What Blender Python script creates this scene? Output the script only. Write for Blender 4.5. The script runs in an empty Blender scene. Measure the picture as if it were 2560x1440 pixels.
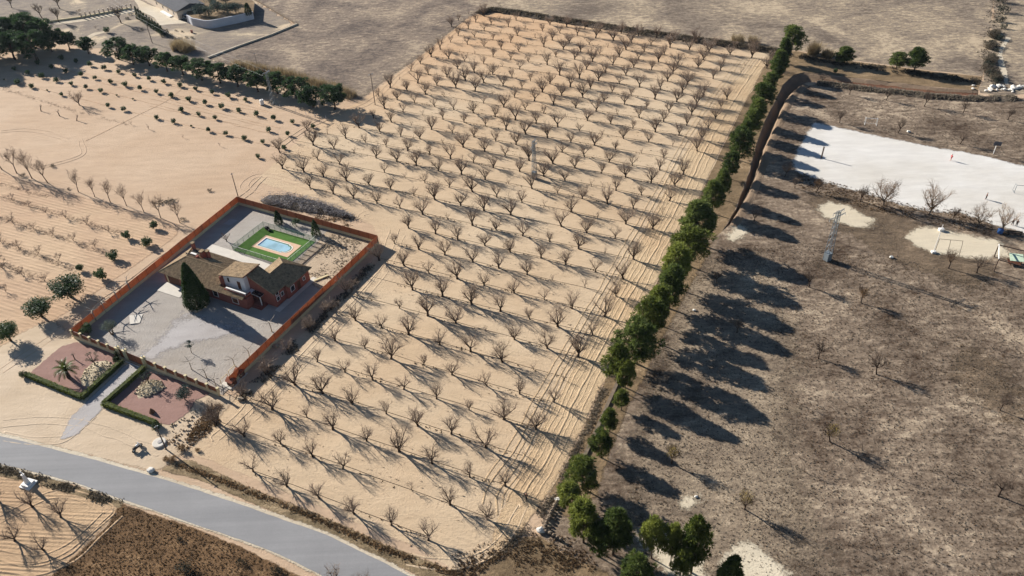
import bpy, bmesh, math, random
from mathutils import Vector, Matrix, Euler
from mathutils import geometry as mgeo
from mathutils import noise as mnoise

SC = bpy.context.scene
COL = SC.collection
PI = math.pi
rad = math.radians

# ---------------------------------------------------------------- camera, sky, sun, exposure
CAM_H = 105.0
FOC = 2030.0
# rows of the camera orientation (x right, y down, z forward -> world)
ROT = Matrix(((0.999039, -0.043819, -0.000000), (-0.026988, -0.615297, 0.787834), (-0.034522, -0.787077, -0.615888)))
cam_d = bpy.data.cameras.new('camera')
cam_d.sensor_width = 36.0
cam_d.lens = FOC / 2560.0 * 36.0
cam_d.clip_start = 1.0
cam_d.clip_end = 6000.0
cam = bpy.data.objects.new('camera', cam_d)
COL.objects.link(cam)
cm = Matrix(((ROT[0][0], -ROT[0][1], -ROT[0][2], 0.0), (ROT[1][0], -ROT[1][1], -ROT[1][2], 0.0), (ROT[2][0], -ROT[2][1], -ROT[2][2], CAM_H), (0, 0, 0, 1)))
cam.matrix_world = cm
SC.camera = cam

SUN_EL = rad(23.0)
SHADOW_AZ = rad(128.0)           # direction in which shadows fall, from +Y towards +X
sun_dir = Vector((-math.sin(SHADOW_AZ) * math.cos(SUN_EL), -math.cos(SHADOW_AZ) * math.cos(SUN_EL), math.sin(SUN_EL)))
w = bpy.data.worlds.new('World')
SC.world = w
w.use_nodes = True
wn = w.node_tree.nodes
bg = wn['Background']
sky = wn.new('ShaderNodeTexSky')
sky.sky_type = 'NISHITA'
sky.sun_disc = False
sky.sun_elevation = SUN_EL
sky.sun_rotation = math.atan2(sun_dir.x, sun_dir.y)
sky.altitude = 1500
sky.air_density = 1.0
sky.dust_density = 0.2
sky.ozone_density = 3.0
w.node_tree.links.new(sky.outputs[0], bg.inputs[0])
bg.inputs[1].default_value = 0.05
sl = bpy.data.lights.new('sun', 'SUN')
sl.energy = 5.0
sl.angle = rad(0.5)
sl.color = (1.0, 0.955, 0.90)
sun = bpy.data.objects.new('sun', sl)
COL.objects.link(sun)
sun.rotation_euler = sun_dir.to_track_quat('Z', 'Y').to_euler()
SC.view_settings.view_transform = 'Standard'
SC.view_settings.look = 'None'
SC.view_settings.gamma = 1.0
SC.view_settings.exposure = 1.02
SC.view_settings.use_curve_mapping = False
SC.render.film_transparent = False
SC.cycles.max_bounces = 6
SC.cycles.transparent_max_bounces = 12

# ---------------------------------------------------------------- survey helpers
def gp(u, v, z=0.0):
    """ground position (metres) of a surveyed point, at height z"""
    d = ROT @ Vector(((u - 1280.0) / FOC, (v - 720.0) / FOC, 1.0))
    t = (z - CAM_H) / d.z
    return Vector((d.x * t, d.y * t, z))

def hgt(u, v, vt, z0=0.0):
    """height of a thing with its foot at (u, v) whose top was measured at vt"""
    p = gp(u, v, z0)
    a = ROT.transposed() @ (p - Vector((0, 0, CAM_H)))
    b = ROT.transposed() @ Vector((0, 0, 1))
    k = vt - 720.0
    return (FOC * a.y - k * a.z) / (k * b.z - FOC * b.y)

HAZ = rad(118.3)
E1 = Vector((math.sin(HAZ), math.cos(HAZ), 0))
E2 = Vector((-math.cos(HAZ), math.sin(HAZ), 0))
HO = gp(417, 705)
HROT = math.atan2(E1.y, E1.x)
def hl(x, y, z=0.0):
    """house plan coordinates -> world"""
    return HO + E1 * x + E2 * y + Vector((0, 0, z))

# ---------------------------------------------------------------- mesh builder
class MB:
    def __init__(s):
        s.v = []; s.f = []; s.mi = []
    def face(s, pts, m=0):
        b = len(s.v)
        s.v.extend([tuple(p) for p in pts])
        s.f.append(tuple(range(b, b + len(pts)))); s.mi.append(m)
    def hexa(s, b, t, m=0):
        """bottom 4 points, top 4 points (ccw from above)"""
        k = len(s.v)
        s.v.extend([tuple(p) for p in b] + [tuple(p) for p in t])
        for f in ((3, 2, 1, 0), (4, 5, 6, 7), (0, 1, 5, 4), (1, 2, 6, 5), (2, 3, 7, 6), (3, 0, 4, 7)):
            s.f.append(tuple(k + i for i in f)); s.mi.append(m)
    def box(s, x0, x1, y0, y1, z0, z1, m=0):
        s.hexa([(x0, y0, z0), (x1, y0, z0), (x1, y1, z0), (x0, y1, z0)], [(x0, y0, z1), (x1, y0, z1), (x1, y1, z1), (x0, y1, z1)], m)
        return s
    def bar(s, a, b, w, h=None, m=0, up=Vector((0, 0, 1))):
        """box section bar from a to b"""
        a = Vector(a); b = Vector(b); h = w if h is None else h
        d = (b - a)
        if d.length < 1e-6: return s
        d.normalize()
        x = d.cross(up)
        if x.length < 1e-3: x = d.cross(Vector((0, 1, 0)))
        x.normalize(); y = x.cross(d)
        x = x * (w / 2); y = y * (h / 2)
        s.hexa([a - x - y, a + x - y, b + x - y, b - x - y], [a - x + y, a + x + y, b + x + y, b - x + y], m)
        return s
    def tube(s, pts, rs, n=5, m=0, cap=True):
        k0 = len(s.v); N = len(pts)
        pts = [Vector(p) for p in pts]
        ref = Vector((0.31, 0.87, 0.38))
        for i, p in enumerate(pts):
            d = (pts[min(i + 1, N - 1)] - pts[max(i - 1, 0)])
            if d.length < 1e-7: d = Vector((0, 0, 1))
            d.normalize()
            x = d.cross(ref)
            if x.length < 1e-3: x = d.cross(Vector((1, 0, 0)))
            x.normalize(); y = d.cross(x)
            for j in range(n):
                a = 2 * PI * j / n
                q = p + (x * math.cos(a) + y * math.sin(a)) * rs[i]
                s.v.append((q.x, q.y, q.z))
        for i in range(N - 1):
            for j in range(n):
                a = k0 + i * n + j; b = k0 + i * n + (j + 1) % n
                s.f.append((a, b, b + n, a + n)); s.mi.append(m)
        if cap:
            s.f.append(tuple(k0 + j for j in reversed(range(n)))); s.mi.append(m)
            s.f.append(tuple(k0 + (N - 1) * n + j for j in range(n))); s.mi.append(m)
        return s
    def lathe(s, c, prof, n=10, m=0):
        """prof = [(r, z)...] bottom to top round centre c"""
        k0 = len(s.v)
        for r, z in prof:
            for j in range(n):
                a = 2 * PI * j / n
                s.v.append((c[0] + r * math.cos(a), c[1] + r * math.sin(a), c[2] + z))
        for i in range(len(prof) - 1):
            for j in range(n):
                a = k0 + i * n + j; b = k0 + i * n + (j + 1) % n
                s.f.append((a, b, b + n, a + n)); s.mi.append(m)
        s.f.append(tuple(k0 + j for j in reversed(range(n)))); s.mi.append(m)
        s.f.append(tuple(k0 + (len(prof) - 1) * n + j for j in range(n))); s.mi.append(m)
        return s
    def blob(s, c, r, rng, sub=2, jit=0.2, m=0, sq=(1, 1, 1), fs=1.6):
        """lumpy rounded stone / mass"""
        bm = bmesh.new()
        bmesh.ops.create_icosphere(bm, subdivisions=sub, radius=1.0)
        off = Vector((rng.uniform(0, 99), rng.uniform(0, 99), rng.uniform(0, 99)))
        k = len(s.v)
        bm.verts.index_update()
        for v in bm.verts:
            d = 1 + jit * mnoise.noise(v.co * fs + off) * 1.6
            s.v.append((c[0] + v.co.x * d * r * sq[0], c[1] + v.co.y * d * r * sq[1], c[2] + v.co.z * d * r * sq[2]))
        for f in bm.faces:
            s.f.append(tuple(k + v.index for v in f.verts)); s.mi.append(m)
        bm.free()
        return s
    def mesh(s, name, mats, smooth=False):
        me = bpy.data.meshes.new(name)
        me.from_pydata(s.v, [], s.f)
        if not isinstance(mats, (list, tuple)): mats = [mats]
        for m in mats: me.materials.append(m)
        if len(mats) > 1: me.polygons.foreach_set('material_index', s.mi)
        if smooth: me.polygons.foreach_set('use_smooth', [True] * len(me.polygons))
        me.update()
        return me
    def build(s, name, mats, parent=None, smooth=False):
        return put(name, s.mesh(name, mats, smooth), parent)

def put(name, me, parent=None, loc=None):
    o = bpy.data.objects.new(name, me)
    COL.objects.link(o)
    if parent is not None: o.parent = parent
    if loc is not None: o.location = loc
    return o
def tag(o, label, cat, group=None):
    o['label'] = label; o['category'] = cat
    if group: o['group'] = group
    return o
def thing(name, label, cat, loc=(0, 0, 0), rz=0.0, group=None, sc=1.0):
    o = bpy.data.objects.new(name, None)
    COL.objects.link(o)
    o.empty_display_size = 0.3
    o.location = loc; o.rotation_euler = (0, 0, rz)
    if sc != 1.0: o.scale = (sc, sc, sc) if not isinstance(sc, tuple) else sc
    return tag(o, label, cat, group)
def structure(o):
    o['kind'] = 'structure'; return o
def stuff(o, label=None, cat=None):
    o['kind'] = 'stuff'
    if label: tag(o, label, cat)
    return o
def inst(proto, name, label, cat, loc, rz=0.0, group=None, sc=1.0, tilt=0.0):
    """a thing made of parts that share mesh data: proto = [(part_name, mesh), ...]"""
    t = thing(name, label, cat, loc, rz, group, sc)
    if tilt: t.rotation_euler = (tilt * math.cos(rz * 3.1), tilt * math.sin(rz * 2.3), rz)
    for pn, me in proto:
        put(pn, me, t)
    return t

# ---------------------------------------------------------------- materials
def srgb(r, g, b):
    f = lambda c: (c / 255 / 12.92) if c <= 10 else ((c / 255 + 0.055) / 1.055) ** 2.4
    return (f(r), f(g), f(b), 1.0)
def mul(c, k): return (c[0] * k, c[1] * k, c[2] * k, 1.0)

def newmat(name, rough=0.9, spec=0.25):
    m = bpy.data.materials.new(name)
    m.use_nodes = True
    nt = m.node_tree
    b = nt.nodes['Principled BSDF']
    b.inputs['Roughness'].default_value = rough
    b.inputs['Specular IOR Level'].default_value = spec
    return m, nt, b
def N(nt, t, **kw):
    n = nt.nodes.new(t)
    for k, v in kw.items(): setattr(n, k, v)
    return n
def noise_n(nt, vec, scale, detail=4.0, rough=0.55, dist=0.0):
    n = N(nt, 'ShaderNodeTexNoise')
    n.inputs['Scale'].default_value = scale
    n.inputs['Detail'].default_value = detail
    n.inputs['Roughness'].default_value = rough
    n.inputs['Distortion'].default_value = dist
    if vec is not None: nt.links.new(vec, n.inputs['Vector'])
    return n.outputs['Fac']
def ramp(nt, fac, lo, hi, c0=(0, 0, 0, 1), c1=(1, 1, 1, 1), interp='LINEAR'):
    r = N(nt, 'ShaderNodeValToRGB')
    r.color_ramp.interpolation = interp
    r.color_ramp.elements[0].position = lo; r.color_ramp.elements[0].color = c0
    r.color_ramp.elements[1].position = hi; r.color_ramp.elements[1].color = c1
    nt.links.new(fac, r.inputs['Fac'])
    return r.outputs['Color']
def mixc(nt, fac, a, b, mode='MIX'):
    m = N(nt, 'ShaderNodeMix', data_type='RGBA', blend_type=mode)
    for sock, val in ((m.inputs[0], fac), (m.inputs[6], a), (m.inputs[7], b)):
        if hasattr(val, 'is_output') or hasattr(val, 'links'): nt.links.new(val, sock)
        else: sock.default_value = val
    return m.outputs[2]
def math_n(nt, op, a, b=None):
    m = N(nt, 'ShaderNodeMath', operation=op)
    for i, val in enumerate((a, b)):
        if val is None: continue
        if hasattr(val, 'links'): nt.links.new(val, m.inputs[i])
        else: m.inputs[i].default_value = val
    return m.outputs[0]
def mapping(nt, vec, az=None, scale=(1, 1, 1)):
    """rotate so that local X runs along azimuth az"""
    m = N(nt, 'ShaderNodeMapping', vector_type='POINT')
    nt.links.new(vec, m.inputs['Vector'])
    if az is not None:
        m.inputs['Rotation'].default_value = (0, 0, -(PI / 2 - rad(az)))
    m.inputs['Scale'].default_value = scale
    return m.outputs['Vector']
def bump(nt, b, h, strength=0.5, dist=0.1):
    n = N(nt, 'ShaderNodeBump')
    n.inputs['Strength'].default_value = strength
    n.inputs['Distance'].default_value = dist
    nt.links.new(h, n.inputs['Height'])
    nt.links.new(n.outputs['Normal'], b.inputs['Normal'])
    return n

def plain(name, col, rough=0.8, var=0.18, scale=2.0, spec=0.25, bmp=0.0, metal=0.0, rnd=0.0):
    """surface with slight blotchy variation"""
    m, nt, b = newmat(name, rough, spec)
    tc = N(nt, 'ShaderNodeTexCoord').outputs['Object']
    f = noise_n(nt, tc, scale, 5, 0.6)
    c = ramp(nt, f, 0.3, 0.7, mul(col, 1 - var), mul(col, 1 + var))
    if rnd:
        oi = N(nt, 'ShaderNodeObjectInfo').outputs['Random']
        r2 = ramp(nt, oi, 0, 1, (1 - rnd, 1 - rnd, 1 - rnd, 1), (1 + rnd, 1 + rnd, 1 + rnd, 1))
        c = mixc(nt, 1.0, c, r2, 'MULTIPLY')
    nt.links.new(c, b.inputs['Base Color'])
    b.inputs['Metallic'].default_value = metal
    if bmp: bump(nt, b, noise_n(nt, tc, scale * 6, 4, 0.6), bmp, 0.05)
    return m

def foliage(name, c0, c1, rough=0.7, trans=0.25):
    """c0 darker, c1 lighter leaf colour; varies from leaf mass to leaf mass and tree to tree"""
    m, nt, b = newmat(name, rough, 0.2)
    g = N(nt, 'ShaderNodeNewGeometry').outputs['Position']
    f = noise_n(nt, g, 0.9, 4, 0.6)
    oi = N(nt, 'ShaderNodeObjectInfo').outputs['Random']
    f2 = math_n(nt, 'ADD', f, math_n(nt, 'MULTIPLY', math_n(nt, 'SUBTRACT', oi, 0.5), 0.25))
    c = ramp(nt, f2, 0.3, 0.72, c0, c1)
    nt.links.new(c, b.inputs['Base Color'])
    t = N(nt, 'ShaderNodeBsdfTranslucent')
    nt.links.new(c, t.inputs['Color'])
    mx = N(nt, 'ShaderNodeMixShader')
    mx.inputs[0].default_value = trans
    nt.links.new(b.outputs[0], mx.inputs[1]); nt.links.new(t.outputs[0], mx.inputs[2])
    nt.links.new(mx.outputs[0], nt.nodes['Material Output'].inputs['Surface'])
    return m

def soil(name, ca, cb, cdark, furrow=None, speck=0.35, bs=0.6, streak=None, warm=None, clod=1.0):
    """bare earth: two tones in big patches, dark crumbs and clods, optional tillage lines (azimuth, spacing, strength)"""
    m, nt, b = newmat(name, 0.95, 0.1)
    tc = N(nt, 'ShaderNodeTexCoord').outputs['Object']
    big = noise_n(nt, tc, 0.035, 5, 0.6, 0.4)
    c = ramp(nt, big, 0.34, 0.68, ca, cb)
    if warm:
        # (azimuth, start, end, colour): the soil itself turns redder towards one side of the plot
        mp = mapping(nt, tc, warm[0])
        sx = N(nt, 'ShaderNodeSeparateXYZ'); nt.links.new(mp, sx.inputs[0])
        mr = N(nt, 'ShaderNodeMapRange'); nt.links.new(math_n(nt, 'ADD', sx.outputs['X'], math_n(nt, 'MULTIPLY', math_n(nt, 'SUBTRACT', big, 0.5), 90.0)), mr.inputs[0])
        mr.inputs[1].default_value = warm[1]; mr.inputs[2].default_value = warm[2]
        c = mixc(nt, mr.outputs[0], c, warm[3])
    mid = noise_n(nt, mapping(nt, tc, streak or 116, (0.25, 1.0, 1.0)), 0.55, 5, 0.62)
    c = mixc(nt, 0.55, c, ramp(nt, mid, 0.28, 0.72, (0.80, 0.79, 0.78, 1), (1.13, 1.13, 1.13, 1)), 'MULTIPLY')
    fine = noise_n(nt, tc, 2.3, 5, 0.78)
    sp = ramp(nt, fine, 0.57, 0.70)
    c = mixc(nt, math_n(nt, 'MULTIPLY', sp, speck), c, cdark)
    h = math_n(nt, 'ADD', math_n(nt, 'MULTIPLY', noise_n(nt, tc, 0.8, 6, 0.72), 0.7 * clod), math_n(nt, 'MULTIPLY', fine, 1.0 * clod))
    if furrow:
        az, sp_, st = furrow[:3]; mlo = furrow[3] if len(furrow) > 3 else 0.47
        mp = mapping(nt, tc, az)
        wv = N(nt, 'ShaderNodeTexWave', wave_type='BANDS', bands_direction='Y', wave_profile='SIN')
        nt.links.new(mp, wv.inputs['Vector'])
        wv.inputs['Scale'].default_value = 0.314 / sp_
        wv.inputs['Distortion'].default_value = 2.2
        wv.inputs['Detail'].default_value = 3
        wv.inputs['Detail Scale'].default_value = 0.12
        wv.inputs['Detail Roughness'].default_value = 0.6
        msk = ramp(nt, noise_n(nt, mapping(nt, tc, az, (0.07, 1.0, 1.0)), 0.32, 5, 0.65), mlo, mlo + 0.23)
        ww = math_n(nt, 'MULTIPLY', wv.outputs['Fac'], msk)
        h = math_n(nt, 'ADD', h, math_n(nt, 'MULTIPLY', ww, st))
        lines = ramp(nt, wv.outputs['Fac'], 0.0, 0.16, (1, 1, 1, 1), (0, 0, 0, 1))
        c = mixc(nt, math_n(nt, 'MULTIPLY', math_n(nt, 'MULTIPLY', lines, msk), min(0.35, 0.2 * st)), c, cdark)
    nt.links.new(c, b.inputs['Base Color'])
    bump(nt, b, h, bs, 0.22)
    return m

def drygrass(name, cols, az=116, patch=0.05, bs=0.7, contrast=1.0, fine=2.2, bare=None):
    """dry pasture: cols = dark, mid, straw, pale"""
    m, nt, b = newmat(name, 0.95, 0.1)
    tc = N(nt, 'ShaderNodeTexCoord').outputs['Object']
    big = noise_n(nt, tc, patch, 6, 0.62, 0.6)
    st = noise_n(nt, mapping(nt, tc, az, (0.4, 1.0, 1.0)), 0.7, 6, 0.7)
    fn = noise_n(nt, tc, fine, 5, 0.75)
    k = math_n(nt, 'ADD', math_n(nt, 'MULTIPLY', big, 0.38), math_n(nt, 'ADD', math_n(nt, 'MULTIPLY', st, 0.34), math_n(nt, 'MULTIPLY', fn, 0.28)))
    r = N(nt, 'ShaderNodeValToRGB')
    e = r.color_ramp.elements
    d = 0.13 / contrast
    e[0].position = 0.5 - d; e[0].color = cols[0]
    e[1].position = 0.5 + d; e[1].color = cols[3]
    x = e.new(0.5 - d * 0.3); x.color = cols[1]
    x = e.new(0.5 + d * 0.4); x.color = cols[2]
    nt.links.new(k, r.inputs['Fac'])
    c = r.outputs['Color']
    if bare:
        c = mixc(nt, ramp(nt, noise_n(nt, tc, bare[1], 6, 0.65, 0.8), bare[2], bare[2] + 0.1), c, bare[0])
    nt.links.new(c, b.inputs['Base Color'])
    h = math_n(nt, 'ADD', math_n(nt, 'MULTIPLY', fn, 0.9), math_n(nt, 'MULTIPLY', st, 0.5))
    bump(nt, b, h, bs, 0.22)
    return m

def bark(name, c0, c1): return plain(name, tuple((a + b) / 2 for a, b in zip(c0, c1))[:3] + (1.0,), 0.9, 0.3, 6.0, 0.1, 0.0, 0.0, 0.15)
# ================================================================ THE SETTING
def jitter_poly(pts, amp=0.5, step=2.0, seed=1):
    """world polygon with an irregular edge"""
    out = []
    n = len(pts)
    for i in range(n):
        a = pts[i]; b = pts[(i + 1) % n]
        L = (b - a).length
        k = max(1, min(120, int(L / step)))
        d = (b - a).normalized(); nn = Vector((-d.y, d.x, 0))
        for j in range(k):
            p = a.lerp(b, j / k)
            s = mnoise.noise(Vector((p.x * 0.13, p.y * 0.13, seed * 7.1))) * 1.2 + mnoise.noise(Vector((p.x * 0.6, p.y * 0.6, seed * 3.3))) * 0.6
            if j == 0: s *= 0.3
            out.append(p + nn * s * amp)
    return out
def sheet_mesh(name, pts, z, mat):
    tri = mgeo.tessellate_polygon([[Vector((p.x, p.y, 0)) for p in pts]])
    vs = [(p.x, p.y, z) for p in pts]
    fs = []
    for t in tri:
        a, b, c = (Vector(vs[i]) for i in t)
        nz = (b - a).cross(c - a).z
        if abs(nz) < 1e-9: continue
        fs.append(t if nz > 0 else (t[0], t[2], t[1]))
    me = bpy.data.meshes.new(name)
    me.from_pydata(vs, [], fs); me.materials.append(mat); me.update()
    return me
def inside(p, poly):
    c = False; j = len(poly) - 1
    for i in range(len(poly)):
        a = poly[i]; b = poly[j]
        if (a[1] > p[1]) != (b[1] > p[1]) and p[0] < (b[0] - a[0]) * (p[1] - a[1]) / (b[1] - a[1]) + a[0]: c = not c
        j = i
    return c
ZN = [0]
FADE = {}
def faded(mat):
    """the same ground, thinning out raggedly where the 'fade' value of the sheet falls to 0"""
    if mat.name in FADE: return FADE[mat.name]
    m = mat.copy(); m.name = mat.name + '_edge'
    nt = m.node_tree
    out = nt.nodes['Material Output']; src = out.inputs['Surface'].links[0].from_socket
    at = N(nt, 'ShaderNodeAttribute'); at.attribute_name = 'fade'
    tc = N(nt, 'ShaderNodeTexCoord').outputs['Object']
    nz = math_n(nt, 'ADD', math_n(nt, 'MULTIPLY', noise_n(nt, tc, .45, 5, .65), .6), math_n(nt, 'MULTIPLY', noise_n(nt, tc, 2.4, 4, .7), .4))
    k = math_n(nt, 'SUBTRACT', math_n(nt, 'MULTIPLY', at.outputs['Fac'], 1.0), nz)
    f = ramp(nt, math_n(nt, 'ADD', k, .5), .44, .60)
    tr = N(nt, 'ShaderNodeBsdfTransparent'); mx = N(nt, 'ShaderNodeMixShader')
    nt.links.new(f, mx.inputs[0]); nt.links.new(tr.outputs[0], mx.inputs[1]); nt.links.new(src, mx.inputs[2])
    nt.links.new(mx.outputs[0], out.inputs['Surface'])
    FADE[mat.name] = m
    return m
def fade_mesh(name, pts, z, mat, wd):
    """sheet on a fine grid; 'fade' runs from 1 inside to 0 outside across a belt wd metres wide"""
    P = [(p.x, p.y) for p in pts]; n = len(P)
    x0 = min(p[0] for p in P) - wd / 2; x1 = max(p[0] for p in P) + wd / 2
    y0 = min(p[1] for p in P) - wd / 2; y1 = max(p[1] for p in P) + wd / 2
    c = max(wd * .35, .4, math.sqrt((x1 - x0) * (y1 - y0) / 9000.0))
    nx, ny = int((x1 - x0) / c) + 2, int((y1 - y0) / c) + 2
    seg = [(P[i], P[(i + 1) % n]) for i in range(n)]
    def sd(x, y):
        best = 1e9
        for (ax, ay), (bx, by) in seg:
            dx, dy = bx - ax, by - ay
            t = max(0.0, min(1.0, ((x - ax) * dx + (y - ay) * dy) / (dx * dx + dy * dy + 1e-9)))
            q = (x - ax - t * dx) ** 2 + (y - ay - t * dy) ** 2
            if q < best: best = q
        return math.sqrt(best) * (1 if inside((x, y), P) else -1)
    F = [max(0.0, min(1.0, .5 + sd(x0 + i * c, y0 + j * c) / wd)) for j in range(ny) for i in range(nx)]
    use = {}; vs = []; fv = []; fs = []
    def vid(k):
        if k not in use:
            use[k] = len(vs); vs.append((x0 + (k % nx) * c, y0 + (k // nx) * c, z)); fv.append(F[k])
        return use[k]
    for j in range(ny - 1):
        for i in range(nx - 1):
            k = j * nx + i; q = (k, k + 1, k + 1 + nx, k + nx)
            if max(F[a] for a in q) > 0: fs.append(tuple(vid(a) for a in q))
    me = bpy.data.meshes.new(name); me.from_pydata(vs, [], fs); me.materials.append(faded(mat))
    at = me.attributes.new('fade', 'FLOAT', 'POINT'); at.data.foreach_set('value', fv); me.update()
    return me
def zone(name, px, z, mat, amp=0.5, step=2.0, seed=1, world=False, fade=0.0):
    pts = [Vector(p) if world else gp(*p) for p in px]
    for p in pts: p.z = 0
    ZN[0] += 1
    z = z + ZN[0] * .0003
    if fade > 0: return structure(put(name, fade_mesh(name, pts, z, mat, fade)))
    if amp > 0: pts = jitter_poly(pts, amp, step, seed)
    return structure(put(name, sheet_mesh(name, pts, z, mat)))

SAND = srgb(200, 174, 146); SAND2 = srgb(188, 160, 131); SAND_D = srgb(118, 92, 66)
M_sand = soil('sandy_soil', mul(SAND, .92), mul(SAND2, .95), SAND_D, (116, 1.0, 0.5), 0.35, 0.42)
M_orch = soil('orchard_soil', srgb(200, 178, 148), srgb(192, 166, 134), srgb(118, 91, 68), (115.6, 1.0, 0.5), 0.5, 0.6, warm=(-20, 200, 330, srgb(198, 156, 116)))
M_track = soil('tilled_track_soil', srgb(200, 176, 142), srgb(190, 160, 124), srgb(128, 100, 74), None, 0.45, 0.9, streak=26, clod=1.3)
M_vine = soil('vine_field_soil', srgb(198, 170, 138), srgb(182, 150, 122), srgb(118, 90, 72), (114.5, 1.0, 0.8, 0.38), 0.3, 0.7)
M_fore = soil('forecourt_soil', srgb(202, 182, 156), srgb(182, 160, 132), srgb(140, 116, 92), None, 0.2, 0.45)
M_lowf = soil('low_field_soil', srgb(190, 162, 128), srgb(172, 142, 112), srgb(110, 86, 66), (96, 0.7, 0.7, 0.4), 0.35, 0.8)
M_dry = drygrass('dry_pasture', (srgb(104, 92, 80), srgb(132, 118, 102), srgb(150, 134, 112), srgb(182, 163, 136)), 100, 0.05, 0.8, 1.9, 0.9)
M_dry2 = drygrass('dry_pasture_grey', (srgb(92, 81, 72), srgb(119, 105, 92), srgb(138, 122, 104), srgb(168, 150, 126)), 60, 0.05, 0.8, 1.9, 0.9)
M_villa = drygrass('villa_plot', (srgb(98, 90, 80), srgb(128, 116, 104), srgb(150, 136, 116), srgb(186, 166, 136)), 100, 0.06, 0.6, 1.0, 1.5, (srgb(196, 176, 146), 0.06, 0.56))
M_park = drygrass('park_grass', (srgb(70, 56, 44), srgb(108, 93, 78), srgb(138, 121, 102), srgb(178, 159, 134)), 108, 0.06, 1.0, 1.45, 1.1, (srgb(180, 160, 134), 0.05, 0.62))
M_parkpale = drygrass('park_pale_ground', (srgb(84, 72, 60), srgb(122, 107, 90), srgb(150, 133, 111), srgb(190, 170, 143)), 108, 0.06, 0.9, 1.2, 2.0)
M_parkbrown = drygrass('park_brown_ground', (srgb(66, 54, 44), srgb(98, 84, 68), srgb(124, 106, 86), srgb(154, 134, 110)), 108, 0.06, 0.9, 1.2, 2.0)
M_strip = drygrass('pine_strip_ground', (srgb(86, 70, 52), srgb(116, 98, 74), srgb(138, 116, 88), srgb(176, 152, 120)), 26, 0.08, 0.8, 1.1, 2.2)
M_scrub = drygrass('brown_scrub_ground', (srgb(60, 47, 34), srgb(92, 71, 49), srgb(116, 90, 63), srgb(150, 122, 90)), 118, 0.09, 1.0, 1.2, 2.6)
M_verge = drygrass('verge_ground', (srgb(84, 72, 54), srgb(120, 104, 79), srgb(146, 126, 97), srgb(178, 156, 124)), 108, 0.2, 1.0, 1.2, 2.6)
M_court = soil('pale_court_sand', srgb(216, 212, 204), srgb(200, 193, 180), srgb(170, 156, 136), None, 0.2, 0.35, clod=0.7)
M_patch = soil('bare_sand_patch', srgb(200, 186, 160), srgb(208, 195, 170), srgb(140, 116, 88), None, 0.3, 0.4)
M_gravel = soil('yard_gravel', srgb(172, 165, 156), srgb(152, 141, 128), srgb(112, 102, 94), None, 0.35, 0.7, clod=0.8)
M_gravel2 = soil('worn_gravel_track', srgb(178, 173, 169), srgb(162, 154, 147), srgb(140, 132, 126), None, 0.2, 0.5, clod=0.6)
M_yardsand = soil('back_yard_soil', srgb(196, 176, 150), srgb(166, 144, 118), srgb(116, 98, 78), None, 0.5, 0.7)
M_red = soil('red_gravel', srgb(144, 113, 102), srgb(154, 124, 112), srgb(110, 80, 72), None, 0.2, 0.5, clod=0.8)
M_ditch = soil('ditch_earth', srgb(158, 136, 112), srgb(130, 110, 90), srgb(78, 62, 48), None, 0.5, 1.0, clod=1.6)
M_reddirt = soil('red_ditch_soil', srgb(130, 92, 72), srgb(118, 86, 66), srgb(80, 60, 46), None, 0.4, 0.8)
M_conc = plain('concrete', srgb(200, 192, 178), 0.85, 0.07, 0.8, 0.2, 0.15)
M_palepath = soil('pale_bank', srgb(206, 194, 172), srgb(190, 174, 148), srgb(130, 112, 90), None, 0.3, 0.6)

# asphalt with polished wheel lanes
def asphalt():
    m, nt, b = newmat('asphalt', 0.85, 0.3)
    tc = N(nt, 'ShaderNodeTexCoord').outputs['Object']
    lanes = noise_n(nt, mapping(nt, tc, 109, (0.02, 1.0, 1.0)), 0.55, 4, 0.6)
    c = ramp(nt, lanes, 0.3, 0.7, srgb(126, 125, 124), srgb(142, 140, 138))
    c = mixc(nt, 0.5, c, ramp(nt, noise_n(nt, tc, 0.15, 5, 0.6), 0.3, 0.7, (.86, .86, .86, 1), (1.1, 1.1, 1.1, 1)), 'MULTIPLY')
    c = mixc(nt, 0.4, c, ramp(nt, noise_n(nt, tc, 6, 3, 0.7), 0.3, 0.7, (.8, .8, .8, 1), (1.15, 1.15, 1.15, 1)), 'MULTIPLY')
    nt.links.new(c, b.inputs['Base Color'])
    bump(nt, b, noise_n(nt, tc, 9, 3, 0.7), 0.3, 0.03)
    return m
M_asph = asphalt()

# ---- base ground: one sheet to the horizon, cut open where the ditch runs
DITCH = [((2445, 226), (2445, 240)), ((2330, 217), (2330, 236)), ((2230, 205), (2230, 223)), ((2130, 194), (2130, 213)), ((2060, 186), (2062, 206)), ((2012, 180), (2020, 206)), ((1984, 187), (1996, 220)), ((1958, 211), (1967, 251)), ((1938, 252), (1950, 288)), ((1912, 302), (1938, 318)), ((1891, 360), (1918, 362)), ((1877, 415), (1899, 410)), ((1858, 472), (1878, 467)), ((1835, 530), (1848, 524)), ((1806, 578), (1824, 562))]
dl = [gp(*a) for a, b in DITCH]; dr = [gp(*b) for a, b in DITCH]
def dens(pts, k, seed):
    out = []
    for i in range(len(pts) - 1):
        p0 = pts[max(i - 1, 0)]; p1 = pts[i]; p2 = pts[i + 1]; p3 = pts[min(i + 2, len(pts) - 1)]
        for j in range(k):
            t = j / k
            q = 0.5 * ((2 * p1) + (p2 - p0) * t + (2 * p0 - 5 * p1 + 4 * p2 - p3) * t * t + (3 * p1 - p0 - 3 * p2 + p3) * t ** 3)
            s = mnoise.noise(Vector((q.x * 0.25, q.y * 0.25, seed)))
            out.append(q + Vector((s * 0.5, s * 0.3, 0)))
    out.append(pts[-1].copy())
    return out
dl = dens(dl, 8, 3.0); dr = dens(dr, 8, 9.0)
hole = [Vector((p.x, p.y)) for p in dl] + [Vector((p.x, p.y)) for p in reversed(dr)]
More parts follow.
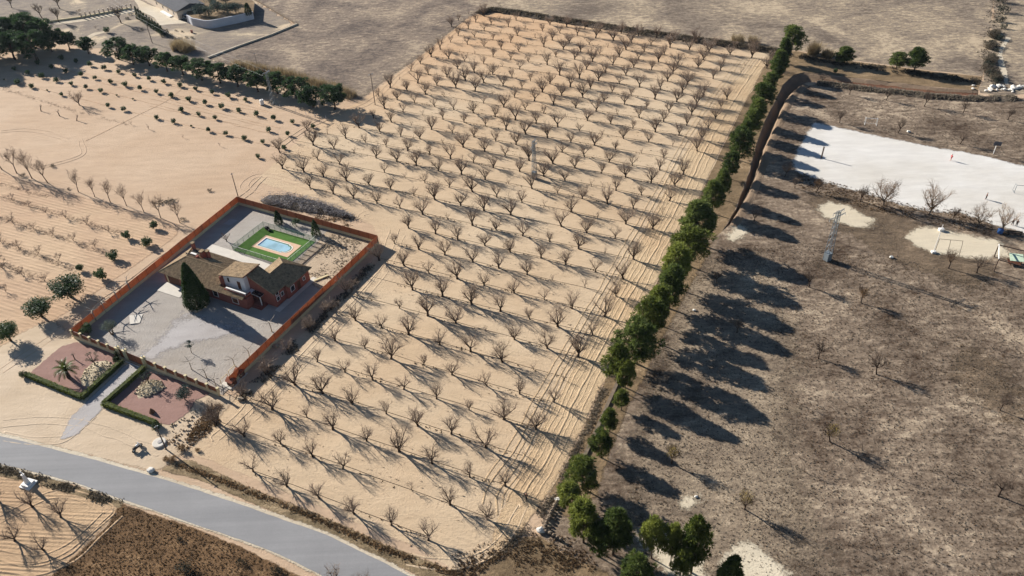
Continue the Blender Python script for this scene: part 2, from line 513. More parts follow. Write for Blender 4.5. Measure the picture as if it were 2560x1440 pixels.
B = 2600.0
vs = [Vector((-B, -B)), Vector((B, -B)), Vector((B, B)), Vector((-B, B))] + hole
nh = len(hole)
ed = [(0, 1), (1, 2), (2, 3), (3, 0)] + [(4 + i, 4 + (i + 1) % nh) for i in range(nh)]
cv, ce, cf, _, _, _ = mgeo.delaunay_2d_cdt(vs, ed, [], 0, 1e-4)
gf = []
for f in cf:
    c = sum((cv[i] for i in f), Vector((0, 0))) / len(f)
    if not inside(c, hole):
        a = cv[f[0]]; b = cv[f[1]]; d = cv[f[2]]
        gf.append(tuple(f) if (b - a).cross(d - a) > 0 else tuple(reversed(f)))
me = bpy.data.meshes.new('ground')
me.from_pydata([(v.x, v.y, 0) for v in cv], [], gf); me.materials.append(M_sand); me.update()
structure(put('ground', me))
# ditch channel: lips, shoulders, banks, bed
mb = MB(); NS = len(dl); NX = 9
for i in range(NS):
    a = dl[i]; b = dr[i]
    t = i / (NS - 1)
    dep = 2.1 * min(1.0, 0.35 + t * 1.6) * min(1.0, (1 - t) * 12 + 0.15)
    for j in range(NX):
        s = j / (NX - 1)
        prof = (0, -.25, -.62, -.9, -1, -.95, -.7, -.28, 0)[j] * dep
        q = a.lerp(b, s)
        jz = mnoise.noise(Vector((q.x * 0.5, q.y * 0.5, 4))) * 0.25 if 0 < j < NX - 1 else 0
        mb.v.append((q.x, q.y, prof + jz))
for i in range(NS - 1):
    for j in range(NX - 1):
        k = i * NX + j
        mb.f.append((k, k + NX, k + NX + 1, k + 1)); mb.mi.append(1 if (i < 34 and 2 <= j <= 5) else 0)
dm = mb.mesh('ditch', [M_ditch, M_reddirt], True)
structure(put('ditch', dm))

DITCH_R = dr
# ---- fields and yards (thin sheets, a couple of centimetres apart)
Z = 0.02
zone('dry_pasture', [(500, -260), (640, 0), (742, 62), (640, 100), (520, 146), (600, 172), (680, 195), (760, 215), (840, 232), (880, 250), (905, 246), (980, 190), (1050, 140), (1130, 76), (1192, 34), (1225, 24), (1290, 30), (1400, 47), (1500, 62), (1660, 84), (1800, 103), (1930, 122), (1995, 126), (2085, 146), (2210, 161), (2330, 177), (2456, 190), (2466, 150), (2476, 80), (2485, 0), (2495, -260)], Z, M_dry, 1.0, 3, 2)
zone('grey_pasture', [(560, -200), (642, 2), (744, 62), (640, 101), (522, 147), (600, 172), (680, 195), (840, 232), (905, 245), (980, 189), (1050, 139), (1130, 75), (1190, 34), (1260, 20), (1200, -30), (1000, -60), (800, -140)], Z * 2, M_dry2, 3.0, 4, 5, fade=12)
zone('villa_plot', [(-500, -260), (500, -260), (636, 0), (736, 62), (640, 98), (516, 145), (600, 176), (520, 172), (400, 150), (300, 128), (170, 108), (60, 98), (-120, 84), (-500, 60)], Z, M_villa, 1.5, 3, 3, fade=2.5)
zone('stream_bank', [(2486, 0), (2500, -260), (3300, -260), (3300, 260), (2560, 235), (2500, 238), (2450, 232), (2458, 190), (2468, 150), (2478, 80)], Z, M_dry, 1.0, 3, 8)
zone('pale_stream_path', [(2515, 92), (2500, 118), (2492, 140), (2497, 165), (2505, 190), (2513, 212), (2522, 212), (2518, 180), (2510, 155), (2505, 135), (2515, 112), (2528, 95)], Z * 2, M_palepath, 0.4, 2, 8, fade=1.5)
zone('ditch_margin', [(1995, 128), (2085, 148), (2210, 163), (2330, 179), (2456, 192), (2445, 226), (2330, 217), (2230, 205), (2130, 194), (2060, 186), (2012, 180), (1984, 187), (1958, 211), (1938, 252), (1912, 302), (1891, 360), (1877, 415), (1858, 472), (1835, 530), (1806, 578), (1780, 600), (1690, 610), (1740, 510), (1805, 372), (1862, 258), (1932, 128)], Z, M_strip, 0.0)
zone('orchard', [(1170, 42), (1228, 30), (1400, 52), (1660, 90), (1930, 128), (1862, 255), (1802, 370), (1742, 505), (1684, 620), (1622, 740), (1560, 858), (1502, 968), (1462, 1058), (1416, 1152), (1362, 1244), (1290, 1350), (1220, 1408), (1140, 1428), (1000, 1352), (860, 1290), (700, 1224), (560, 1168), (470, 1130), (530, 1062), (600, 985), (700, 890), (800, 790), (880, 705), (960, 618), (930, 560), (700, 470), (640, 452), (735, 362), (800, 310), (905, 250), (980, 195), (1060, 138), (1130, 80)], Z, M_orch, 0.5, 2, 4)
zone('park_grass', [(1996, 220), (2062, 206), (2130, 213), (2230, 223), (2330, 236), (2445, 240), (2560, 246), (3300, 300), (3300, 1700), (1500, 1700), (1480, 1460), (1420, 1392), (1352, 1340), (1366, 1246), (1420, 1152), (1466, 1058), (1506, 968), (1564, 858), (1626, 740), (1690, 612), (1780, 601), (1806, 578), (1824, 562), (1848, 524), (1878, 467), (1899, 410), (1918, 362), (1938, 318), (1950, 288), (1967, 251)], Z, M_park, 0.0)
zone('pine_row_ground', [(1366, 1246), (1420, 1152), (1466, 1058), (1506, 968), (1564, 858), (1626, 740), (1690, 614), (1780, 604), (1768, 640), (1722, 720), (1676, 810), (1620, 920), (1570, 1020), (1530, 1120), (1490, 1240), (1420, 1300)], Z * 2, M_strip, 0.8, 2, 7, fade=3)
zone('park_pale_ground', [(1700, 700), (1790, 640), (1900, 640), (1960, 760), (2000, 900), (1960, 1060), (2000, 1200), (2100, 1480), (1700, 1480), (1560, 1280), (1600, 1060), (1650, 860)], Z * 1.4, M_parkpale, fade=30)
zone('park_brown_ground', [(2100, 480), (2300, 560), (2500, 660), (2450, 730), (2250, 660), (2080, 560), (2000, 490)], Z * 1.4, M_parkbrown, fade=12)
zone('park_brown_ground', [(2330, 840), (2480, 890), (2600, 1000), (2560, 1080), (2450, 1010), (2370, 920)], Z * 1.4, M_parkbrown, fade=26)
zone('white_court', [(2035, 305), (2120, 324), (2200, 341), (2330, 367), (2440, 385), (2560, 416), (2800, 476), (2800, 640), (2640, 612), (2545, 578), (2480, 560), (2400, 532), (2330, 530), (2250, 512), (2150, 480), (2060, 456), (1990, 430), (1980, 402), (2000, 366), (2020, 330)], Z * 2, M_court, 0.9, 1.5, 12, fade=5)
zone('sand_patch', [(2040, 520), (2070, 505), (2120, 512), (2160, 540), (2195, 548), (2180, 570), (2140, 568), (2100, 560), (2060, 545)], Z * 3, M_patch, 0.9, 1, 13, fade=7)
zone('sand_patch', [(2262, 592), (2290, 567), (2350, 570), (2430, 590), (2500, 602), (2530, 640), (2440, 648), (2400, 642), (2330, 634), (2280, 612)], Z * 3, M_patch, 0.9, 1, 14, fade=7)
zone('sand_patch', [(1830, 566), (1846, 548), (1862, 560), (1870, 585), (1842, 605), (1815, 600)], Z * 3, M_patch, 1.5, 1, 15, fade=7)
zone('sand_patch', [(1690, 1240), (1735, 1225), (1760, 1255), (1730, 1275), (1700, 1268)], Z * 3, M_patch, 0.8, 1, 16, fade=7)
zone('sand_patch', [(1590, 1310), (1620, 1330), (1700, 1310), (1720, 1325), (1760, 1440), (1800, 1480), (1700, 1480), (1640, 1400), (1580, 1340)], Z * 3, M_patch, 1.2, 1, 17, fade=7)
zone('sand_patch', [(1810, 1370), (1870, 1350), (1960, 1420), (1990, 1480), (1800, 1480)], Z * 3, M_patch, 1.2, 1, 18, fade=7)
zone('tilled_track', [(1905, 150), (1930, 134), (1862, 255), (1802, 370), (1742, 505), (1684, 620), (1622, 740), (1560, 858), (1502, 968), (1462, 1058), (1416, 1152), (1362, 1244), (1290, 1350), (1220, 1400), (1240, 1310), (1290, 1210), (1330, 1120), (1375, 1030), (1420, 950), (1475, 850), (1530, 740), (1590, 620), (1650, 510), (1700, 410), (1770, 290), (1830, 210)], Z * 2, M_track, 0.5, 2, 19, fade=2)
zone('vine_field', [(-500, 420), (0, 432), (130, 474), (300, 518), (450, 562), (440, 592), (300, 690), (180, 772), (100, 825), (20, 870), (-500, 1010)], Z, M_vine, 0.6, 2, 20, fade=3)
zone('forecourt', [(-500, 960), (0, 868), (60, 826), (130, 800), (190, 843), (556, 990), (600, 985), (560, 1030), (520, 1075), (440, 1150), (380, 1182), (200, 1134), (0, 1090), (-500, 1010)], Z * 2, M_fore, 0.8, 2, 21, fade=4)
zone('low_field', [(-500, 1100), (0, 1165), (150, 1205), (300, 1250), (300, 1280), (230, 1350), (150, 1440), (60, 1600), (-500, 1600)], Z, M_lowf, 0.8, 2, 22, fade=3)
zone('brown_scrub', [(300, 1258), (480, 1318), (600, 1366), (760, 1446), (900, 1560), (900, 1750), (0, 1750), (60, 1560), (130, 1440), (210, 1370), (270, 1312)], Z * 2, M_scrub, 0.8, 1.5, 23, fade=1.5)
zone('road_corner', [(1110, 1432), (1200, 1412), (1290, 1345), (1350, 1340), (1425, 1392), (1560, 1450), (1560, 1750), (1300, 1750)], Z * 2, M_strip, 0.8, 1.5, 24, fade=3)
zone('verge', [(440, 1152), (480, 1150), (640, 1226), (800, 1288), (960, 1360), (1140, 1430), (1300, 1520), (1260, 1530), (1060, 1446), (900, 1372), (640, 1262), (500, 1200), (400, 1176)], Z * 2, M_verge, 0.7, 1, 25, fade=1.6)
zone('verge', [(-300, 1080), (0, 1160), (150, 1203), (310, 1252), (300, 1272), (200, 1240), (100, 1215), (0, 1190), (-300, 1120)], Z * 2, M_verge, 0.6, 1, 26, fade=1.6)
# road with sandy shoulders
RT = [(-400, 990), (0, 1091), (130, 1122), (250, 1154), (400, 1197), (500, 1227), (640, 1275), (815, 1337), (965, 1409), (1060, 1462), (1300, 1600)]
RB = [(-400, 1062), (0, 1160), (185, 1206), (310, 1251), (450, 1298), (640, 1364), (710, 1393), (800, 1437), (1020, 1575)]
zone('road_shoulder', [(u, v - 9) for u, v in RT] + [(u, v + 5) for u, v in reversed(RB)], Z * 3, M_palepath, 0.5, 1.0, 27, fade=1.4)
zone('road', RT + list(reversed(RB)), Z * 4, M_asph, 0.12, 1.0, 28)

# plot of the house
CA, CB, CC, CD = gp(596, 512), gp(936, 608), gp(556, 988), gp(186, 846)
zone('yard', [(596, 512), (936, 608), (556, 988), (186, 846)], Z * 3, M_gravel, 0.0)
zone('back_yard', [(820, 575), (934, 607), (812, 730), (780, 712), (735, 660), (790, 612)], Z * 4, M_yardsand, 0.7, 1, 30, fade=5)
zone('gravel_track', [(355, 908), (338, 900), (392, 858), (430, 815), (455, 775), (520, 802), (600, 812), (610, 832), (520, 850), (440, 868), (385, 898)], Z * 4, M_gravel2, 1.2, 1, 31, fade=9)
zone('red_gravel_bed', [(150, 868), (74, 934), (207, 992), (300, 910), (292, 882), (190, 856)], Z * 4, M_red, 0.5, 1, 32, fade=1.6)
zone('red_gravel_bed', [(366, 928), (264, 1014), (398, 1060), (424, 1064), (472, 1032), (486, 1004), (528, 984), (500, 966), (430, 946)], Z * 4, M_red, 0.5, 1, 33, fade=1.6)
zone('driveway', [(322, 905), (362, 922), (262, 1014), (240, 1040), (190, 1090), (150, 1100), (180, 1040), (214, 1008)], Z * 4, M_gravel2, 0.5, 1, 34, fade=2.2)
# stony pale heaps in the beds and the rubble by the corner
def mound(px, h, mat, name, seed):
    pts = [gp(*p) for p in px]
    c = sum(pts, Vector()) / len(pts)
    pts = jitter_poly(pts, 0.25, 0.6, seed)
    m = MB(); n = len(pts); R = 6
    for k in range(R):
        t = k / R
        for p in pts:
            q = p.lerp(c, t)
            m.v.append((q.x, q.y, 0.075 + h * math.sin(t * PI / 2) ** 1.3 + (mnoise.noise(Vector((q.x * 1.3, q.y * 1.3, seed))) * 0.2 * h if k else 0)))
    m.v.append((c.x, c.y, h + 0.05))
    for k in range(R - 1):
        for i in range(n):
            a = k * n + i; b = k * n + (i + 1) % n
            m.f.append((a, b, b + n, a + n)); m.mi.append(0)
    for i in range(n):
        m.f.append(((R - 1) * n + i, (R - 1) * n + (i + 1) % n, R * n)); m.mi.append(0)
    return m.build(name, mat, None, True)
M_lime = soil('pale_rubble', srgb(206, 192, 164), srgb(180, 162, 132), srgb(140, 118, 88), None, 0.5, 1.0, clod=1.4)
# ================================================================ PLANT KITS
def rnd_dir(rng, up=0.0):
    while True:
        v = Vector((rng.uniform(-1, 1), rng.uniform(-1, 1), rng.uniform(-1, 1)))
        if 0.05 < v.length < 1: break
    v.normalize(); v.z += up
    return v.normalized()
def bent(rng, p, d, L, n=3, wob=0.18, lift=0.1):
    pts = [Vector(p)]
    d = Vector(d).normalized()
    for i in range(n):
        d = (d + Vector((rng.uniform(-wob, wob), rng.uniform(-wob, wob), rng.uniform(-wob, wob) * 0.6 + lift))).normalized()
        pts.append(pts[-1] + d * (L / n))
    return pts, d

M_bark = bark('almond_bark', srgb(76, 62, 51), srgb(56, 46, 39))
M_twig = plain('grey_twigs', srgb(138, 121, 105), 0.9, 0.25, 3.0, 0.1, 0, 0, 0.12)
M_twig2 = plain('pale_twigs', srgb(140, 122, 104), 0.9, 0.25, 3.0, 0.1, 0, 0, 0.15)
M_twigd = plain('dark_twigs', srgb(98, 84, 72), 0.9, 0.25, 3.0, 0.1, 0, 0, 0.12)
M_barkpale = bark('pale_bark', srgb(120, 104, 88), srgb(92, 80, 68))
M_barkpine = bark('pine_bark', srgb(92, 74, 60), srgb(64, 52, 44))

def bare_tree(seed, H=4.2, spread=2.3, trunk=0.8, r0=0.15, limbs=4, sec=5, ter=5, fine=3, upward=0.55, twr=0.013, lean=0.0, mats=None):
    """leafless tree: trunk and limbs as one part, the thin branches as another"""
    rng = random.Random(seed)
    T = MB(); W = MB()
    tp, d = bent(rng, (0, 0, -0.05), (rng.uniform(-.15, .15) + lean, rng.uniform(-.15, .15), 1), trunk, 3, 0.12, 0.05)
    T.tube(tp, [r0 * 1.35, r0 * 1.05, r0, r0 * 0.95], 6)
    top = tp[-1]
    LL = H - trunk
    a0 = rng.uniform(0, 6.28)
    for i in range(limbs):
        a = a0 + i * 2 * PI / limbs + rng.uniform(-.35, .35)
        out = rng.uniform(0.55, 1.0) * spread / LL
        dl_ = Vector((math.cos(a) * out, math.sin(a) * out, rng.uniform(0.6, 1.0)))
        L = LL * rng.uniform(0.62, 0.82)
        pts, d = bent(rng, top - Vector((0, 0, 0.08)), dl_, L, 4, 0.2, 0.06)
        rr = r0 * rng.uniform(0.62, 0.78)
        T.tube(pts, [rr, rr * .8, rr * .6, rr * .42, rr * .25], 5)
        for j in range(sec):
            t = rng.uniform(0.25, 1.0)
            k = min(3, int(t * 4)); p = pts[k].lerp(pts[k + 1], t * 4 - k if k < 4 else 0)
            b = rng.uniform(0, 6.28)
            sd = Vector((math.cos(b), math.sin(b), rng.uniform(0.1, 0.9))) * 0.8 + dl_.normalized() * 0.7
            sl_ = LL * rng.uniform(0.28, 0.48) * (1.1 - 0.3 * t)
            sp, d2 = bent(rng, p, sd, sl_, 3, 0.22, upward * 0.22)
            sr = rr * 0.42
            W.tube(sp, [sr, sr * .75, sr * .55, sr * .3], 4, 0, False)
            for q in range(ter):
                t2 = rng.uniform(0.2, 1.0)
                k2 = min(2, int(t2 * 3)); p2 = sp[k2].lerp(sp[k2 + 1], t2 * 3 - k2)
                td = (rnd_dir(rng, 0.25) * 0.9 + sd.normalized() * 0.55 + Vector((0, 0, upward * 0.5)))
                tl = LL * rng.uniform(0.13, 0.27)
                e = p2 + td.normalized() * tl
                W.tube([p2, p2.lerp(e, .5) + rnd_dir(rng) * tl * .06, e], [twr * 1.5, twr * 1.15, twr * .6], 3, 0, False)
                for f in range(fine):
                    p3 = p2.lerp(e, rng.uniform(0.3, 1.0))
                    e3 = p3 + (td.normalized() * 0.7 + rnd_dir(rng, 0.3) * 0.75).normalized() * tl * rng.uniform(.45, .8)
                    W.tube([p3, e3], [twr, twr * .5], 3, 0, False)
    mt, mw = mats or (M_bark, M_twig)
    return [('trunk', T.mesh('bare_trunk', mt, True)), ('branches', W.mesh('bare_branches', mw))]

def leafquads(mb, c, n, r, size, rng, outward=0.5, asp=0.5, sq=(1, 1, 1), m=0, shell=0.55):
    """a clump of leaf faces scattered through a ball round c"""
    for _ in range(n):
        d = rnd_dir(rng)
        rr = r * (shell + (1 - shell) * rng.random() ** 0.5)
        p = Vector((c[0] + d.x * rr * sq[0], c[1] + d.y * rr * sq[1], c[2] + d.z * rr * sq[2]))
        nrm = (d * outward + rnd_dir(rng) * (1 - outward)).normalized()
        x = nrm.cross(Vector((0.2, 0.3, 0.93)))
        if x.length < 0.05: x = Vector((1, 0, 0))
        x.normalize(); y = nrm.cross(x)
        a = rng.uniform(0, 6.28)
        u = (x * math.cos(a) + y * math.sin(a)); v_ = (-x * math.sin(a) + y * math.cos(a))
        s = size * rng.uniform(0.6, 1.3)
        u = u * s; v_ = v_ * s * asp
        mb.face([p - u * 0.5, p + v_ * 0.5, p + u * 0.5, p - v_ * 0.5], m)

def pine_tufts(mb, c, n, r, L, rng, sq=(1, 1, .8)):
    """needle tufts standing off a branch mass"""
    for _ in range(n):
        d = rnd_dir(rng, 0.25)
        p = Vector((c[0] + d.x * r * sq[0] * rng.uniform(.55, 1), c[1] + d.y * r * sq[1] * rng.uniform(.55, 1), c[2] + d.z * r * sq[2] * rng.uniform(.55, 1)))
        for k in range(3):
            dd = (d + rnd_dir(rng) * 0.9).normalized()
            x = dd.cross(rnd_dir(rng))
            if x.length < 0.05: continue
            x.normalize()
            l = L * rng.uniform(.6, 1.4); w_ = l * 0.15
            mb.face([p - x * w_, p + x * w_, p + dd * l])

PINE_A = foliage('pine_needles', (0.032, 0.058, 0.014, 1), (0.170, 0.208, 0.050, 1), 0.65, 0.42)
PINE_B = foliage('pine_needles_dark', (0.022, 0.054, 0.018, 1), (0.070, 0.122, 0.040, 1), 0.65, 0.3)
PINE_Y = foliage('pine_needles_bright', (0.048, 0.075, 0.014, 1), (0.250, 0.275, 0.056, 1), 0.65, 0.45)
def pine(seed, H=9.0, R=2.8, base=2.0, clumps=48, shape='oval', mat=None, tuft=60, L=0.42, lean=0.0, r0=0.16):
    rng = random.Random(seed)
    T = MB(); C = MB()
    nseg = 6
    pts = [Vector((lean * (i / nseg) ** 1.5 + rng.uniform(-.06, .06), rng.uniform(-.06, .06), -0.1 + H * 0.9 * i / nseg)) for i in range(nseg + 1)]
    T.tube(pts, [r0 * 1.3] + [r0 * (1 - .13 * i) for i in range(1, nseg + 1)], 7)
    lob = [rng.uniform(.72, 1.18) for _ in range(7)]
    for i in range(clumps):
        t = (i + rng.random()) / clumps
        if shape == 'umbrella':
            z = base + (H - base) * t ** 0.8
            prof = math.sqrt(max(0.02, 1 - ((t - 0.36) / 0.66) ** 2))
        elif shape == 'cone':
            z = base + (H - base) * t
            prof = max(0.14, (1 - t) ** 0.5 * (0.6 + 0.4 * min(1, t * 6)))
        else:
            z = base + (H - base) * t
            prof = math.sqrt(max(0.03, 1 - ((t - 0.38) / 0.64) ** 2))
        a = rng.uniform(0, 6.28)
        rr = R * prof * math.sqrt(rng.uniform(0.2, 1.0)) * rng.uniform(0.7, 1.15) * lob[int(a / 6.2832 * 7) % 7]
        tx = lean * max(0.0, z / H) ** 1.5
        c = (tx + math.cos(a) * rr, math.sin(a) * rr, z)
        cr = R * rng.uniform(0.13, 0.28)
        pine_tufts(C, c, tuft, cr, L, rng)
        if i % 3 == 0:
            zz = max(base * 0.7, z - rr * 0.35)
            s0 = pts[min(nseg, max(0, int(zz / (H * 0.9) * nseg)))]
            T.tube([Vector((s0.x, s0.y, zz)), Vector(c) * 0.6 + Vector((s0.x, s0.y, zz)) * 0.4 + Vector((0, 0, .1)), c], [r0 * .35, r0 * .25, r0 * .1], 4, 0, False)
    return [('trunk', T.mesh('pine_trunk', M_barkpine, True)), ('crown', C.mesh('pine_crown', mat or PINE_A))]

def leafy(seed, H, R, base, clumps, per, size, mat, barkm=None, r0=0.1, flat=1.0, stems=1, outward=0.4, asp=0.55):
    """broad-leaved tree or shrub: trunk with limbs, crown of leaf clumps"""
    rng = random.Random(seed)
    T = MB(); C = MB()
    cz = base + (H - base) * 0.5
    for s in range(stems):
        a = rng.uniform(0, 6.28); o = 0.0 if stems == 1 else 0.15
        tp = [Vector((math.cos(a) * o, math.sin(a) * o, -0.05)), Vector((math.cos(a) * o * 2, math.sin(a) * o * 2, base * .6)), Vector((math.cos(a) * o * 3 + rng.uniform(-.1, .1), math.sin(a) * o * 3, max(base, H * 0.45)))]
        T.tube(tp, [r0 * 1.25, r0, r0 * .7], 6)
    for i in range(clumps):
        d = rnd_dir(rng)
        k = rng.uniform(0.35, 0.86)
        c = Vector((d.x * R * k, d.y * R * k, cz + d.z * (H - base) * 0.5 * k * flat))
        leafquads(C, c, per, R * rng.uniform(0.26, 0.42), size, rng, outward, asp)
        if i % 3 == 0:
            T.tube([tp[-1], tp[-1].lerp(c, .6) + Vector((0, 0, .05)), c], [r0 * .5, r0 * .3, r0 * .12], 4, 0, False)
    return [('trunk', T.mesh('leafy_trunk', barkm or M_barkpale, True)), ('crown', C.mesh('leafy_crown', mat))]

def tuft_field(name, poly_px, n, h, wd, mat, seed, z=0.05, clump=0.0, world=None, excl=None, k=3):
    """n little grass / weed tufts over a plot, one countless mass"""
    rng = random.Random(seed)
    P = world or [gp(*p) for p in poly_px]
    xs = [p.x for p in P]; ys = [p.y for p in P]
    mb = MB(); c = 0; tries = 0
    while c < n and tries < n * 30:
        tries += 1
        x = rng.uniform(min(xs), max(xs)); y = rng.uniform(min(ys), max(ys))
        if not inside((x, y), [(p.x, p.y) for p in P]): continue
        if clump and mnoise.noise(Vector((x * .12, y * .12, seed))) + 0.6 * mnoise.noise(Vector((x * .45, y * .45, seed))) < clump - 0.35 * rng.random(): continue
        c += 1
        s = rng.uniform(.5, 1.5)
        for q in range(k):
            a = rng.uniform(0, 6.28); ln = rng.uniform(.1, .9)
            dx, dy = math.cos(a), math.sin(a)
            b = rng.uniform(0, 6.28); ox, oy = math.cos(b) * wd * s * .5, math.sin(b) * wd * s * .5
            w2 = wd * s * .5
            mb.face([(x + ox - dy * w2, y + oy + dx * w2, z), (x + ox + dy * w2, y + oy - dx * w2, z), (x + ox + dx * h * s * ln, y + oy + dy * h * s * ln, z + h * s)])
    return stuff(mb.build(name, mat))
# ================================================================ ALMOND ORCHARD
OO = gp(982.485, 892.555)
LA = Vector((5.8924, -2.8133, 0)); LC = Vector((2.9293, 5.9318, 0))
ORCH = [gp(*p) for p in [(1160, 28), (1215, 40), (1935, 122), (1930, 150), (1850, 275), (1795, 370), (1735, 500), (1676, 615), (1612, 738), (1550, 850), (1492, 960), (1450, 1050), (1404, 1150), (1340, 1262), (1240, 1345), (1090, 1345), (1000, 1362), (560, 1150), (525, 1075), (640, 940), (800, 790), (880, 700), (975, 598), (1000, 552), (1010, 545), (925, 510), (640, 440), (690, 372), (800, 306), (898, 292), (935, 235), (1060, 130)]]
ORX = [(p.x, p.y) for p in ORCH]
BIG = [bare_tree(100 + i, H=random.Random(i).uniform(4.2, 5.0), spread=random.Random(i + 50).uniform(2.2, 2.8), trunk=random.Random(i).uniform(.6, .95), limbs=4 + i % 3, sec=7, ter=5, fine=3, twr=.0095, r0=.2, upward=.4) for i in range(9)]
MED = [bare_tree(200 + i, H=3.1 + .1 * i, spread=1.6, trunk=.7, r0=.13, limbs=4 + i % 2, sec=6, ter=5, fine=2, twr=.0095) for i in range(5)]
SMALL = [bare_tree(300 + i, H=1.7 + .25 * i, spread=.8, trunk=.5, r0=.06, limbs=3, sec=3, ter=4, fine=1, twr=.011) for i in range(4)]
rng = random.Random(77)
slots = []
for i in range(-30, 45):
    for k in range(-30, 45):
        p = OO + LA * i + LC * k
        if not inside((p.x, p.y), ORX): continue
        slots.append((p, i, k))
# the trees that stand largest to view are individuals, the farthest ones form the orchard's far end
slots.sort(key=lambda s: s[0].length)
gapc = gp(1300, 105)
picked = []
for p, i, k in slots:
    q = p + Vector((rng.gauss(0, .22), rng.gauss(0, .22), 0))
    r = rng.random()
    near_gap = (p - gapc).length < 24 and p.x < gapc.x + 8
    if near_gap: r = 0.62 + 0.38 * rng.random()
    if r > 0.978: continue
    kind = 'big' if r < 0.62 else ('med' if r < 0.86 else 'small')
    picked.append((q, kind, rng.uniform(0, 6.28), rng.uniform(.78, 1.16), rng.randrange(99), rng.uniform(-.05, .05)))
print('ORCHARD', len(slots), len(picked))
KIT = {'big': (BIG, 'leafless almond tree with a full spreading crown in the sandy orchard', 'full grown orchard trees'),
       'med': (MED, 'leafless almond tree of middling size in the sandy orchard rows', 'middling orchard trees'),
       'small': (SMALL, 'small thin young almond tree in the sandy orchard rows', 'young orchard trees')}
LIM = 300
for q, kind, rz, sc, pi_, tl in picked[:LIM]:
    kit, lab, grp = KIT[kind]
    inst(kit[pi_ % len(kit)], 'almond_tree', lab, 'tree', (q.x, q.y, 0.02), rz, grp, sc, tl)
# far rows: same trees, merged as one distant mass
def merge_far(name, items, label, cat):
    vt = []; ft = []; mi = []
    for q, kind, rz, sc, pi_, tl in items:
        kit = KIT[kind][0]
        for pn, me in kit[pi_ % len(kit)]:
            b = len(vt); c, s = math.cos(rz) * sc, math.sin(rz) * sc
            for v in me.vertices:
                x, y, z = v.co
                vt.append((q.x + x * c - y * s, q.y + x * s + y * c, 0.02 + z * sc))
            m = 0 if pn == 'trunk' else 1
            for f in me.polygons:
                ft.append([b + k for k in f.vertices]); mi.append(m)
    me = bpy.data.meshes.new(name)
    me.from_pydata(vt, [], ft)
    me.materials.append(M_bark); me.materials.append(M_twig)
    me.polygons.foreach_set('material_index', mi); me.update()
    return stuff(put(name, me), label, cat)
if len(picked) > LIM:
    merge_far('far_orchard_rows', picked[LIM:], 'far rows of leafless almond trees below the dark bank', 'orchard')

# drip lines with weeds and crumbs along every tree row
M_weed = plain('dry_weeds', srgb(96, 78, 54), 0.95, 0.3, 1.0, 0.1, 0, 0)
M_hose = plain('drip_hose', srgb(40, 34, 30), 0.7, 0.1, 1.0)
rows = {}
for p, i, k in slots: rows.setdefault(k, []).append(p)
mb = MB(); rw = random.Random(5)
for k, ps in rows.items():
    ps.sort(key=lambda p: p.dot(LA))
    a = ps[0]; b = ps[-1]; L = (b - a).length
    nn = Vector((-LA.y, LA.x, 0)).normalized()
    d = LA.normalized()
    nw = int(L * 1.6)
    for off in (-1.9, 1.4, 2.6):
        for j in range(int(L * .9)):
            t = rw.random()
            if mnoise.noise(Vector((t * L * .07, k * 2.3 + off * 9, 5))) < .12: continue
            q = a.lerp(b, t) + nn * (off + rw.gauss(0, .07)); s = rw.uniform(.05, .14)
            an = rw.uniform(-.5, .5) + math.atan2(d.y, d.x); dx, dy = math.cos(an) * s, math.sin(an) * s
            mb.face([(q.x - dx * 2, q.y - dy * 2, .03), (q.x + dx * 2, q.y + dy * 2, .03), (q.x + dy * .8, q.y - dx * .8, .04 + s)])
    for j in range(nw):
        t = rw.random()
        if mnoise.noise(Vector((t * L * .12, k * 3.7, 1))) < -0.12: continue
        q = a.lerp(b, t) + nn * rw.gauss(0, .22)
        s = rw.uniform(.08, .26)
        for z in range(2):
            an = rw.uniform(0, 6.28); dx, dy = math.cos(an) * s, math.sin(an) * s
            mb.face([(q.x - dy * .6, q.y + dx * .6, .03), (q.x + dy * .6, q.y - dx * .6, .03), (q.x + dx, q.y + dy, .05 + s * rw.uniform(.5, 1.1))])
stuff(mb.build('row_weeds', M_weed), 'low dry weeds along the orchard tree rows', 'weeds')
for k, ps in rows.items():
    if len(ps) < 2: continue
    ps.sort(key=lambda p: p.dot(LA))
    m = MB(); nn = Vector((-LA.y, LA.x, 0)).normalized()
    n = max(4, int((ps[-1] - ps[0]).length / 4))
    path = [ps[0].lerp(ps[-1], j / n) + nn * (0.45 + 0.25 * mnoise.noise(Vector((j * .7, k * 5.1, 0)))) + Vector((0, 0, .06)) for j in range(n + 1)]
    m.tube(path, [.035] * (n + 1), 4)
    tag(m.build('drip_hose', M_hose), 'thin dark drip hose lying along an orchard tree row', 'hose', 'drip hoses of the orchard')
# soil clods thrown up along the edge tracks: long low ridges
def ridge(px, w_, h, name, mat, seed, z=0.05, off=0.0):
    pts = dens([gp(*p) for p in px], 14, seed)
    if off:
        o_ = []
        for i, p in enumerate(pts):
            d = (pts[min(i + 1, len(pts) - 1)] - pts[max(i - 1, 0)]).normalized(); o_.append(p + Vector((-d.y, d.x, 0)) * off)
        pts = o_
    m = MB(); n = len(pts)
    for i, p in enumerate(pts):
        d = (pts[min(i + 1, n - 1)] - pts[max(i - 1, 0)]).normalized(); nn = Vector((-d.y, d.x, 0))
        hh = h * (0.75 + 0.5 * mnoise.noise(Vector((i * .8, seed, 2))))
        for s, zz in ((-1, 0), (-.5, .7), (0, 1), (.5, .7), (1, 0)):
            q = p + nn * (s * w_ / 2)
            m.v.append((q.x, q.y, z + zz * hh))
    for i in range(n - 1):
        for j in range(4):
            k = i * 5 + j
            m.f.append((k, k + 1, k + 6, k + 5)); m.mi.append(0)
    o = structure(m.build(name, mat, None, True))
    return o
mm = MB()
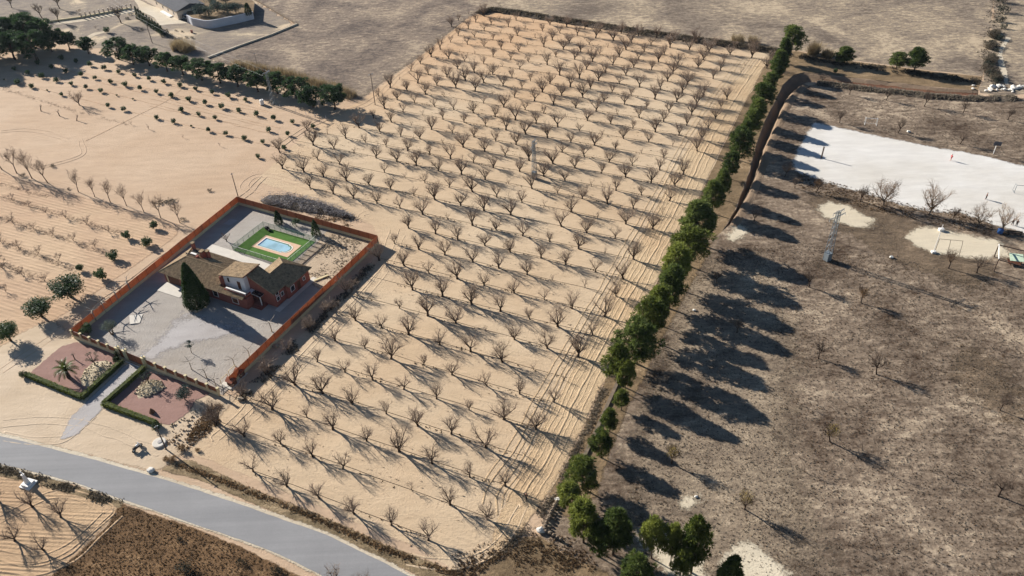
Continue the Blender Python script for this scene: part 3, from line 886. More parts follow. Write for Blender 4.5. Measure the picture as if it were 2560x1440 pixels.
# spoil heaps along the park lip of the ditch
pts_ = [p for p in DITCH_R[44:]]
for i_, p in enumerate(pts_):
    d_ = (pts_[min(i_ + 1, len(pts_) - 1)] - pts_[max(i_ - 1, 0)]).normalized(); n_ = Vector((d_.y, -d_.x, 0))
    if n_.x < 0: n_ = -n_
    h_ = .42 * (.55 + .8 * abs(mnoise.noise(Vector((i_ * .45, 3, 1)))) + .3 * math.sin(i_ * .9))
    for s_, z_ in ((.02, .02), (.35, .8), (.8, 1), (1.3, .55), (2.0, 0.0)):
        q_ = p + n_ * s_; mm.v.append((q_.x, q_.y, .015 + z_ * h_ + (.02 if s_ > 2 else 0)))
for i_ in range(len(pts_) - 1):
    for j_ in range(4):
        k_ = i_ * 5 + j_; mm.f.append((k_, k_ + 1, k_ + 6, k_ + 5)); mm.mi.append(0)
structure(mm.build('spoil_bank', M_ditch, None, True))
EDGE = [(1922, 150), (1852, 255), (1786, 372), (1724, 505), (1664, 622), (1602, 742), (1540, 860), (1484, 968), (1440, 1060), (1392, 1160), (1330, 1260)]
for k_, (o_, w_, h_) in enumerate([(0, .35, .06), (1.0, .3, .04), (1.9, .45, .1), (2.9, .3, .05), (3.8, .35, .06), (4.6, .3, .04), (5.6, .4, .07), (6.5, .3, .04), (7.6, .35, .07), (8.8, .3, .04)]):
    ridge(EDGE, w_, h_, 'soil_ridge', M_track, 3 + k_ * 2, .05, -(o_ + .15))
def ruts(px, seed, mat, h=.07, gap=1.7, w_=.32, z=.03):
    for sg in (-.5, .5): ridge(px, w_, h, 'wheel_rut', mat, seed + sg, z, sg * gap)
ruts([(660, 442), (620, 482), (540, 545), (450, 610), (340, 695), (220, 780), (120, 850), (0, 930)], 3, M_sand)
ruts([(985, 575), (962, 640), (885, 738), (790, 838), (700, 932), (610, 1030), (540, 1095)], 5, M_orch)
ruts([(1000, 590), (978, 650), (905, 750), (812, 850), (722, 945), (632, 1045)], 7, M_orch, .05)
ruts([(0, 1062), (120, 1050), (220, 1062), (320, 1098), (400, 1130)], 9, M_fore, .05, 1.7, .3, .06)
ruts([(230, 1040), (190, 1075), (150, 1100), (60, 1100), (0, 1085)], 11, M_fore, .05, 1.7, .3, .06)
ruts([(-40, 1405), (80, 1428), (180, 1395), (245, 1335), (300, 1285)], 13, M_lowf, .12, 1.6, .45)
ruts([(-40, 1380), (80, 1400), (165, 1372), (230, 1318), (270, 1280)], 15, M_lowf, .1, 1.4, .4)
ruts([(0, 1300), (120, 1240), (200, 1240), (270, 1275)], 17, M_lowf, .08, 1.5, .35)
ruts([(1020, 1400), (1120, 1412), (1210, 1390), (1270, 1335), (1310, 1260)], 19, M_orch, .07, 1.6, .35)
ruts([(690, 372), (770, 318), (860, 280), (925, 255), (1000, 190), (1080, 125), (1160, 60)], 21, M_orch, .08, 1.8, .4)
ruts([(660, 500), (610, 470), (640, 440), (700, 445), (780, 470)], 23, M_sand, .04)
ruts([(1020, 600), (960, 565), (900, 545), (930, 530), (1000, 545)], 25, M_orch, .05, 1.5, .3)
ruts([(100, 420), (190, 395), (208, 375), (198, 350)], 27, M_sand, .05, 1.5, .3)
ruts([(0, 330), (60, 325), (110, 330), (170, 350)], 29, M_sand, .04, 1.5, .3)
# ================================================================ PINES
def depth_m(p):
    return (ROT.transposed() @ (p - Vector((0, 0, CAM_H)))).z
def crown_place(u, v, rpx, H, zc=0.58):
    p = gp(u, v, H * zc)
    r = rpx / (FOC / depth_m(p))
    return Vector((p.x, p.y, 0.02)), r
OV = [pine(400 + i, 9, 2.6, 2.4 + .3 * (i % 3), 88, 'oval' if i % 2 else 'cone', PINE_A, 30, .52, random.Random(i).uniform(-.5, .5)) for i in range(5)]
OVY = [pine(420 + i, 9, 2.8, 3.0, 96, 'cone' if i % 3 == 1 else 'oval', PINE_Y, 32, .5, random.Random(i).uniform(-.4, .4)) for i in range(4)]
UM = [pine(440 + i, 6.2, 2.9, 1.9, 46, 'umbrella', PINE_B, 66, .42, random.Random(i).uniform(-.5, .5), .2) for i in range(5)]
rp = random.Random(31)
def place_pine(kit, n, u, v, rpx, H, Hk, Rk, label, group=None, name='pine_tree', zc=0.58):
    q, r = crown_place(u, v, rpx, H, zc)
    s = (r / Rk, r / Rk, H / Hk)
    return inst(kit[n % len(kit)], name, label, 'pine', q, rp.uniform(0, 6.28), group, s)
ROWP = [(1983, 98, 23, 9.5), (1963, 123, 18, 8), (1952, 156, 22, 8), (1941, 176, 20, 7.5), (1927, 206, 17, 6.5), (1910, 238, 24, 8), (1895, 276, 24, 8), (1880, 304, 24, 8), (1862, 336, 23, 8), (1852, 358, 29, 8.5), (1828, 411, 19, 7), (1808, 456, 23, 8), (1786, 488, 28, 8.5)]
for i, (u, v, r, H) in enumerate(ROWP):
    place_pine(OV, i * 3 + 1, u, v, r * 1.16, H, 9, 2.6, 'dark green pine in the dense row along the ditch lip' if i else 'tall pine at the head of the row where the ditch bends', 'pines along the ditch' if i else None)
ROWQ = [(1750, 552, 42, 10.5), (1725, 612, 37, 9.5), (1690, 662, 37, 10), (1677, 714, 38, 10), (1645, 758, 27, 9), (1628, 795, 33, 9.5), (1592, 850, 40, 10), (1547, 905, 33, 9.5), (1566, 938, 20, 8)]
for i, (u, v, r, H) in enumerate(ROWQ):
    place_pine(OVY if i % 3 else OV, i + 2, u, v, r * 1.2, H, 9, 2.6 if i % 3 == 0 else 2.8, 'big bushy pine in the close row between tilled track and park' , 'bushy pines beside the tilled track')
for i, (u, v, r, H, lab) in enumerate([(1555, 995, 23, 4.6, 'pale round pine on a bare stem just below the bushy row'), (1526, 1045, 27, 5.2, 'bright little pine standing over the low ditch wall'), (1504, 1107, 31, 5.6, 'loose rounded pine between two smaller ones by the track edge'), (1457, 1178, 42, 6.4, 'wide light green pine leaning over the track edge'), (1425, 1232, 36, 5.6, 'dense low pine at the head of the broken stone wall')]):
    place_pine(OVY, i, u, v, r * 1.0, H, 9, 2.8, lab, zc=.66)
for i, (u, v, r, H, lab) in enumerate([(1460, 1292, 42, 9.5, 'bright pine at the corner of the pine clump by the stone wall'), (1500, 1345, 30, 7.0, 'lower dark pine tucked below the corner clump'), (1538, 1315, 46, 10.5, 'broad dark pine in the middle of the corner clump'), (1636, 1335, 30, 9.0, 'slender pine standing alone beside the corner clump'), (1684, 1352, 27, 9.0, 'yellow green pine pressed against the tallest clump pine'), (1742, 1350, 44, 12.0, 'tallest yellow green pine of the corner clump'), (1706, 1400, 30, 7.0, 'low pine skirting the foot of the tallest clump pine'), (1826, 1428, 34, 8.0, 'dark pine apart from the clump on bare sand'), (1590, 1440, 44, 9.0, 'shaded pine at the back of the corner clump')]):
    place_pine(OVY if i not in (1, 2, 7, 8) else OV, i, u, v, r * 1.05, H, 9, 2.8 if i not in (1, 2, 7, 8) else 2.6, lab, zc=.66)
for i, (u, v, r, H, lab) in enumerate([(2110, 135, 27, 5.5, 'pine on the ditch bank beside a clump of straw reeds'), (2246, 150, 21, 5.0, 'smaller pine of the pair on the ditch bank'), (2294, 147, 33, 7.0, 'larger pine of the pair on the ditch bank')]):
    place_pine(OV, i, u, v, r * 1.0, H, 9, 2.6, lab, zc=.6)
for i, (u, v, r, H) in enumerate([(165, 97, 21, 6), (213, 110, 19, 5.4), (287, 118, 28, 6.5), (325, 133, 23, 6), (365, 136, 25, 6), (410, 150, 21, 6), (450, 158, 26, 6), (497, 170, 27, 6.2), (543, 178, 27, 6.2), (588, 187, 26, 6), (638, 198, 27, 6.2), (687, 203, 27, 6.2), (735, 215, 27, 6.2), (777, 237, 27, 6), (832, 238, 31, 6.8)]):
    place_pine(UM, i, u, v, r * 1.22, H, 6.2, 2.9, 'round umbrella pine in the row bounding the bush field' if i > 1 else ('single umbrella pine with a bent stem beside the big grove' if i == 0 else 'small umbrella pine between the grove and the pine row'), 'umbrella pines in the row' if i > 1 else None, zc=.66)
for i, (u, v, r, H) in enumerate([(12, 72, 36, 10), (60, 66, 44, 11), (104, 78, 36, 10), (20, 108, 40, 9), (76, 106, 40, 9.5), (118, 97, 24, 7), (-30, 92, 44, 10), (-70, 120, 40, 10), (-110, 95, 44, 11)]):
    place_pine(UM, i + 3, u, v, r * 1.05, H, 6.2, 2.9, 'tall dark pine in the grove beside the villa plot', 'grove pines', zc=.66)

# ================================================================ BUSH FIELD
CIT = foliage('bush_leaves', (0.030, 0.062, 0.024, 1), (0.085, 0.135, 0.050, 1), 0.6, 0.25)
CITB = foliage('citrus_leaves', (0.024, 0.052, 0.016, 1), (0.080, 0.130, 0.038, 1), 0.55, 0.25)
BUSH = [leafy(500 + i, 1.5, .85, .08, 24, 44, .2, CIT, r0=.05) for i in range(4)]
bz = [(905, 660), (1047, 693), (1190, 728), (1350, 765), (1497, 798), (1645, 832), (1805, 866), (1957, 900), (2122, 938), (2290, 972), (2457, 1008), (620, 595), (762, 628), (385, 642), (518, 680), (665, 725), (812, 758), (955, 790), (1110, 828), (1253, 862), (1410, 895), (1567, 930), (1718, 968), (1888, 1008), (2052, 1045), (2222, 1082), (2392, 1118), (145, 700), (290, 740), (425, 776), (567, 815), (715, 850), (860, 885), (1015, 922), (1818, 1114), (1990, 1155), (2158, 1192), (180, 838), (322, 876), (620, 955), (1085, 1068), (1243, 1106), (1570, 1188), (1742, 1228), (2092, 1312), (2262, 1348), (2447, 1395)]
bpx = [(x / 4, y / 4) for x, y in bz] + [(640 + x / 4, y / 4) for x, y in [(10, 1155), (185, 1196), (367, 1232), (572, 1275), (132, 1314), (320, 1352), (70, 1432)]] + [(711, 372), (645.5, 394)]
rb = random.Random(8)
for i, (u, v) in enumerate(bpx):
    p = gp(u, v + 1)
    inst(BUSH[i % 4], 'young_bush', 'small round dark green bush planted in a sandy field row', 'bush', (p.x, p.y, .02), rb.uniform(0, 6.28), 'young bushes of the sandy field', rb.uniform(.85, 1.2))
for u, v in [(1170 / 4, 962 / 4), (1333 / 4, 998 / 4), (475 / 4, 912 / 4), (1915 / 4, 1268 / 4), (45 / 4, 803 / 4)]:
    p = gp(u, v)
    inst(BUSH[1], 'young_bush', 'tiny stunted seedling in a gap of the bush rows', 'bush', (p.x, p.y, .02), rb.uniform(0, 6.28), 'stunted seedlings', .42)
for i, (u, v, s) in enumerate([(385, 572, 1.35), (319, 596, 1.3), (370, 614, 1.6), (287, 648, 1.6), (204, 677, 1.15), (256, 697, 1.7)]):
    p = gp(u, v)
    inst(BUSH[i % 4], 'citrus_bush', 'larger green bush beside the path outside the brown fence' if s > 1.4 else 'green bush ending a vine row near the brown fence', 'bush', (p.x, p.y, .02), rb.uniform(0, 6.28), 'larger bushes by the fence path' if s > 1.4 else 'bushes ending the vine rows', s)
# wheel lines and the cross track of the bush field as low soil ridges
for k, px in enumerate([[(455, 222), (420, 250), (350, 285), (280, 320), (215, 352)], [(170, 175), (330, 212), (500, 250), (690, 285)], [(240, 205), (400, 243), (560, 285), (700, 320)]]):
    ridge(px, .45, .05, 'soil_ridge', M_vine, 40 + k, .03)

for k, (a, b) in enumerate([((905, 660), (2457, 1008)), ((385, 642), (2392, 1118)), ((145, 700), (2158, 1192)), ((45, 803), (2447, 1395)), ((1600, 830), (2560, 1080)), ((1500, 985), (2560, 1250)), ((1500, 1060), (2560, 1300)), ((1650, 960), (2560, 1180))]):
    u0, v0, u1, v1 = a[0] / 4, a[1] / 4, b[0] / 4, b[1] / 4
    ridge([(u0 + (u1 - u0) * t_, v0 + (v1 - v0) * t_) for t_ in (0, .25, .5, .75, 1, 1.12)], .3, .09, 'soil_ridge', M_vine, 60 + k, .02)
# ================================================================ BARE TREES WEST
SLIM = [bare_tree(600 + i, H=6.4, spread=1.7, trunk=2.3, r0=.10, limbs=5, sec=5, ter=5, fine=2, upward=.8, twr=.015, mats=(M_barkpale, M_twig2)) for i in range(4)]
rt = random.Random(12)
for i, (u, v, s) in enumerate([(5, 424, 1.15), (42, 433, 1.15), (80, 446, 1.2), (119, 457, 1.12), (196, 480, .92), (237, 492, .85), (276, 506, .95), (316, 514, .85), (360, 530, .88), (402, 545, .95), (450, 557, .9)]):
    p = gp(u, v)
    inst(SLIM[i % 4], 'slim_tree', 'tall slim leafless tree in the line above the vine field' if s > 1 else 'slim leafless tree in the line leading to the fence corner', 'tree', (p.x, p.y, .02), rt.uniform(0, 6.28), 'tall slim trees' if s > 1 else 'slim trees towards the fence', s)
VINE = [bare_tree(640 + i, H=2.3, spread=1.7, trunk=.45, r0=.055, limbs=4, sec=4, ter=5, fine=2, upward=.35, twr=.012) for i in range(5)]
vz = [(-130, 500), (120, 560), (290, 620), (460, 690), (660, 742), (870, 806), (1090, 882), (-60, 720), (130, 790), (340, 850), (530, 905), (735, 968), (950, 1034), (10, 980), (190, 1040), (390, 1098), (590, 1170), (-10, 1180), (30, 1250), (220, 1310), (450, 1375), (60, 1480), (-120, 1050), (-100, 1390)]
for i, (x, y) in enumerate(vz):
    p = gp(x / 4, 360 + y / 4)
    inst(VINE[i % 5], 'bare_vine', 'low sprawling leafless vine bush in the pale furrowed field', 'vine', (p.x, p.y, .02), rt.uniform(0, 6.28), 'vines of the furrowed field', rt.uniform(.85, 1.15))
# pruned wood left along the vine rows
M_prune = plain('prunings', srgb(92, 74, 62), .95, .3, 1.0, .1)
mb = MB(); rr_ = random.Random(3)
for (a, b, n) in [((0, 492), (330, 592), 420), ((0, 545), (290, 642), 420), ((0, 602), (190, 678), 330), ((0, 660), (120, 705), 200), ((0, 220), (210, 285), 260), ((245, 292), (320, 312), 60), ((0, 460), (120, 492), 160)]:
    A = gp(*a); Bq = gp(*b); nn = Vector((-(Bq - A).y, (Bq - A).x, 0)).normalized()
    for _ in range(n):
        q = A.lerp(Bq, rr_.random()) + nn * rr_.gauss(0, .45)
        an = rr_.uniform(0, 6.28); l = rr_.uniform(.3, .9)
        mb.tube([q + Vector((0, 0, .05)), q + Vector((math.cos(an) * l, math.sin(an) * l, rr_.uniform(.05, .3)))], [.02, .012], 3, 0, False)
stuff(mb.build('prunings', M_prune), 'cut brown prunings strewn along the vine rows', 'prunings')
# solitary trees of the sandy field
WIDE = [bare_tree(660 + i, H=4.6, spread=3.4, trunk=.8, r0=.16, limbs=5, sec=6, ter=5, fine=3, upward=.3, twr=.015, mats=(M_bark, M_twig2)) for i in range(2)]
p = gp(199, 263)
inst(WIDE[0], 'bare_tree', 'wide leafless tree standing alone in the sandy field', 'tree', (p.x, p.y, .02), .4)
def pollard(seed, H=1.3, n=5, spike=.6, mats=None, r0=.13):
    rng = random.Random(seed); T = MB(); W = MB()
    tp, d = bent(rng, (0, 0, -.05), (rng.uniform(-.3, .3), rng.uniform(-.3, .3), 1), H, 3, .25, .05)
    T.tube(tp, [r0 * 1.2, r0, r0 * .95, r0 * .9], 6)
    for i in range(n):
        a = rng.uniform(0, 6.28)
        pts, _ = bent(rng, tp[-1], (math.cos(a), math.sin(a), .8), spike, 2, .2, .2)
        T.tube(pts, [r0 * .5, r0 * .4, r0 * .2], 5)
        for j in range(4):
            W.tube([pts[-1], pts[-1] + rnd_dir(rng, .6) * .5], [.014, .006], 3, 0, False)
    mt, mw = mats or (M_bark, M_twig)
    return [('trunk', T.mesh('pollard_trunk', mt, True)), ('shoots', W.mesh('pollard_shoots', mw))]
POL = [pollard(700 + i) for i in range(3)]
for i, (u, v) in enumerate([(103, 278), (149, 290), (192, 302)]):
    p = gp(u, v)
    inst(POL[i], 'pollard_stump', 'cut back tree stump with short shoots in the sandy field', 'stump', (p.x, p.y, .02), rt.uniform(0, 6.28), 'cut back stumps')
for i, (u, v, s) in enumerate([(328, 312, .8), (372, 323, .9), (458, 345, .6), (550, 365, .55)]):
    p = gp(u, v)
    inst(SMALL[i % 4], 'bare_sapling', 'thin leafless sapling near the edge of the bush field', 'sapling', (p.x, p.y, .02), rt.uniform(0, 6.28), 'field edge saplings', s)
# dark low scrubs
SCR = foliage('scrub_leaves', (0.020, 0.026, 0.018, 1), (0.060, 0.066, 0.044, 1), .8, .1)
LOW = [leafy(720 + i, .8, .95, .02, 12, 40, .14, SCR, r0=.03, stems=2) for i in range(3)]
for i, (u, v, s, lab) in enumerate([(132, 417, .9, 'dark scrub bush by the end of the slim tree line'), (57, 441, 1.0, 'dark scrub bush under the tall slim trees'), (172, 473, .6, 'low dark scrub between two slim trees'), (524, 478, .8, 'grey tumbleweed lying alone on the sand'), (458, 551, .9, 'dark scrub at the foot of the last slim tree')]):
    p = gp(u, v)
    inst(LOW[i % 3], 'scrub_bush', lab, 'bush', (p.x, p.y, .02), rt.uniform(0, 6.28), None, s)
p = gp(415, 506)
inst(LOW[0], 'scrub_patch', 'wide flat grey scrub patch behind the slim trees', 'bush', (p.x, p.y, .02), .3, None, (3.4, 1.6, .8))
# round trees outside the front corner
RND = [leafy(740 + i, 4.2, 2.1, 1.2, 52, 90, .24, CITB, M_barkpine, .16) for i in range(3)]
for i, (u, v, r, H, lab) in enumerate([(165, 716, 45, 4.6, 'round green tree on the path outside the fence, above the others'), (93, 768, 38, 4.2, 'round green tree between two others on the fence path'), (14, 828, 36, 4.2, 'round green tree beside the pale forecourt edge')]):
    q, rm = crown_place(u, v, r, H, .62)
    inst(RND[i], 'round_tree', lab, 'tree', q, rt.uniform(0, 6.28), None, (rm / 2.1, rm / 2.1, H / 4.2))
# lower left plot and the road side
for i, (u, v, s, lab) in enumerate([(82, 1268, .85, 'leafless tree by the roadside in the low furrowed plot'), (152, 1293, .75, 'leafless tree beside the curved wheel tracks'), (37, 1352, .8, 'leafless tree in the low plot beyond the curved tracks'), (110, 1376, .75, 'leafless tree near the scrub edge of the low plot'), (-4, 1252, .8, 'leafless tree by the white wayside cross')]):
    p = gp(u, v)
    inst(BIG[(i * 2) % 9], 'bare_tree', lab, 'tree', (p.x, p.y, .02), rt.uniform(0, 6.28), None, s)
for i, (u, v, s, lab) in enumerate([(836, 1470, 1.0, 'leafless tree rising over the lower road edge'), (905, 1478, .8, 'smaller leafless tree beside the lower road edge')]):
    p = gp(u, v)
    inst(BIG[i + 3], 'bare_tree', lab, 'tree', (p.x, p.y, .02), rt.uniform(0, 6.28), None, s)
for i, (u, v, s, lab) in enumerate([(543, 1058, 1.05, 'leafless tree at the rubble heap by the plot corner'), (878, 722, .95, 'bare grey shrub in the shade of the side fence, farthest along'), (828, 775, .9, 'bare grey shrub in the shade of the side fence, past the step'), (770, 820, .85, 'bare grey shrub in the fence shade beside the shadow step'), (668, 930, 1.1, 'wide bare shrub in the fence shade near the plot corner')]):
    p = gp(u, v)
    inst(BIG[(i + 5) % 9], 'bare_tree' if i == 0 else 'bare_shrub', lab, 'tree' if i == 0 else 'shrub', (p.x, p.y, .02), rt.uniform(0, 6.28), None, s if i == 0 else (s, s, s * .62))
# ================================================================ THE WALLED PLOT
M_cream = plain('cream_render', srgb(206, 190, 150), .9, .08, .7, .15, .15)
M_capst = plain('cream_coping', srgb(214, 200, 164), .9, .06, .7, .15)
def panelmat():
    m, nt, b = newmat('rust_brown_screen', .75, .2)
    tc = N(nt, 'ShaderNodeTexCoord').outputs['Object']
    f = noise_n(nt, mapping(nt, tc, None, (3, 3, .6)), 1.5, 4, .6)
    c = ramp(nt, f, .3, .7, srgb(154, 108, 80), srgb(176, 128, 98))
    oi = N(nt, 'ShaderNodeObjectInfo').outputs['Random']
    c = mixc(nt, 1.0, c, ramp(nt, oi, 0, 1, (.88, .88, .88, 1), (1.08, 1.08, 1.08, 1)), 'MULTIPLY')
    nt.links.new(c, b.inputs['Base Color'])
    t = N(nt, 'ShaderNodeBsdfTranslucent'); nt.links.new(c, t.inputs['Color'])
    mx = N(nt, 'ShaderNodeMixShader'); mx.inputs[0].default_value = .55
    nt.links.new(b.outputs[0], mx.inputs[1]); nt.links.new(t.outputs[0], mx.inputs[2])
    nt.links.new(mx.outputs[0], nt.nodes['Material Output'].inputs['Surface'])
    return m
M_panel = panelmat()
M_iron = plain('brown_iron', srgb(96, 56, 40), .6, .15, 2, .3)
M_white = plain('white_paint', srgb(226, 222, 214), .7, .05, 1.5, .3)
M_dark = plain('dark_glass', srgb(34, 38, 44), .25, .2, 1, .5)
M_wood = plain('brown_wood', srgb(88, 54, 38), .7, .2, 3, .2)

def side_wall(a, b, label, name='boundary_wall', base=.8, ph=1.55, pw=2.6, steps=()):
    """rendered base wall carrying a row of rust-brown screen panels"""
    d = (b - a); L = d.length; ang = math.atan2(d.y, d.x)
    t = thing(name, label, 'wall', (a.x, a.y, 0), ang)
    m = MB(); m.box(0, L, -.12, .12, -.1, base); m.build('base_wall', M_cream, t)
    n = int(L / pw)
    pwid = L / n
    pm = MB(); pm.box(.03, pwid - .03, -.03, .03, base + .004, base + ph); pme = pm.mesh('screen_panel', M_panel)
    pp = MB(); pp.box(-.04, .04, -.05, .05, base + .002, base + ph + .03); ppm = pp.mesh('panel_post', M_iron)
    for i in range(n):
        dz = -.04 * (i % 5)
        o = put('screen_panel', pme, t, (i * pwid, 0, 0))
        if i: put('panel_post', ppm, t, (i * pwid, 0, 0))
    return t
WA, WB, WC, WD = hl(-7.2, 31), hl(34.4, 31), hl(35.3, -21.3), hl(-3.2, -21.6)
side_wall(WA, WD, 'rust brown screen wall on cream base along the vine field')
side_wall(WB, WA, 'rust brown screen wall on cream base below the brush heap')
side_wall(WC + (WB - WC).normalized() * 2.6, WB, 'rust brown screen wall on cream base along the orchard')

# front wall with piers and recessed screens, and the gates
FL = (WC - WD).length; FA = math.atan2((WC - WD).y, (WC - WD).x)
def front_wall(x0, x1, n, label):
    t = thing('front_wall', label, 'wall', hl(x0, -21.6), HROT)
    L = x1 - x0; w_ = L / n
    m = MB(); m.box(0, L, -.14, .14, -.1, .95); m.build('base_wall', M_cream, t)
    pm = MB(); pm.box(-.2, .2, -.2, .2, .952, 2.1); pm.box(-.25, .25, -.25, .25, 2.102, 2.2); pme = pm.mesh('pier', M_cream)
    sm = MB(); sm.box(.24, w_ - .24, -.03, .03, .99, 1.95); sme = sm.mesh('screen_panel', M_panel)
    rm = MB(); rm.box(.2, w_ - .2, -.05, .05, 1.952, 2.02); rme = rm.mesh('top_rail', M_iron)
    for i in range(n + 1): put('pier', pme, t, (i * w_, 0, 0))
    for i in range(n):
        put('screen_panel', sme, t, (i * w_, 0, 0)); put('top_rail', rme, t, (i * w_, 0, 0))
    return t
front_wall(-3.2, 9.4, 5, 'cream front wall with piers between the shaded corner and the small gate')
front_wall(17.0, 35.2, 7, 'cream front wall with piers between the car gate and the kennels')
gp_m = MB(); gp_m.box(-.3, .3, -.3, .3, -.05, 2.45); gp_m.box(-.38, .38, -.38, .38, 2.452, 2.56)
gl_m = MB(); gl_m.lathe((0, 0, 2.57), [(.05, 0), (.16, .1), (.18, .22), (.12, .34), (.02, .4)], 8)
gpm, glm = gp_m.mesh('gate_pier', M_cream), gl_m.mesh('globe_lamp', M_white)
for x, lab in ((9.75, 'cream gate pier with a white globe beside the hedge end'), (11.7, 'thick cream gate pier with a white globe between the two gates'), (16.65, 'cream gate pier with a white globe past the car gate')):
    t = thing('gate_pier', lab, 'pier', hl(x, -21.6), HROT)
    put('pier_shaft', gpm, t); put('globe_lamp', glm, t)
def gate(x0, x1, label, y=-21.6, h=2.0, ang=0.0):
    t = thing('gate', label, 'gate', hl(x0, y), HROT + ang)
    L = x1 - x0
    f = MB()
    for a, b in (((0, 0, .12), (L, 0, .12)), ((0, 0, h), (L, 0, h)), ((.04, 0, .1), (.04, 0, h)), ((L - .04, 0, .1), (L - .04, 0, h)), ((L / 2, 0, .1), (L / 2, 0, h))): f.bar(a, b, .09)
    f.build('gate_frame', M_iron, t)
    s = MB(); s.box(.09, L / 2 - .05, -.02, .02, .17, h - .06); s.build('gate_sheet', M_panel, t)
    s = MB(); s.box(L / 2 + .05, L - .09, -.02, .02, .17, h - .06); s.build('gate_sheet', M_panel, t)
    return t
gate(10.1, 11.35, 'narrow brown foot gate between the cream piers')
gate(12.1, 16.3, 'wide brown sliding car gate at the driveway')
m = MB(); m.box(0, 5.0, -.06, .06, 0, .05)
o = m.build('gate_rail', M_white); o.location = hl(11.9, -22.3, .12); o.rotation_euler.z = HROT
tag(o, 'white ground rail of the sliding car gate', 'rail')

# ---------------- the house
M_brick = plain('red_brick_render', srgb(138, 84, 72), .9, .14, 1.3, .15, .3)
M_whitew = plain('white_render', srgb(214, 212, 210), .9, .05, .6, .15, .1)
def tilemat():
    m, nt, b = newmat('roof_tiles', .9, .15)
    tc = N(nt, 'ShaderNodeTexCoord').outputs['Object']
    f = noise_n(nt, tc, 1.6, 5, .7)
    c = ramp(nt, f, .3, .7, srgb(96, 80, 62), srgb(168, 144, 112))
    c = mixc(nt, ramp(nt, noise_n(nt, tc, 5.5, 3, .7), .55, .75), c, srgb(190, 172, 140))
    oi = noise_n(nt, tc, .35, 3, .6)
    c = mixc(nt, 1.0, c, ramp(nt, oi, .3, .7, (.85, .86, .86, 1), (1.1, 1.08, 1.05, 1)), 'MULTIPLY')
    nt.links.new(c, b.inputs['Base Color'])
    bump(nt, b, noise_n(nt, tc, 7, 3, .6), .4, .05)
    return m
M_tile = tilemat()
HOUSE = thing('house', 'red brick country house with white upper room and brown tiled roofs', 'house', HO, HROT)
def hbox(name, x0, x1, y0, y1, z0, z1, mat, parent=None):
    m = MB(); m.box(x0, x1, y0, y1, z0, z1); return m.build(name, mat, parent or HOUSE)
def slope(name, o, u, v, U, lo, hi, parent=None, thick=.12):
    """tiled slope: o eave corner, u unit along eave, v unit up the slope, lo(s), hi(s) limits up the slope at s along the eave"""
    o = Vector(o); u = Vector(u).normalized(); v = Vector(v).normalized(); nrm = u.cross(v).normalized()
    if nrm.z < 0: nrm = -nrm
    n = max(2, int(U / .28)); w_ = U / n
    m = MB(); cs = [(0, 0.0), (.15, .055), (.35, .095), (.5, .105), (.65, .095), (.85, .055), (1, 0.0)]
    for i in range(n):
        s0 = i * w_
        pr = []
        for t, h in cs:
            s = s0 + t * w_
            sc = min(max(s, 1e-4), U - 1e-4)
            a, b = lo(sc), hi(sc)
            if b <= a: b = a + 1e-3
            pr.append((o + u * s + v * a + nrm * h, o + u * s + v * b + nrm * h))
        for k in range(len(pr) - 1):
            m.face([pr[k][0], pr[k + 1][0], pr[k + 1][1], pr[k][1]])
    for i in range(12):      # underside
        s0, s1 = U * i / 12, U * (i + 1) / 12
        e = 1e-3
        q = [(s0 + e, lo(s0 + e)), (s1 - e, lo(s1 - e)), (s1 - e, hi(s1 - e)), (s0 + e, hi(s0 + e))]
        if max(hi(s0 + e) - lo(s0 + e), hi(s1 - e) - lo(s1 - e)) < .01: continue
        m.face([o + u * s + v * max(t_, 0) - nrm * thick for s, t_ in reversed(q)])
    for i in range(12):      # eave fascia
        s0, s1 = U * i / 12, U * (i + 1) / 12; e = 1e-3
        a, b = o + u * (s0 + e) + v * lo(s0 + e), o + u * (s1 - e) + v * lo(s1 - e)
        m.face([a - nrm * thick, b - nrm * thick, b + nrm * .02, a + nrm * .02])
    for s in (1e-3, U - 1e-3):
        if hi(s) - lo(s) > .05:
            a, b = o + u * s + v * lo(s), o + u * s + v * hi(s)
            m.face([a - nrm * thick, b - nrm * thick, b + nrm * .03, a + nrm * .03])
    return m.build(name, M_tile, parent or HOUSE)
def ridge_tiles(a, b, parent, r=.15):
    a = Vector(a); b = Vector(b); n = max(2, int((b - a).length / .4)); m = MB()
    for i in range(n):
        p, q = a.lerp(b, i / n), a.lerp(b, (i + 1.12) / n)
        m.tube([p, q], [r, r * .82], 7)
    return m.build('ridge_tiles', M_tile, parent)

# long low wing: walls, garage, hipped roof
hbox('wall', 0, 23.0, 0, 2.0, -.1, 2.62, M_brick)
hbox('wall', 0, 15.6, 2.002, 9.2, -.1, 2.6, M_brick)
ze, zr, yr = 2.7, 4.55, 4.7
x0, x1, yf, yb = -1.0, 15.6, -.45, 9.85
lf = math.hypot(yr - yf, zr - ze); lb = math.hypot(yb - yr, zr - ze); xh = 2.8
lh = math.hypot(xh - x0, zr - ze)
slope('roof_slope', (x0, yf, ze), (1, 0, 0), (0, yr - yf, zr - ze), 16.4, lambda s: 0, lambda s: lf * min(1, s / (xh - x0)))
slope('roof_slope', (15.2, yb, ze), (-1, 0, 0), (0, yr - yb, zr - ze), 16.2, lambda s: 0, lambda s: lb * min(1, (16.2 - s) / (xh - x0)))
slope('roof_slope', (x0, yb, ze), (0, -1, 0), (xh - x0, 0, zr - ze), yb - yf, lambda s: 0, lambda s: lh * max(0, min(s / (yb - yr), (yb - yf - s) / (yr - yf))))
ridge_tiles((xh, yr, zr + .05), (15.5, yr, zr + .05), HOUSE)
ridge_tiles((x0, yf, ze + .08), (xh, yr, zr + .08), HOUSE, .13)
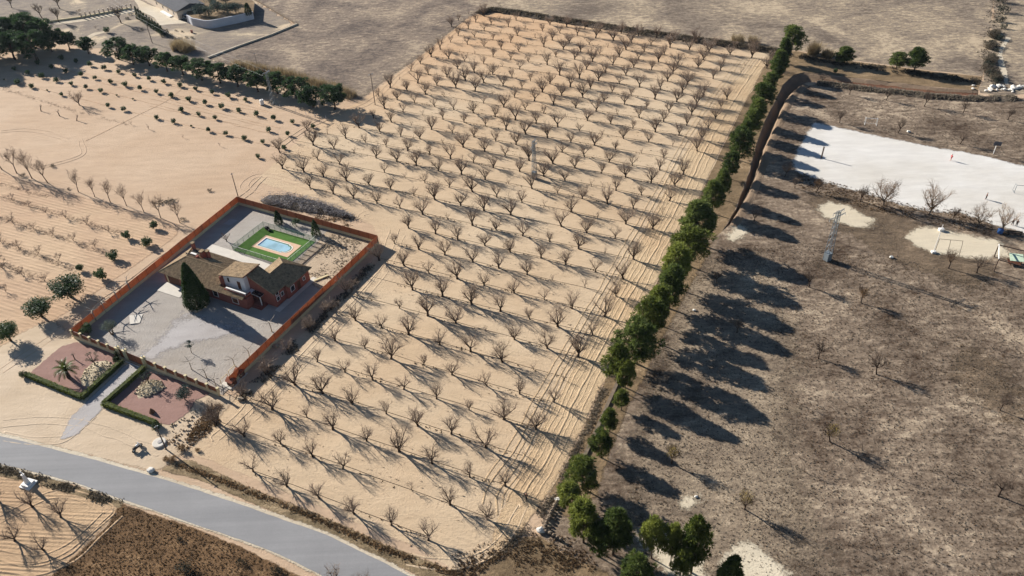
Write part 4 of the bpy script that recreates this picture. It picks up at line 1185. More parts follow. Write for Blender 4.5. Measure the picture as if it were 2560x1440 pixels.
ridge_tiles((x0, yb, ze + .08), (xh, yr, zr + .08), HOUSE, .13)
# lean-to under the balcony
l2 = math.hypot(1.3, .5)
slope('porch_roof', (15.4, -.45, 2.7), (1, 0, 0), (0, 1.3, .5), 7.1, lambda s: 0, lambda s: l2)
# roof-well with pale skylight beside the chimneys
m = MB(); m.box(1.3, 4.2, 6.0, 8.0, 3.55, 3.62); m.box(1.3, 4.2, 5.9, 6.0, 3.55, 4.35); m.box(1.3, 4.2, 8.0, 8.1, 3.55, 4.0)
m.build('roof_well', M_dark, HOUSE)
m = MB(); m.box(2.0, 3.6, 6.5, 6.95, 3.95, 4.05); m.build('skylight', M_white, HOUSE)
def chimney(x, y, z0, z1, w_=.6, d_=.6, cap=True):
    c = hbox('chimney', x - w_ / 2, x + w_ / 2, y - d_ / 2, y + d_ / 2, z0, z1, M_brick)
    if cap:
        k = MB(); k.box(x - w_ / 2 - .1, x + w_ / 2 + .1, y - d_ / 2 - .1, y + d_ / 2 + .1, z1 + .25, z1 + .36)
        for sx in (-1, 1):
            for sy in (-1, 1): k.box(x + sx * w_ * .35 - .06, x + sx * w_ * .35 + .06, y + sy * d_ * .35 - .06, y + sy * d_ * .35 + .06, z1 - .01, z1 + .252)
        k.build('chimney_cap', M_tile, c)
chimney(1.0, 8.6, 2.9, 4.9); chimney(5.8, 6.6, 3.5, 5.4, .7, .9); chimney(6.7, 7.2, 3.3, 5.3, .7, .7); chimney(5.0, 5.7, 3.8, 4.7, .5, .6, False)
# garage
m = MB(); m.box(1.0, 4.2, -.03, .05, 0, 2.15); m.build('garage_door', M_wood, HOUSE)
m = MB(); m.box(.6, .98, -.06, .04, 0, 2.3); m.box(.6, 4.6, -.07, .03, 2.16, 2.32); m.build('garage_frame', M_cream, HOUSE)
def window(x, y, z, w_, h, face, mat=M_dark, frame=M_white, shutter=False, nm='window'):
    """face: 'f' front wall (-y), 'r' right wall (+x)"""
    p = MB(); fr = MB()
    if face == 'f':
        p.box(x, x + w_, y - .035, y + .02, z, z + h)
        for a in ((x - .08, x, z - .08, z + h + .08), (x + w_, x + w_ + .08, z - .08, z + h + .08), (x, x + w_, z - .08, z), (x, x + w_, z + h, z + h + .08)): fr.box(a[0], a[1], y - .08, y + .01, a[2], a[3])
    else:
        p.box(x - .02, x + .035, y, y + w_, z, z + h)
        for a in ((y - .08, y, z - .08, z + h + .08), (y + w_, y + w_ + .08, z - .08, z + h + .08), (y, y + w_, z - .08, z), (y, y + w_, z + h, z + h + .08)): fr.box(x - .01, x + .08, a[0], a[1], a[2], a[3])
    wn_ = p.build(nm, mat, HOUSE); fr.build('frame', frame, wn_)
window(7.2, 0, 1.0, 1.3, 1.2, 'f'); window(14.0, 0, .9, 1.2, 1.3, 'f'); window(19.2, 0, .8, 1.5, 1.3, 'f', M_wood)
# white upper room
hbox('upper_wall', 15.7, 21.7, 2.004, 6.3, 2.622, 5.55, M_whitew)
m = MB(); m.hexa([(15.7, 2.004, 5.55), (21.7, 2.004, 5.55), (21.7, 6.3, 5.55), (15.7, 6.3, 5.55)], [(15.7, 2.004, 5.56), (21.7, 2.004, 6.85), (21.7, 6.3, 6.85), (15.7, 6.3, 5.56)]); m.build('gable_wall', M_whitew, HOUSE)
hbox('pilaster', 15.35, 15.9, 1.4, 2.0, 2.6, 5.2, M_brick)
tl = math.hypot(7.1, 1.5)
slope('upper_roof', (15.1, 6.75, 5.5), (0, -1, 0), (7.1, 0, 1.5), 5.2, lambda s: 0, lambda s: tl)
m = MB(); m.bar((22.22, 1.55, 6.98), (22.22, 6.75, 6.98), .14, .22); m.build('verge_board', M_wood, HOUSE)
chimney(15.0, 2.2, 3.4, 4.9, .5, .5)
window(17.0, 2.0, 4.0, .6, 1.2, 'f'); window(19.6, 2.0, 3.0, .95, 2.1, 'f', M_wood, M_white, nm='balcony_door')
# balcony
hbox('balcony_floor', 17.2, 22.6, .7, 1.998, 2.85, 2.98, M_conc)
hbox('balcony_parapet', 17.0, 22.8, .45, .68, 2.63, 3.3, M_brick)
hbox('balcony_parapet', 22.58, 22.82, .684, 2.0, 2.63, 3.3, M_brick)
m = MB(); m.box(17.6, 22.9, .42, .72, 3.72, 3.84)
m.build('balcony_rail', M_white, HOUSE)
bm_ = MB(); bm_.lathe((0, 0, 0), [(.06, 0), (.06, .05), (.035, .1), (.07, .22), (.035, .34), (.06, .41)], 7); bme = bm_.mesh('baluster', M_white)
for i in range(17): put('baluster', bme, HOUSE, (17.75 + i * .31, .57, 3.305))
# tall block with its falling roof
hbox('wall', 21.702, 28.0, 3.1, 6.3, -.1, 3.9, M_brick)
m = MB(); m.hexa([(21.702, 3.1, 3.902), (28.0, 3.1, 3.902), (28.0, 6.3, 3.902), (21.702, 6.3, 3.902)], [(21.702, 3.1, 6.5), (28.0, 3.1, 3.91), (28.0, 6.3, 3.91), (21.702, 6.3, 6.5)]); m.build('gable_wall', M_brick, HOUSE)
al = math.hypot(6.7, 3.1)
slope('side_roof', (28.45, 2.7, 3.7), (0, 1, 0), (-6.7, 0, 3.1), 3.8, lambda s: 0, lambda s: al)
window(28.0, 3.6, 2.7, .8, .8, 'r'); window(28.0, 3.6, 1.3, .8, .9, 'r'); window(28.0, 5.0, 1.6, .7, .9, 'r')
# porch canopy and door
m = MB(); m.hexa([(22.0, 1.9, 2.95), (25.2, 1.9, 2.55), (25.2, 3.08, 2.55), (22.0, 3.08, 2.95)], [(22.0, 1.9, 3.1), (25.2, 1.9, 2.7), (25.2, 3.08, 2.7), (22.0, 3.08, 3.1)]); m.build('canopy', M_whitew, HOUSE)
m = MB(); m.hexa([(23.02, 1.85, 2.99), (25.3, 1.85, 2.70), (25.3, 3.07, 2.70), (23.02, 3.07, 2.99)], [(23.02, 1.85, 3.07), (25.3, 1.85, 2.78), (25.3, 3.07, 2.78), (23.02, 3.07, 3.07)]); m.build('canopy_tiles', M_dark, HOUSE)
m = MB(); m.box(24.9, 25.05, 2.0, 2.15, 0, 2.58); m.build('canopy_post', M_white, HOUSE)
m = MB(); m.box(23.3, 24.4, 3.05, 3.12, .1, 2.25); m.build('front_door', M_wood, HOUSE)
for i in range(3):
    m = MB(); m.box(22.6 - .3 * (2 - i), 25.3 + .2 * (2 - i), .9 + .4 * i, 3.09, .03 + .12 * i + .002 * i, .15 + .12 * i); m.build('step', M_brick, HOUSE)
# back wing with hipped end
hbox('wall', 20.8, 28.55, 6.302, 13.5, -.1, 3.15, M_brick)
xl, xr, xm, z0, z1, yB, yH, yF = 20.3, 29.1, 24.8, 3.15, 5.45, 14.1, 10.5, 6.5
ll = math.hypot(xm - xl, z1 - z0); lr = math.hypot(xr - xm, z1 - z0); lk = math.hypot(yB - yH, z1 - z0)
slope('wing_roof', (xl, yB, z0), (0, -1, 0), (xm - xl, 0, z1 - z0), yB - yF, lambda s: 0, lambda s: ll * min(1, s / (yB - yH)))
slope('wing_roof', (xr, yF, z0), (0, 1, 0), (xm - xr, 0, z1 - z0), yB - yF, lambda s: 0, lambda s: lr * min(1, (yB - yF - s) / (yB - yH)))
slope('wing_roof', (xr, yB, z0), (-1, 0, 0), (0, yH - yB, z1 - z0), xr - xl, lambda s: 0, lambda s: lk * max(0, min(s / (xr - xm), (xr - xl - s) / (xm - xl))))
ridge_tiles((xm, yH, z1 + .05), (xm, yF, z1 + .05), HOUSE)
ridge_tiles((xl, yB, z0 + .08), (xm, yH, z1 + .08), HOUSE, .13); ridge_tiles((xr, yB, z0 + .08), (xm, yH, z1 + .08), HOUSE, .13)
window(28.55, 7.4, 1.2, 1.1, 1.2, 'r'); window(28.55, 11.4, 1.4, .6, .8, 'r'); window(28.55, 9.4, .3, 1.0, 2.0, 'r', M_wood, M_brick, nm='side_door')
# paving round the house
zone('concrete_patio', [hl(-1.0, 9.3), hl(21, 9.3), hl(21, 13.6), hl(16, 14.4), hl(5.5, 15.0), hl(-1.0, 15.0)], .135, M_conc, 0, world=True)
zone('concrete_apron', [hl(.2, -.1), hl(6.6, -.1), hl(6.8, -3.1), hl(.4, -3.2)], .135, M_conc, 0, world=True)
zone('side_path', [hl(28.3, 2), hl(29.6, 2), hl(29.6, 14.6), hl(28.3, 14.6)], .135, M_conc, 0, world=True)
zone('pump_pad', [gp(326, 812), gp(324, 790), gp(358, 786), gp(350, 808)], .14, M_conc, 0, world=True)
zone('threshing_pad', [hl(-4.6, 22.5), hl(-2.6, 23), hl(-2.4, 25.2), hl(-4.4, 25)], .13, M_gravel2, .2, .5, 4, world=True)
m = MB(); m.box(0, .5, 0, 3.2, .1, .35); o = m.build('stone_kerb', M_cream); o.location = hl(29.4, 13.6); o.rotation_euler.z = HROT - .5
tag(o, 'short tan kerb wall behind the house corner', 'kerb')

# ---------------- pool garden
def turf():
    m, nt, b = newmat('lawn_turf', .9, .15)
    tc = N(nt, 'ShaderNodeTexCoord').outputs['Object']
    c = ramp(nt, noise_n(nt, tc, .8, 4, .6), .3, .7, (.045, .115, .012, 1), (.075, .165, .022, 1))
    nt.links.new(c, b.inputs['Base Color'])
    bump(nt, b, noise_n(nt, tc, 20, 3, .7), .5, .04)
    return m
M_turf = turf()
M_deck = plain('salmon_deck', srgb(204, 170, 140), .85, .05, 1.2, .2, .1)
M_poolb = plain('pool_liner', srgb(92, 160, 196), .4, .06, .6, .4)
zone('lawn', [hl(5.3, 15.2), hl(20.5, 15.2), hl(20.5, 25.6), hl(5.3, 25.6)], .15, M_turf, 0, world=True)
POOLT = thing('swimming_pool', 'small blue pool with rounded end in a salmon paved deck', 'pool', HO, HROT)
# deck ring round the basin outline
out = [(9.1, 18.9), (15.9, 18.9), (16.1, 19.25)] + [(16.3 + 1.15 * math.cos(a), 20.5 + 1.3 * math.sin(a)) for a in [rad(x) for x in range(-75, 76, 15)]] + [(16.1, 21.8), (15.9, 22.1), (9.1, 22.1)]
cx_, cy_ = 12.8, 20.5
n = len(out); m = MB()
def onrect(x, y):
    dx, dy = x - cx_, y - cy_
    k = min(((18.6 - cx_) / dx if dx > 0 else (8.2 - cx_) / dx) if abs(dx) > 1e-6 else 1e9, ((23.0 - cy_) / dy if dy > 0 else (18.0 - cy_) / dy) if abs(dy) > 1e-6 else 1e9)
    return (cx_ + dx * k, cy_ + dy * k)
ring = []
for i in range(n):
    ring.append((out[i], onrect(*out[i])))
corners = [(8.2, 18.0), (18.6, 18.0), (18.6, 23.0), (8.2, 23.0)]
zd = .2
for i in range(n):
    a, ra = ring[i]; b, rb_ = ring[(i + 1) % n]
    pts = [(a[0], a[1], zd), (ra[0], ra[1], zd)]
    for c in corners:
        def ang(p): return math.atan2(p[1] - cy_, p[0] - cx_)
        d1 = (ang(c) - ang(ra)) % (2 * PI); d2 = (ang(rb_) - ang(ra)) % (2 * PI)
        if 0 < d1 < d2 < PI: pts.append((c[0], c[1], zd))
    pts += [(rb_[0], rb_[1], zd), (b[0], b[1], zd)]
    m.face(pts)
    m.face([(ra[0], ra[1], zd), (ra[0], ra[1], .1), (rb_[0], rb_[1], .1), (rb_[0], rb_[1], zd)])
m.build('deck', M_deck, POOLT)
m = MB()
cp = [((x - cx_) * .985 + cx_, (y - cy_) * .97 + cy_) for x, y in out]
for i in range(n):
    a, b = out[i], out[(i + 1) % n]; c_, d_ = ((a[0] - cx_) * 1.05 + cx_, (a[1] - cy_) * 1.1 + cy_), ((b[0] - cx_) * 1.05 + cx_, (b[1] - cy_) * 1.1 + cy_)
    m.hexa([(a[0], a[1], .205), (c_[0], c_[1], .205), (d_[0], d_[1], .205), (b[0], b[1], .205)], [(a[0], a[1], .25), (c_[0], c_[1], .25), (d_[0], d_[1], .25), (b[0], b[1], .25)])
m.build('coping', M_white, POOLT)
# basin walls reach down into a shallow tank standing on the lawn level
m = MB()
for i in range(n):
    a, b = out[i], out[(i + 1) % n]
    m.face([(a[0], a[1], .22), (b[0], b[1], .22), (b[0], b[1], .155), (a[0], a[1], .155)])
m.face([(x, y, .157) for x, y in out])
m.build('basin', M_poolb, POOLT)
def water():
    m, nt, b = newmat('pool_water', .08, .5)
    tc = N(nt, 'ShaderNodeTexCoord').outputs['Object']
    f = noise_n(nt, tc, .35, 3, .5)
    c = ramp(nt, f, .36, .6, srgb(138, 168, 176), srgb(160, 194, 206))
    nt.links.new(c, b.inputs['Base Color'])
    bump(nt, b, noise_n(nt, tc, 3, 2, .5), .15, .02)
    return m
M_water = water()
m = MB(); m.face([((x - cx_) * .93 + cx_, (y - cy_) * .88 + cy_, .172) for x, y in out]); m.build('water', M_water, POOLT)
m = MB(); m.bar((9.15, 19.2, .19), (9.15, 21.9, .19), .5, .03); m.build('shallow_step', plain('pool_step', srgb(40, 84, 130), .5), POOLT)
# wire fence round the lawn
def meshmat():
    m, nt, b = newmat('wire_mesh', .6, .3)
    b.inputs['Base Color'].default_value = srgb(150, 176, 150)
    tr = N(nt, 'ShaderNodeBsdfTransparent')
    mx = N(nt, 'ShaderNodeMixShader'); mx.inputs[0].default_value = .22
    nt.links.new(tr.outputs[0], mx.inputs[1]); nt.links.new(b.outputs[0], mx.inputs[2])
    nt.links.new(mx.outputs[0], nt.nodes['Material Output'].inputs['Surface'])
    return m
M_mesh = meshmat(); M_post = plain('green_steel', srgb(98, 116, 100), .6, .1, 1, .3)
pf = MB(); pf.tube([(0, 0, .1), (0, 0, 1.6)], [.035, .035], 6); pfm = pf.mesh('fence_post', M_post)
def wire_fence(a, b, label, h=1.5, step=1.7, top=True):
    a = Vector(a); b = Vector(b); L = (b - a).length; ang = math.atan2((b - a).y, (b - a).x)
    t = thing('wire_fence', label, 'fence', hl(a.x, a.y), HROT + ang)
    n = max(1, round(L / step)); w_ = L / n
    for i in range(n + 1): put('fence_post', pfm, t, (i * w_, 0, 0))
    pn = MB(); pn.box(.04, w_ - .04, -.008, .008, .15, h); pme = pn.mesh('mesh_panel', M_mesh)
    for i in range(n): put('mesh_panel', pme, t, (i * w_, 0, 0))
    r = MB(); r.bar((0, 0, h + .03), (L, 0, h + .03), .05); r.build('top_rail', M_post if not top else M_white, t)
wire_fence((5.3, 15.2), (5.3, 25.7), 'wire fence of the pool lawn facing the gravel yard', top=False)
wire_fence((5.3, 25.7), (20.5, 25.7), 'wire fence of the pool lawn facing the small cypresses', top=False)
wire_fence((20.6, 25.7), (20.6, 15.2), 'wire fence of the pool lawn beside the paving grid')
wire_fence((20.5, 15.1), (5.3, 15.1), 'wire fence of the pool lawn facing the house patio')
# paving grid beside the lawn: a row of earth squares between timber strips
M_slat = plain('weathered_timber', srgb(120, 104, 88), .9, .15, 2)
t = thing('paving_grid', 'ladder of thin strips framing bare squares beside the pool lawn', 'edging', HO, HROT)
for i in range(7):
    y = 15.4 + i * 1.7
    m = MB(); m.box(20.9, 23.2, y - .05, y + .05, .13, .22); m.build('strip', M_slat, t)
m = MB(); m.box(23.2, 23.32, 15.3, 25.8, .13, .24); m.build('strip', M_slat, t)
M_black = plain('black_cloth', srgb(22, 22, 26), .8, .2, 2)
m = MB(); m.blob((0, 0, .5), .55, random.Random(2), 2, .35, 0, (1.2, .8, .8)); m.blob((1.0, -.35, .35), .4, random.Random(4), 2, .3, 0, (1, .8, .8))
o = m.build('covered_furniture', M_black, None, True); o.location = hl(6.9, 25.0, .1); o.rotation_euler.z = HROT
tag(o, 'black covered heap of furniture at the lawn corner', 'furniture')

# ---------------- plants of the plot
CYP = foliage('cypress_leaves', (0.014, 0.034, 0.010, 1), (0.046, 0.080, 0.018, 1), .7, .2)
def cypress(seed, H, R, n=420, size=.3, mat=None, pw=.8):
    rng = random.Random(seed); T = MB(); C = MB()
    T.tube([(0, 0, -.05), (0, 0, H * .5)], [R * .12, R * .05], 6)
    for i in range(n):
        t = rng.random()
        z = .1 + t * (H - .1)
        prof = R * ((1 - t) ** pw) * min(1, .72 + t * 3)
        a = rng.uniform(0, 6.28); k = rng.uniform(.72, 1.0)
        leafquads(C, (math.cos(a) * prof * k, math.sin(a) * prof * k, z), 7, size * .9, size, rng, .3, .5, (1, 1, 1.3))
    return [('trunk', T.mesh('cypress_trunk', M_barkpine, True)), ('crown', C.mesh('cypress_crown', mat or CYP))]
Hc = hgt(494, 770, 668)
inst(cypress(800, Hc, 2.9, 2600, .34, None, .7), 'cypress', 'big dark conical cypress before the long house roof', 'cypress', hl(12.2, -3.2, .06), 0)
inst(cypress(801, 3.6, 1.15, 420, .24, None, .7), 'cypress', 'small dark cypress by the back wall near the corner gap', 'cypress', hl(7.8, 28.2, .06), 0)
inst(cypress(802, 4.2, 1.25, 420, .24, None, .75), 'cypress', 'small pointed cypress by the back wall past the green shrub', 'cypress', hl(19.1, 27.9, .06), 0)
inst(leafy(803, 1.9, 1.3, .3, 20, 40, .2, CITB, r0=.06), 'garden_shrub', 'bushy green shrub between two small cypresses', 'shrub', hl(12.3, 29.0, .06))
OLI = foliage('olive_leaves', (0.055, 0.075, 0.050, 1), (0.130, 0.155, 0.110, 1), .7, .2)
inst(leafy(804, 3.4, 1.75, .9, 26, 60, .17, OLI, M_barkpale, .13, stems=2), 'olive_tree', 'grey green olive tree in the gravel yard', 'olive tree', hl(3.0, -17.6, .06))
BLUE = foliage('blue_green_leaves', (0.030, 0.055, 0.045, 1), (0.085, 0.120, 0.095, 1), .7, .15)
q, r = crown_place(475, 858, 12, 3.2, .75)
inst(leafy(805, 3.2, .85, 1.3, 14, 50, .16, BLUE, M_barkpale, .05), 'young_tree', 'slender young tree with blue green crown in the gravel yard', 'tree', hl(21.9, -15, .06))
inst(leafy(806, 2.9, 1.5, .15, 26, 60, .2, CITB, r0=.1, stems=2), 'corner_shrub', 'dark leafy shrub filling the front corner of the yard', 'shrub', hl(-1.6, -19.6, .06))
inst(leafy(807, 3.2, 1.75, .7, 34, 70, .2, foliage('blue_leaves', (0.018, 0.036, 0.028, 1), (0.055, 0.088, 0.070, 1), .65, .1), M_barkpale, .09), 'round_shrub', 'round blue green shrub tree in the red gravel by the front wall', 'shrub', gp(463, 1000) + Vector((0, 0, .08)))
# pollarded plane trees inside the side wall
M_plane = plain('plane_bark', srgb(156, 146, 132), .9, .2, 3, .1)
def plane(seed, H=3.0):
    rng = random.Random(seed); T = MB(); W = MB()
    T.tube([(0, 0, -.05), (.05, 0, H * .5), (0, .05, H)], [.14, .11, .12], 7)
    n = rng.randint(4, 5); a0 = rng.uniform(0, 6)
    for i in range(n):
        a = a0 + i * 2 * PI / n + rng.uniform(-.3, .3)
        L = rng.uniform(1.2, 2.6)
        pts, d = bent(rng, (0, 0, H), (math.cos(a), math.sin(a), .18), L, 4, .22, .05)
        T.tube(pts, [.09, .07, .075, .05, .04], 5)
        for j in range(2):
            p2, _ = bent(rng, pts[2 + j], (math.cos(a + rng.uniform(-.9, .9)), math.sin(a + rng.uniform(-.9, .9)), .25), rng.uniform(.5, 1.2), 3, .3, .08)
            W.tube(p2, [.045, .035, .03, .018], 4, 0, False)
    return [('trunk', T.mesh('plane_trunk', M_plane, True)), ('branches', W.mesh('plane_branches', M_plane))]
for i, (x, y, s, lab) in enumerate([(-5.2, -6.0, 1, 'pruned plane tree inside the side wall, across from the garage'), (-4.9, -9.6, 1, 'pruned plane tree inside the side wall, between its two fellows'), (-4.6, -13.2, 1, 'pruned plane tree inside the side wall, above the olive tree'), (-4.2, -16.0, .95, 'pruned plane tree inside the side wall, beside the corner shrub')]):
    inst(plane(820 + i), 'plane_tree', lab, 'tree', hl(x + .8, y, .06), i * 1.3, None, s)
for i, (u, v, s, lab) in enumerate([(480, 925, .72, 'pruned bare tree near the front wall by the young tree'), (517, 945, .72, 'pruned bare tree between the front wall and the kennels'), (587, 915, .62, 'pruned bare tree by the side wall above the kennels'), (625, 895, .7, 'pruned bare tree by the side wall in the gravel yard'), (680, 830, .8, 'pruned bare tree in the house shadow by the side wall'), (540, 965, .6, 'pruned bare tree beside the kennel pads')]):
    inst(plane(840 + i), 'pruned_tree', lab, 'tree', gp(u, v) + Vector((0, 0, .06)), i * 2.1, None, s)
p = gp(567, 604)
inst(MED[0], 'bare_sapling', 'leafless sapling in the pale yard outside the pool fence', 'sapling', (p.x, p.y, .07), 1, None, .8)
# rock beside the cypress
m = MB()
for k, (dx, dy, r) in enumerate([(0, 0, .6), (.8, -.3, .5), (.3, -.7, .45), (-.5, -.3, .4)]): m.blob((dx, dy, r * .5), r, random.Random(k), 2, .35, 0, (1, 1, .8))
M_rock = plain('pale_rock', srgb(158, 142, 120), .9, .2, 1.5, .15, .4)
o = m.build('garden_rock', M_rock); o.location = gp(490, 775) + Vector((0, 0, .06)); tag(o, 'pale rough rock at the foot of the big cypress', 'rock')
# kennels on pale pads
for i, (u, v, lab) in enumerate([(577, 960, 'brown wooden kennel on a pale pad at the plot corner'), (597, 938, 'brown wooden kennel on a pale pad against the side screen')]):
    t = thing('kennel', lab, 'kennel', gp(u, v) + Vector((0, 0, .06)), HROT)
    m = MB(); m.box(-1.5, 1.3, -1.2, 1.1, 0, .09); m.build('pad', M_conc, t)
    m = MB(); m.box(-.2, 1.1, -.6, .6, .1, 1.15); m.build('box', M_wood, t)
    m = MB(); m.hexa([(-.4, -.8, 1.16), (1.25, -.8, 1.16), (1.25, .8, 1.16), (-.4, .8, 1.16)], [(-.4, -.1, 1.65), (1.25, -.1, 1.65), (1.25, .1, 1.65), (-.4, .1, 1.65)]); m.build('roof', plain('kennel_roof', srgb(140, 84, 62), .85, .15, 3), t)
    m = MB(); m.box(-.215, -.195, -.22, .22, .15, .75); m.build('opening', M_black, t)
    m = MB(); m.bar((-1.4, .9, .1), (-1.4, .9, 1.2), .08); m.bar((-1.4, -.9, .1), (-1.4, -.9, 1.2), .08); m.bar((-1.4, -.9, 1.2), (-1.4, .9, 1.2), .08); m.build('rail', M_cream, t)

# ---------------- front garden
HED = foliage('hedge_leaves', (0.060, 0.095, 0.012, 1), (0.230, 0.250, 0.030, 1), .7, .4)
HEDD = foliage('dark_hedge_leaves', (0.012, 0.030, 0.008, 1), (0.036, 0.062, 0.012, 1), .7, .1)
def hedge(px, h, w_, label, seed, mat=None, dens_=120):
    pts = [gp(*p) for p in px]; rng = random.Random(seed); C = MB(); S = MB()
    o = pts[0].copy()
    for a, b in zip(pts[:-1], pts[1:]):
        L = (b - a).length; d = (b - a).normalized(); nn = Vector((-d.y, d.x, 0))
        # twiggy inside
        S.hexa([a - nn * w_ * .36 - o, b - nn * w_ * .36 - o, b + nn * w_ * .36 - o, a + nn * w_ * .36 - o], [a - nn * w_ * .36 - o + Vector((0, 0, h * .86)), b - nn * w_ * .36 - o + Vector((0, 0, h * .86)), b + nn * w_ * .36 - o + Vector((0, 0, h * .86)), a + nn * w_ * .36 - o + Vector((0, 0, h * .86))])
        for _ in range(int(L * dens_)):
            t = rng.uniform(-.3 / L, 1 + .3 / L); s = rng.uniform(-.5, .5); z = rng.uniform(.05, 1)
            if abs(s) < .34 and z < .82: s = math.copysign(rng.uniform(.36, .5), s)
            q = a.lerp(b, t) + nn * (s * w_ * (1 + .12 * mnoise.noise(Vector((t * L, seed, z))))) + Vector((0, 0, z * h * (1 + .06 * mnoise.noise(Vector((t * L * .8, seed, 7))))))
            leafquads(C, q - o, 1, .08, .2, rng, .2, .6)
    t = thing('hedge', label, 'hedge', o + Vector((0, 0, .06)))
    S.build('stems', plain('hedge_core', (0.05, 0.06, 0.014, 1), .95), t)
    C.build('foliage', mat or HED, t)
hedge([(72, 942), (207, 998), (306, 908)], 1.0, 1.0, 'clipped green hedge round the bed with the palm', 1)
hedge([(362, 924), (261, 1014), (392, 1062)], 1.0, 1.0, 'clipped green hedge round the bed with the blue shrub', 2)
for i, (u, v, r, H, lab) in enumerate([(62, 938, 1.0, 1.3, 'dark clipped block ending the palm bed hedge'), (392, 1066, 1.0, 1.2, 'dark clipped block ending the blue shrub bed hedge'), (298, 888, .9, 2.0, 'tall dark clipped bush against the gate pier'), (292, 902, .8, 1.4, 'lower dark clipped bush below the gate pier bush')]):
    inst(leafy(860 + i, H, r, .05, 22, 50, .18, HEDD, r0=.06), 'clipped_bush', lab, 'bush', gp(u, v + 4) + Vector((0, 0, .07)))
# palm
def palm(seed, H=1.9, L=2.6, n=22):
    rng = random.Random(seed); T = MB()
    prof = [(.42, -.05)]
    for k in range(10): prof += [(.42 - .012 * k, k * H / 10), (.34 - .01 * k, (k + .9) * H / 10)]
    T.lathe((0, 0, 0), prof, 9)
    parts = [('trunk', T.mesh('palm_trunk', M_barkpine))]
    PL = foliage('palm_leaves', (0.040, 0.072, 0.010, 1), (0.120, 0.150, 0.020, 1), .5, .25)
    for i in range(n):
        a = i * 2.39996 + rng.uniform(-.2, .2); el = rad(80 - 75 * i / n) 
        m = MB(); pts = []; p = Vector((0, 0, H)); d = Vector((math.cos(a) * math.cos(el), math.sin(a) * math.cos(el), math.sin(el)))
        for s in range(9):
            pts.append(p.copy()); p = p + d * (L / 8); d = (d + Vector((0, 0, -.16 - .02 * s))).normalized()
        m.tube(pts, [.035 - .003 * s for s in range(9)], 4)
        for s in range(1, 9):
            dd = (pts[s] - pts[s - 1]).normalized(); sd = dd.cross(Vector((0, 0, 1))).normalized(); up = sd.cross(dd)
            ll_ = .62 * math.sin(PI * (s + 1) / 10.5)
            for q in range(3):
                b = pts[s - 1].lerp(pts[s], q / 3)
                for sg in (-1, 1):
                    tip = b + sd * sg * ll_ * .85 + dd * ll_ * .5 + up * ll_ * .25
                    m.face([b - dd * .05, b + dd * .05, tip])
        parts.append(('frond', m.mesh('palm_frond', PL)))
    return parts
inst(palm(900), 'palm_tree', 'short palm with arching fronds in the red gravel', 'palm', gp(173, 944) + Vector((0, 0, .08)), .5)
# cloud pruned trees: bare limbs ending in leaf balls
def cloud(seed, H=2.6):
    rng = random.Random(seed); T = MB(); parts = []
    T.tube([(0, 0, -.05), (.05, .05, .7), (0, 0, 1.2)], [.16, .13, .12], 6)
    balls = []
    for i in range(7):
        a = i * 2.4; R = rng.uniform(.5, 1.2); z = rng.uniform(1.7, H)
        c = Vector((math.cos(a) * R, math.sin(a) * R, z))
        T.tube([(0, 0, 1.1), (c.x * .6, c.y * .6, 1.3 + .2 * rng.random()), c], [.09, .06, .04], 5)
        b = MB(); leafquads(b, c, 90, .34, .13, rng, .5, .6, (1, 1, .7), 0, .8); balls.append(b)
    parts.append(('trunk', T.mesh('cloud_trunk', M_bark, True)))
    for b in balls: parts.append(('leaf_ball', b.mesh('leaf_ball', OLI2)))
    return parts
OLI2 = foliage('cloud_leaves', (0.040, 0.056, 0.034, 1), (0.10, 0.125, 0.075, 1), .7, .15)
mound([(200, 950), (212, 925), (235, 905), (270, 902), (288, 915), (275, 935), (245, 955), (222, 968), (205, 965)], .42, M_lime, 'stone_mound', 3)['kind'] = 'structure'
mound([(338, 985), (345, 965), (372, 950), (405, 955), (418, 968), (400, 980), (370, 995), (345, 998)], .36, M_lime, 'stone_mound', 5)['kind'] = 'structure'
inst(cloud(910), 'cloud_pruned_tree', 'cloud pruned tree with leaf balls on the larger pale mound', 'tree', gp(239, 916) + Vector((0, 0, .2)), .3)
inst(cloud(911), 'cloud_pruned_tree', 'cloud pruned tree with leaf balls on the pale mound by the blue shrub', 'tree', gp(374, 962) + Vector((0, 0, .2)), 1.3)
inst(pollard(912, 1.1, 5, .35, (M_barkpale, OLI), .1), 'cut_back_bush', 'thin cut back bush in the red gravel behind the palm', 'bush', gp(188, 900) + Vector((0, 0, .08)))
m = MB(); m.lathe((0, 0, 0), [(.55, -.05), (.45, .3), (.25, .7), (.08, 1.05)], 7); o = m.build('standing_stone', plain('brown_stone', srgb(112, 84, 62), .9, .2, 2, .1, .4)); o.location = gp(381, 1032) + Vector((0, 0, .08)); tag(o, 'small pointed brown stone in the red gravel', 'stone')
# ================================================================ BANKS, REEDS, BRUSH
M_bank = drygrass('scrub_bank', (srgb(46, 40, 34), srgb(70, 62, 54), srgb(94, 84, 72), srgb(130, 116, 98)), 100, .2, 1.0, 1.2, 2.0)
M_scrubleaf = foliage('dry_scrub', (0.060, 0.050, 0.036, 1), (0.19, 0.155, 0.108, 1), .9, .45)
M_straw = foliage('straw', (0.20, 0.145, 0.075, 1), (0.42, 0.33, 0.19, 1), .9, .3)
M_brown = foliage('brown_weeds', (0.08, 0.05, 0.026, 1), (0.26, 0.17, 0.09, 1), .9, .5)
M_grey = foliage('grey_grass', (0.12, 0.098, 0.072, 1), (0.36, 0.30, 0.22, 1), .9, .5)
BK = [(1196, 36), (1228, 26), (1290, 33), (1400, 51), (1500, 66), (1660, 90), (1800, 109), (1930, 128), (1962, 134)]
ridge(BK, 5.0, 1.1, 'scrub_bank', M_bank, 21, .0)
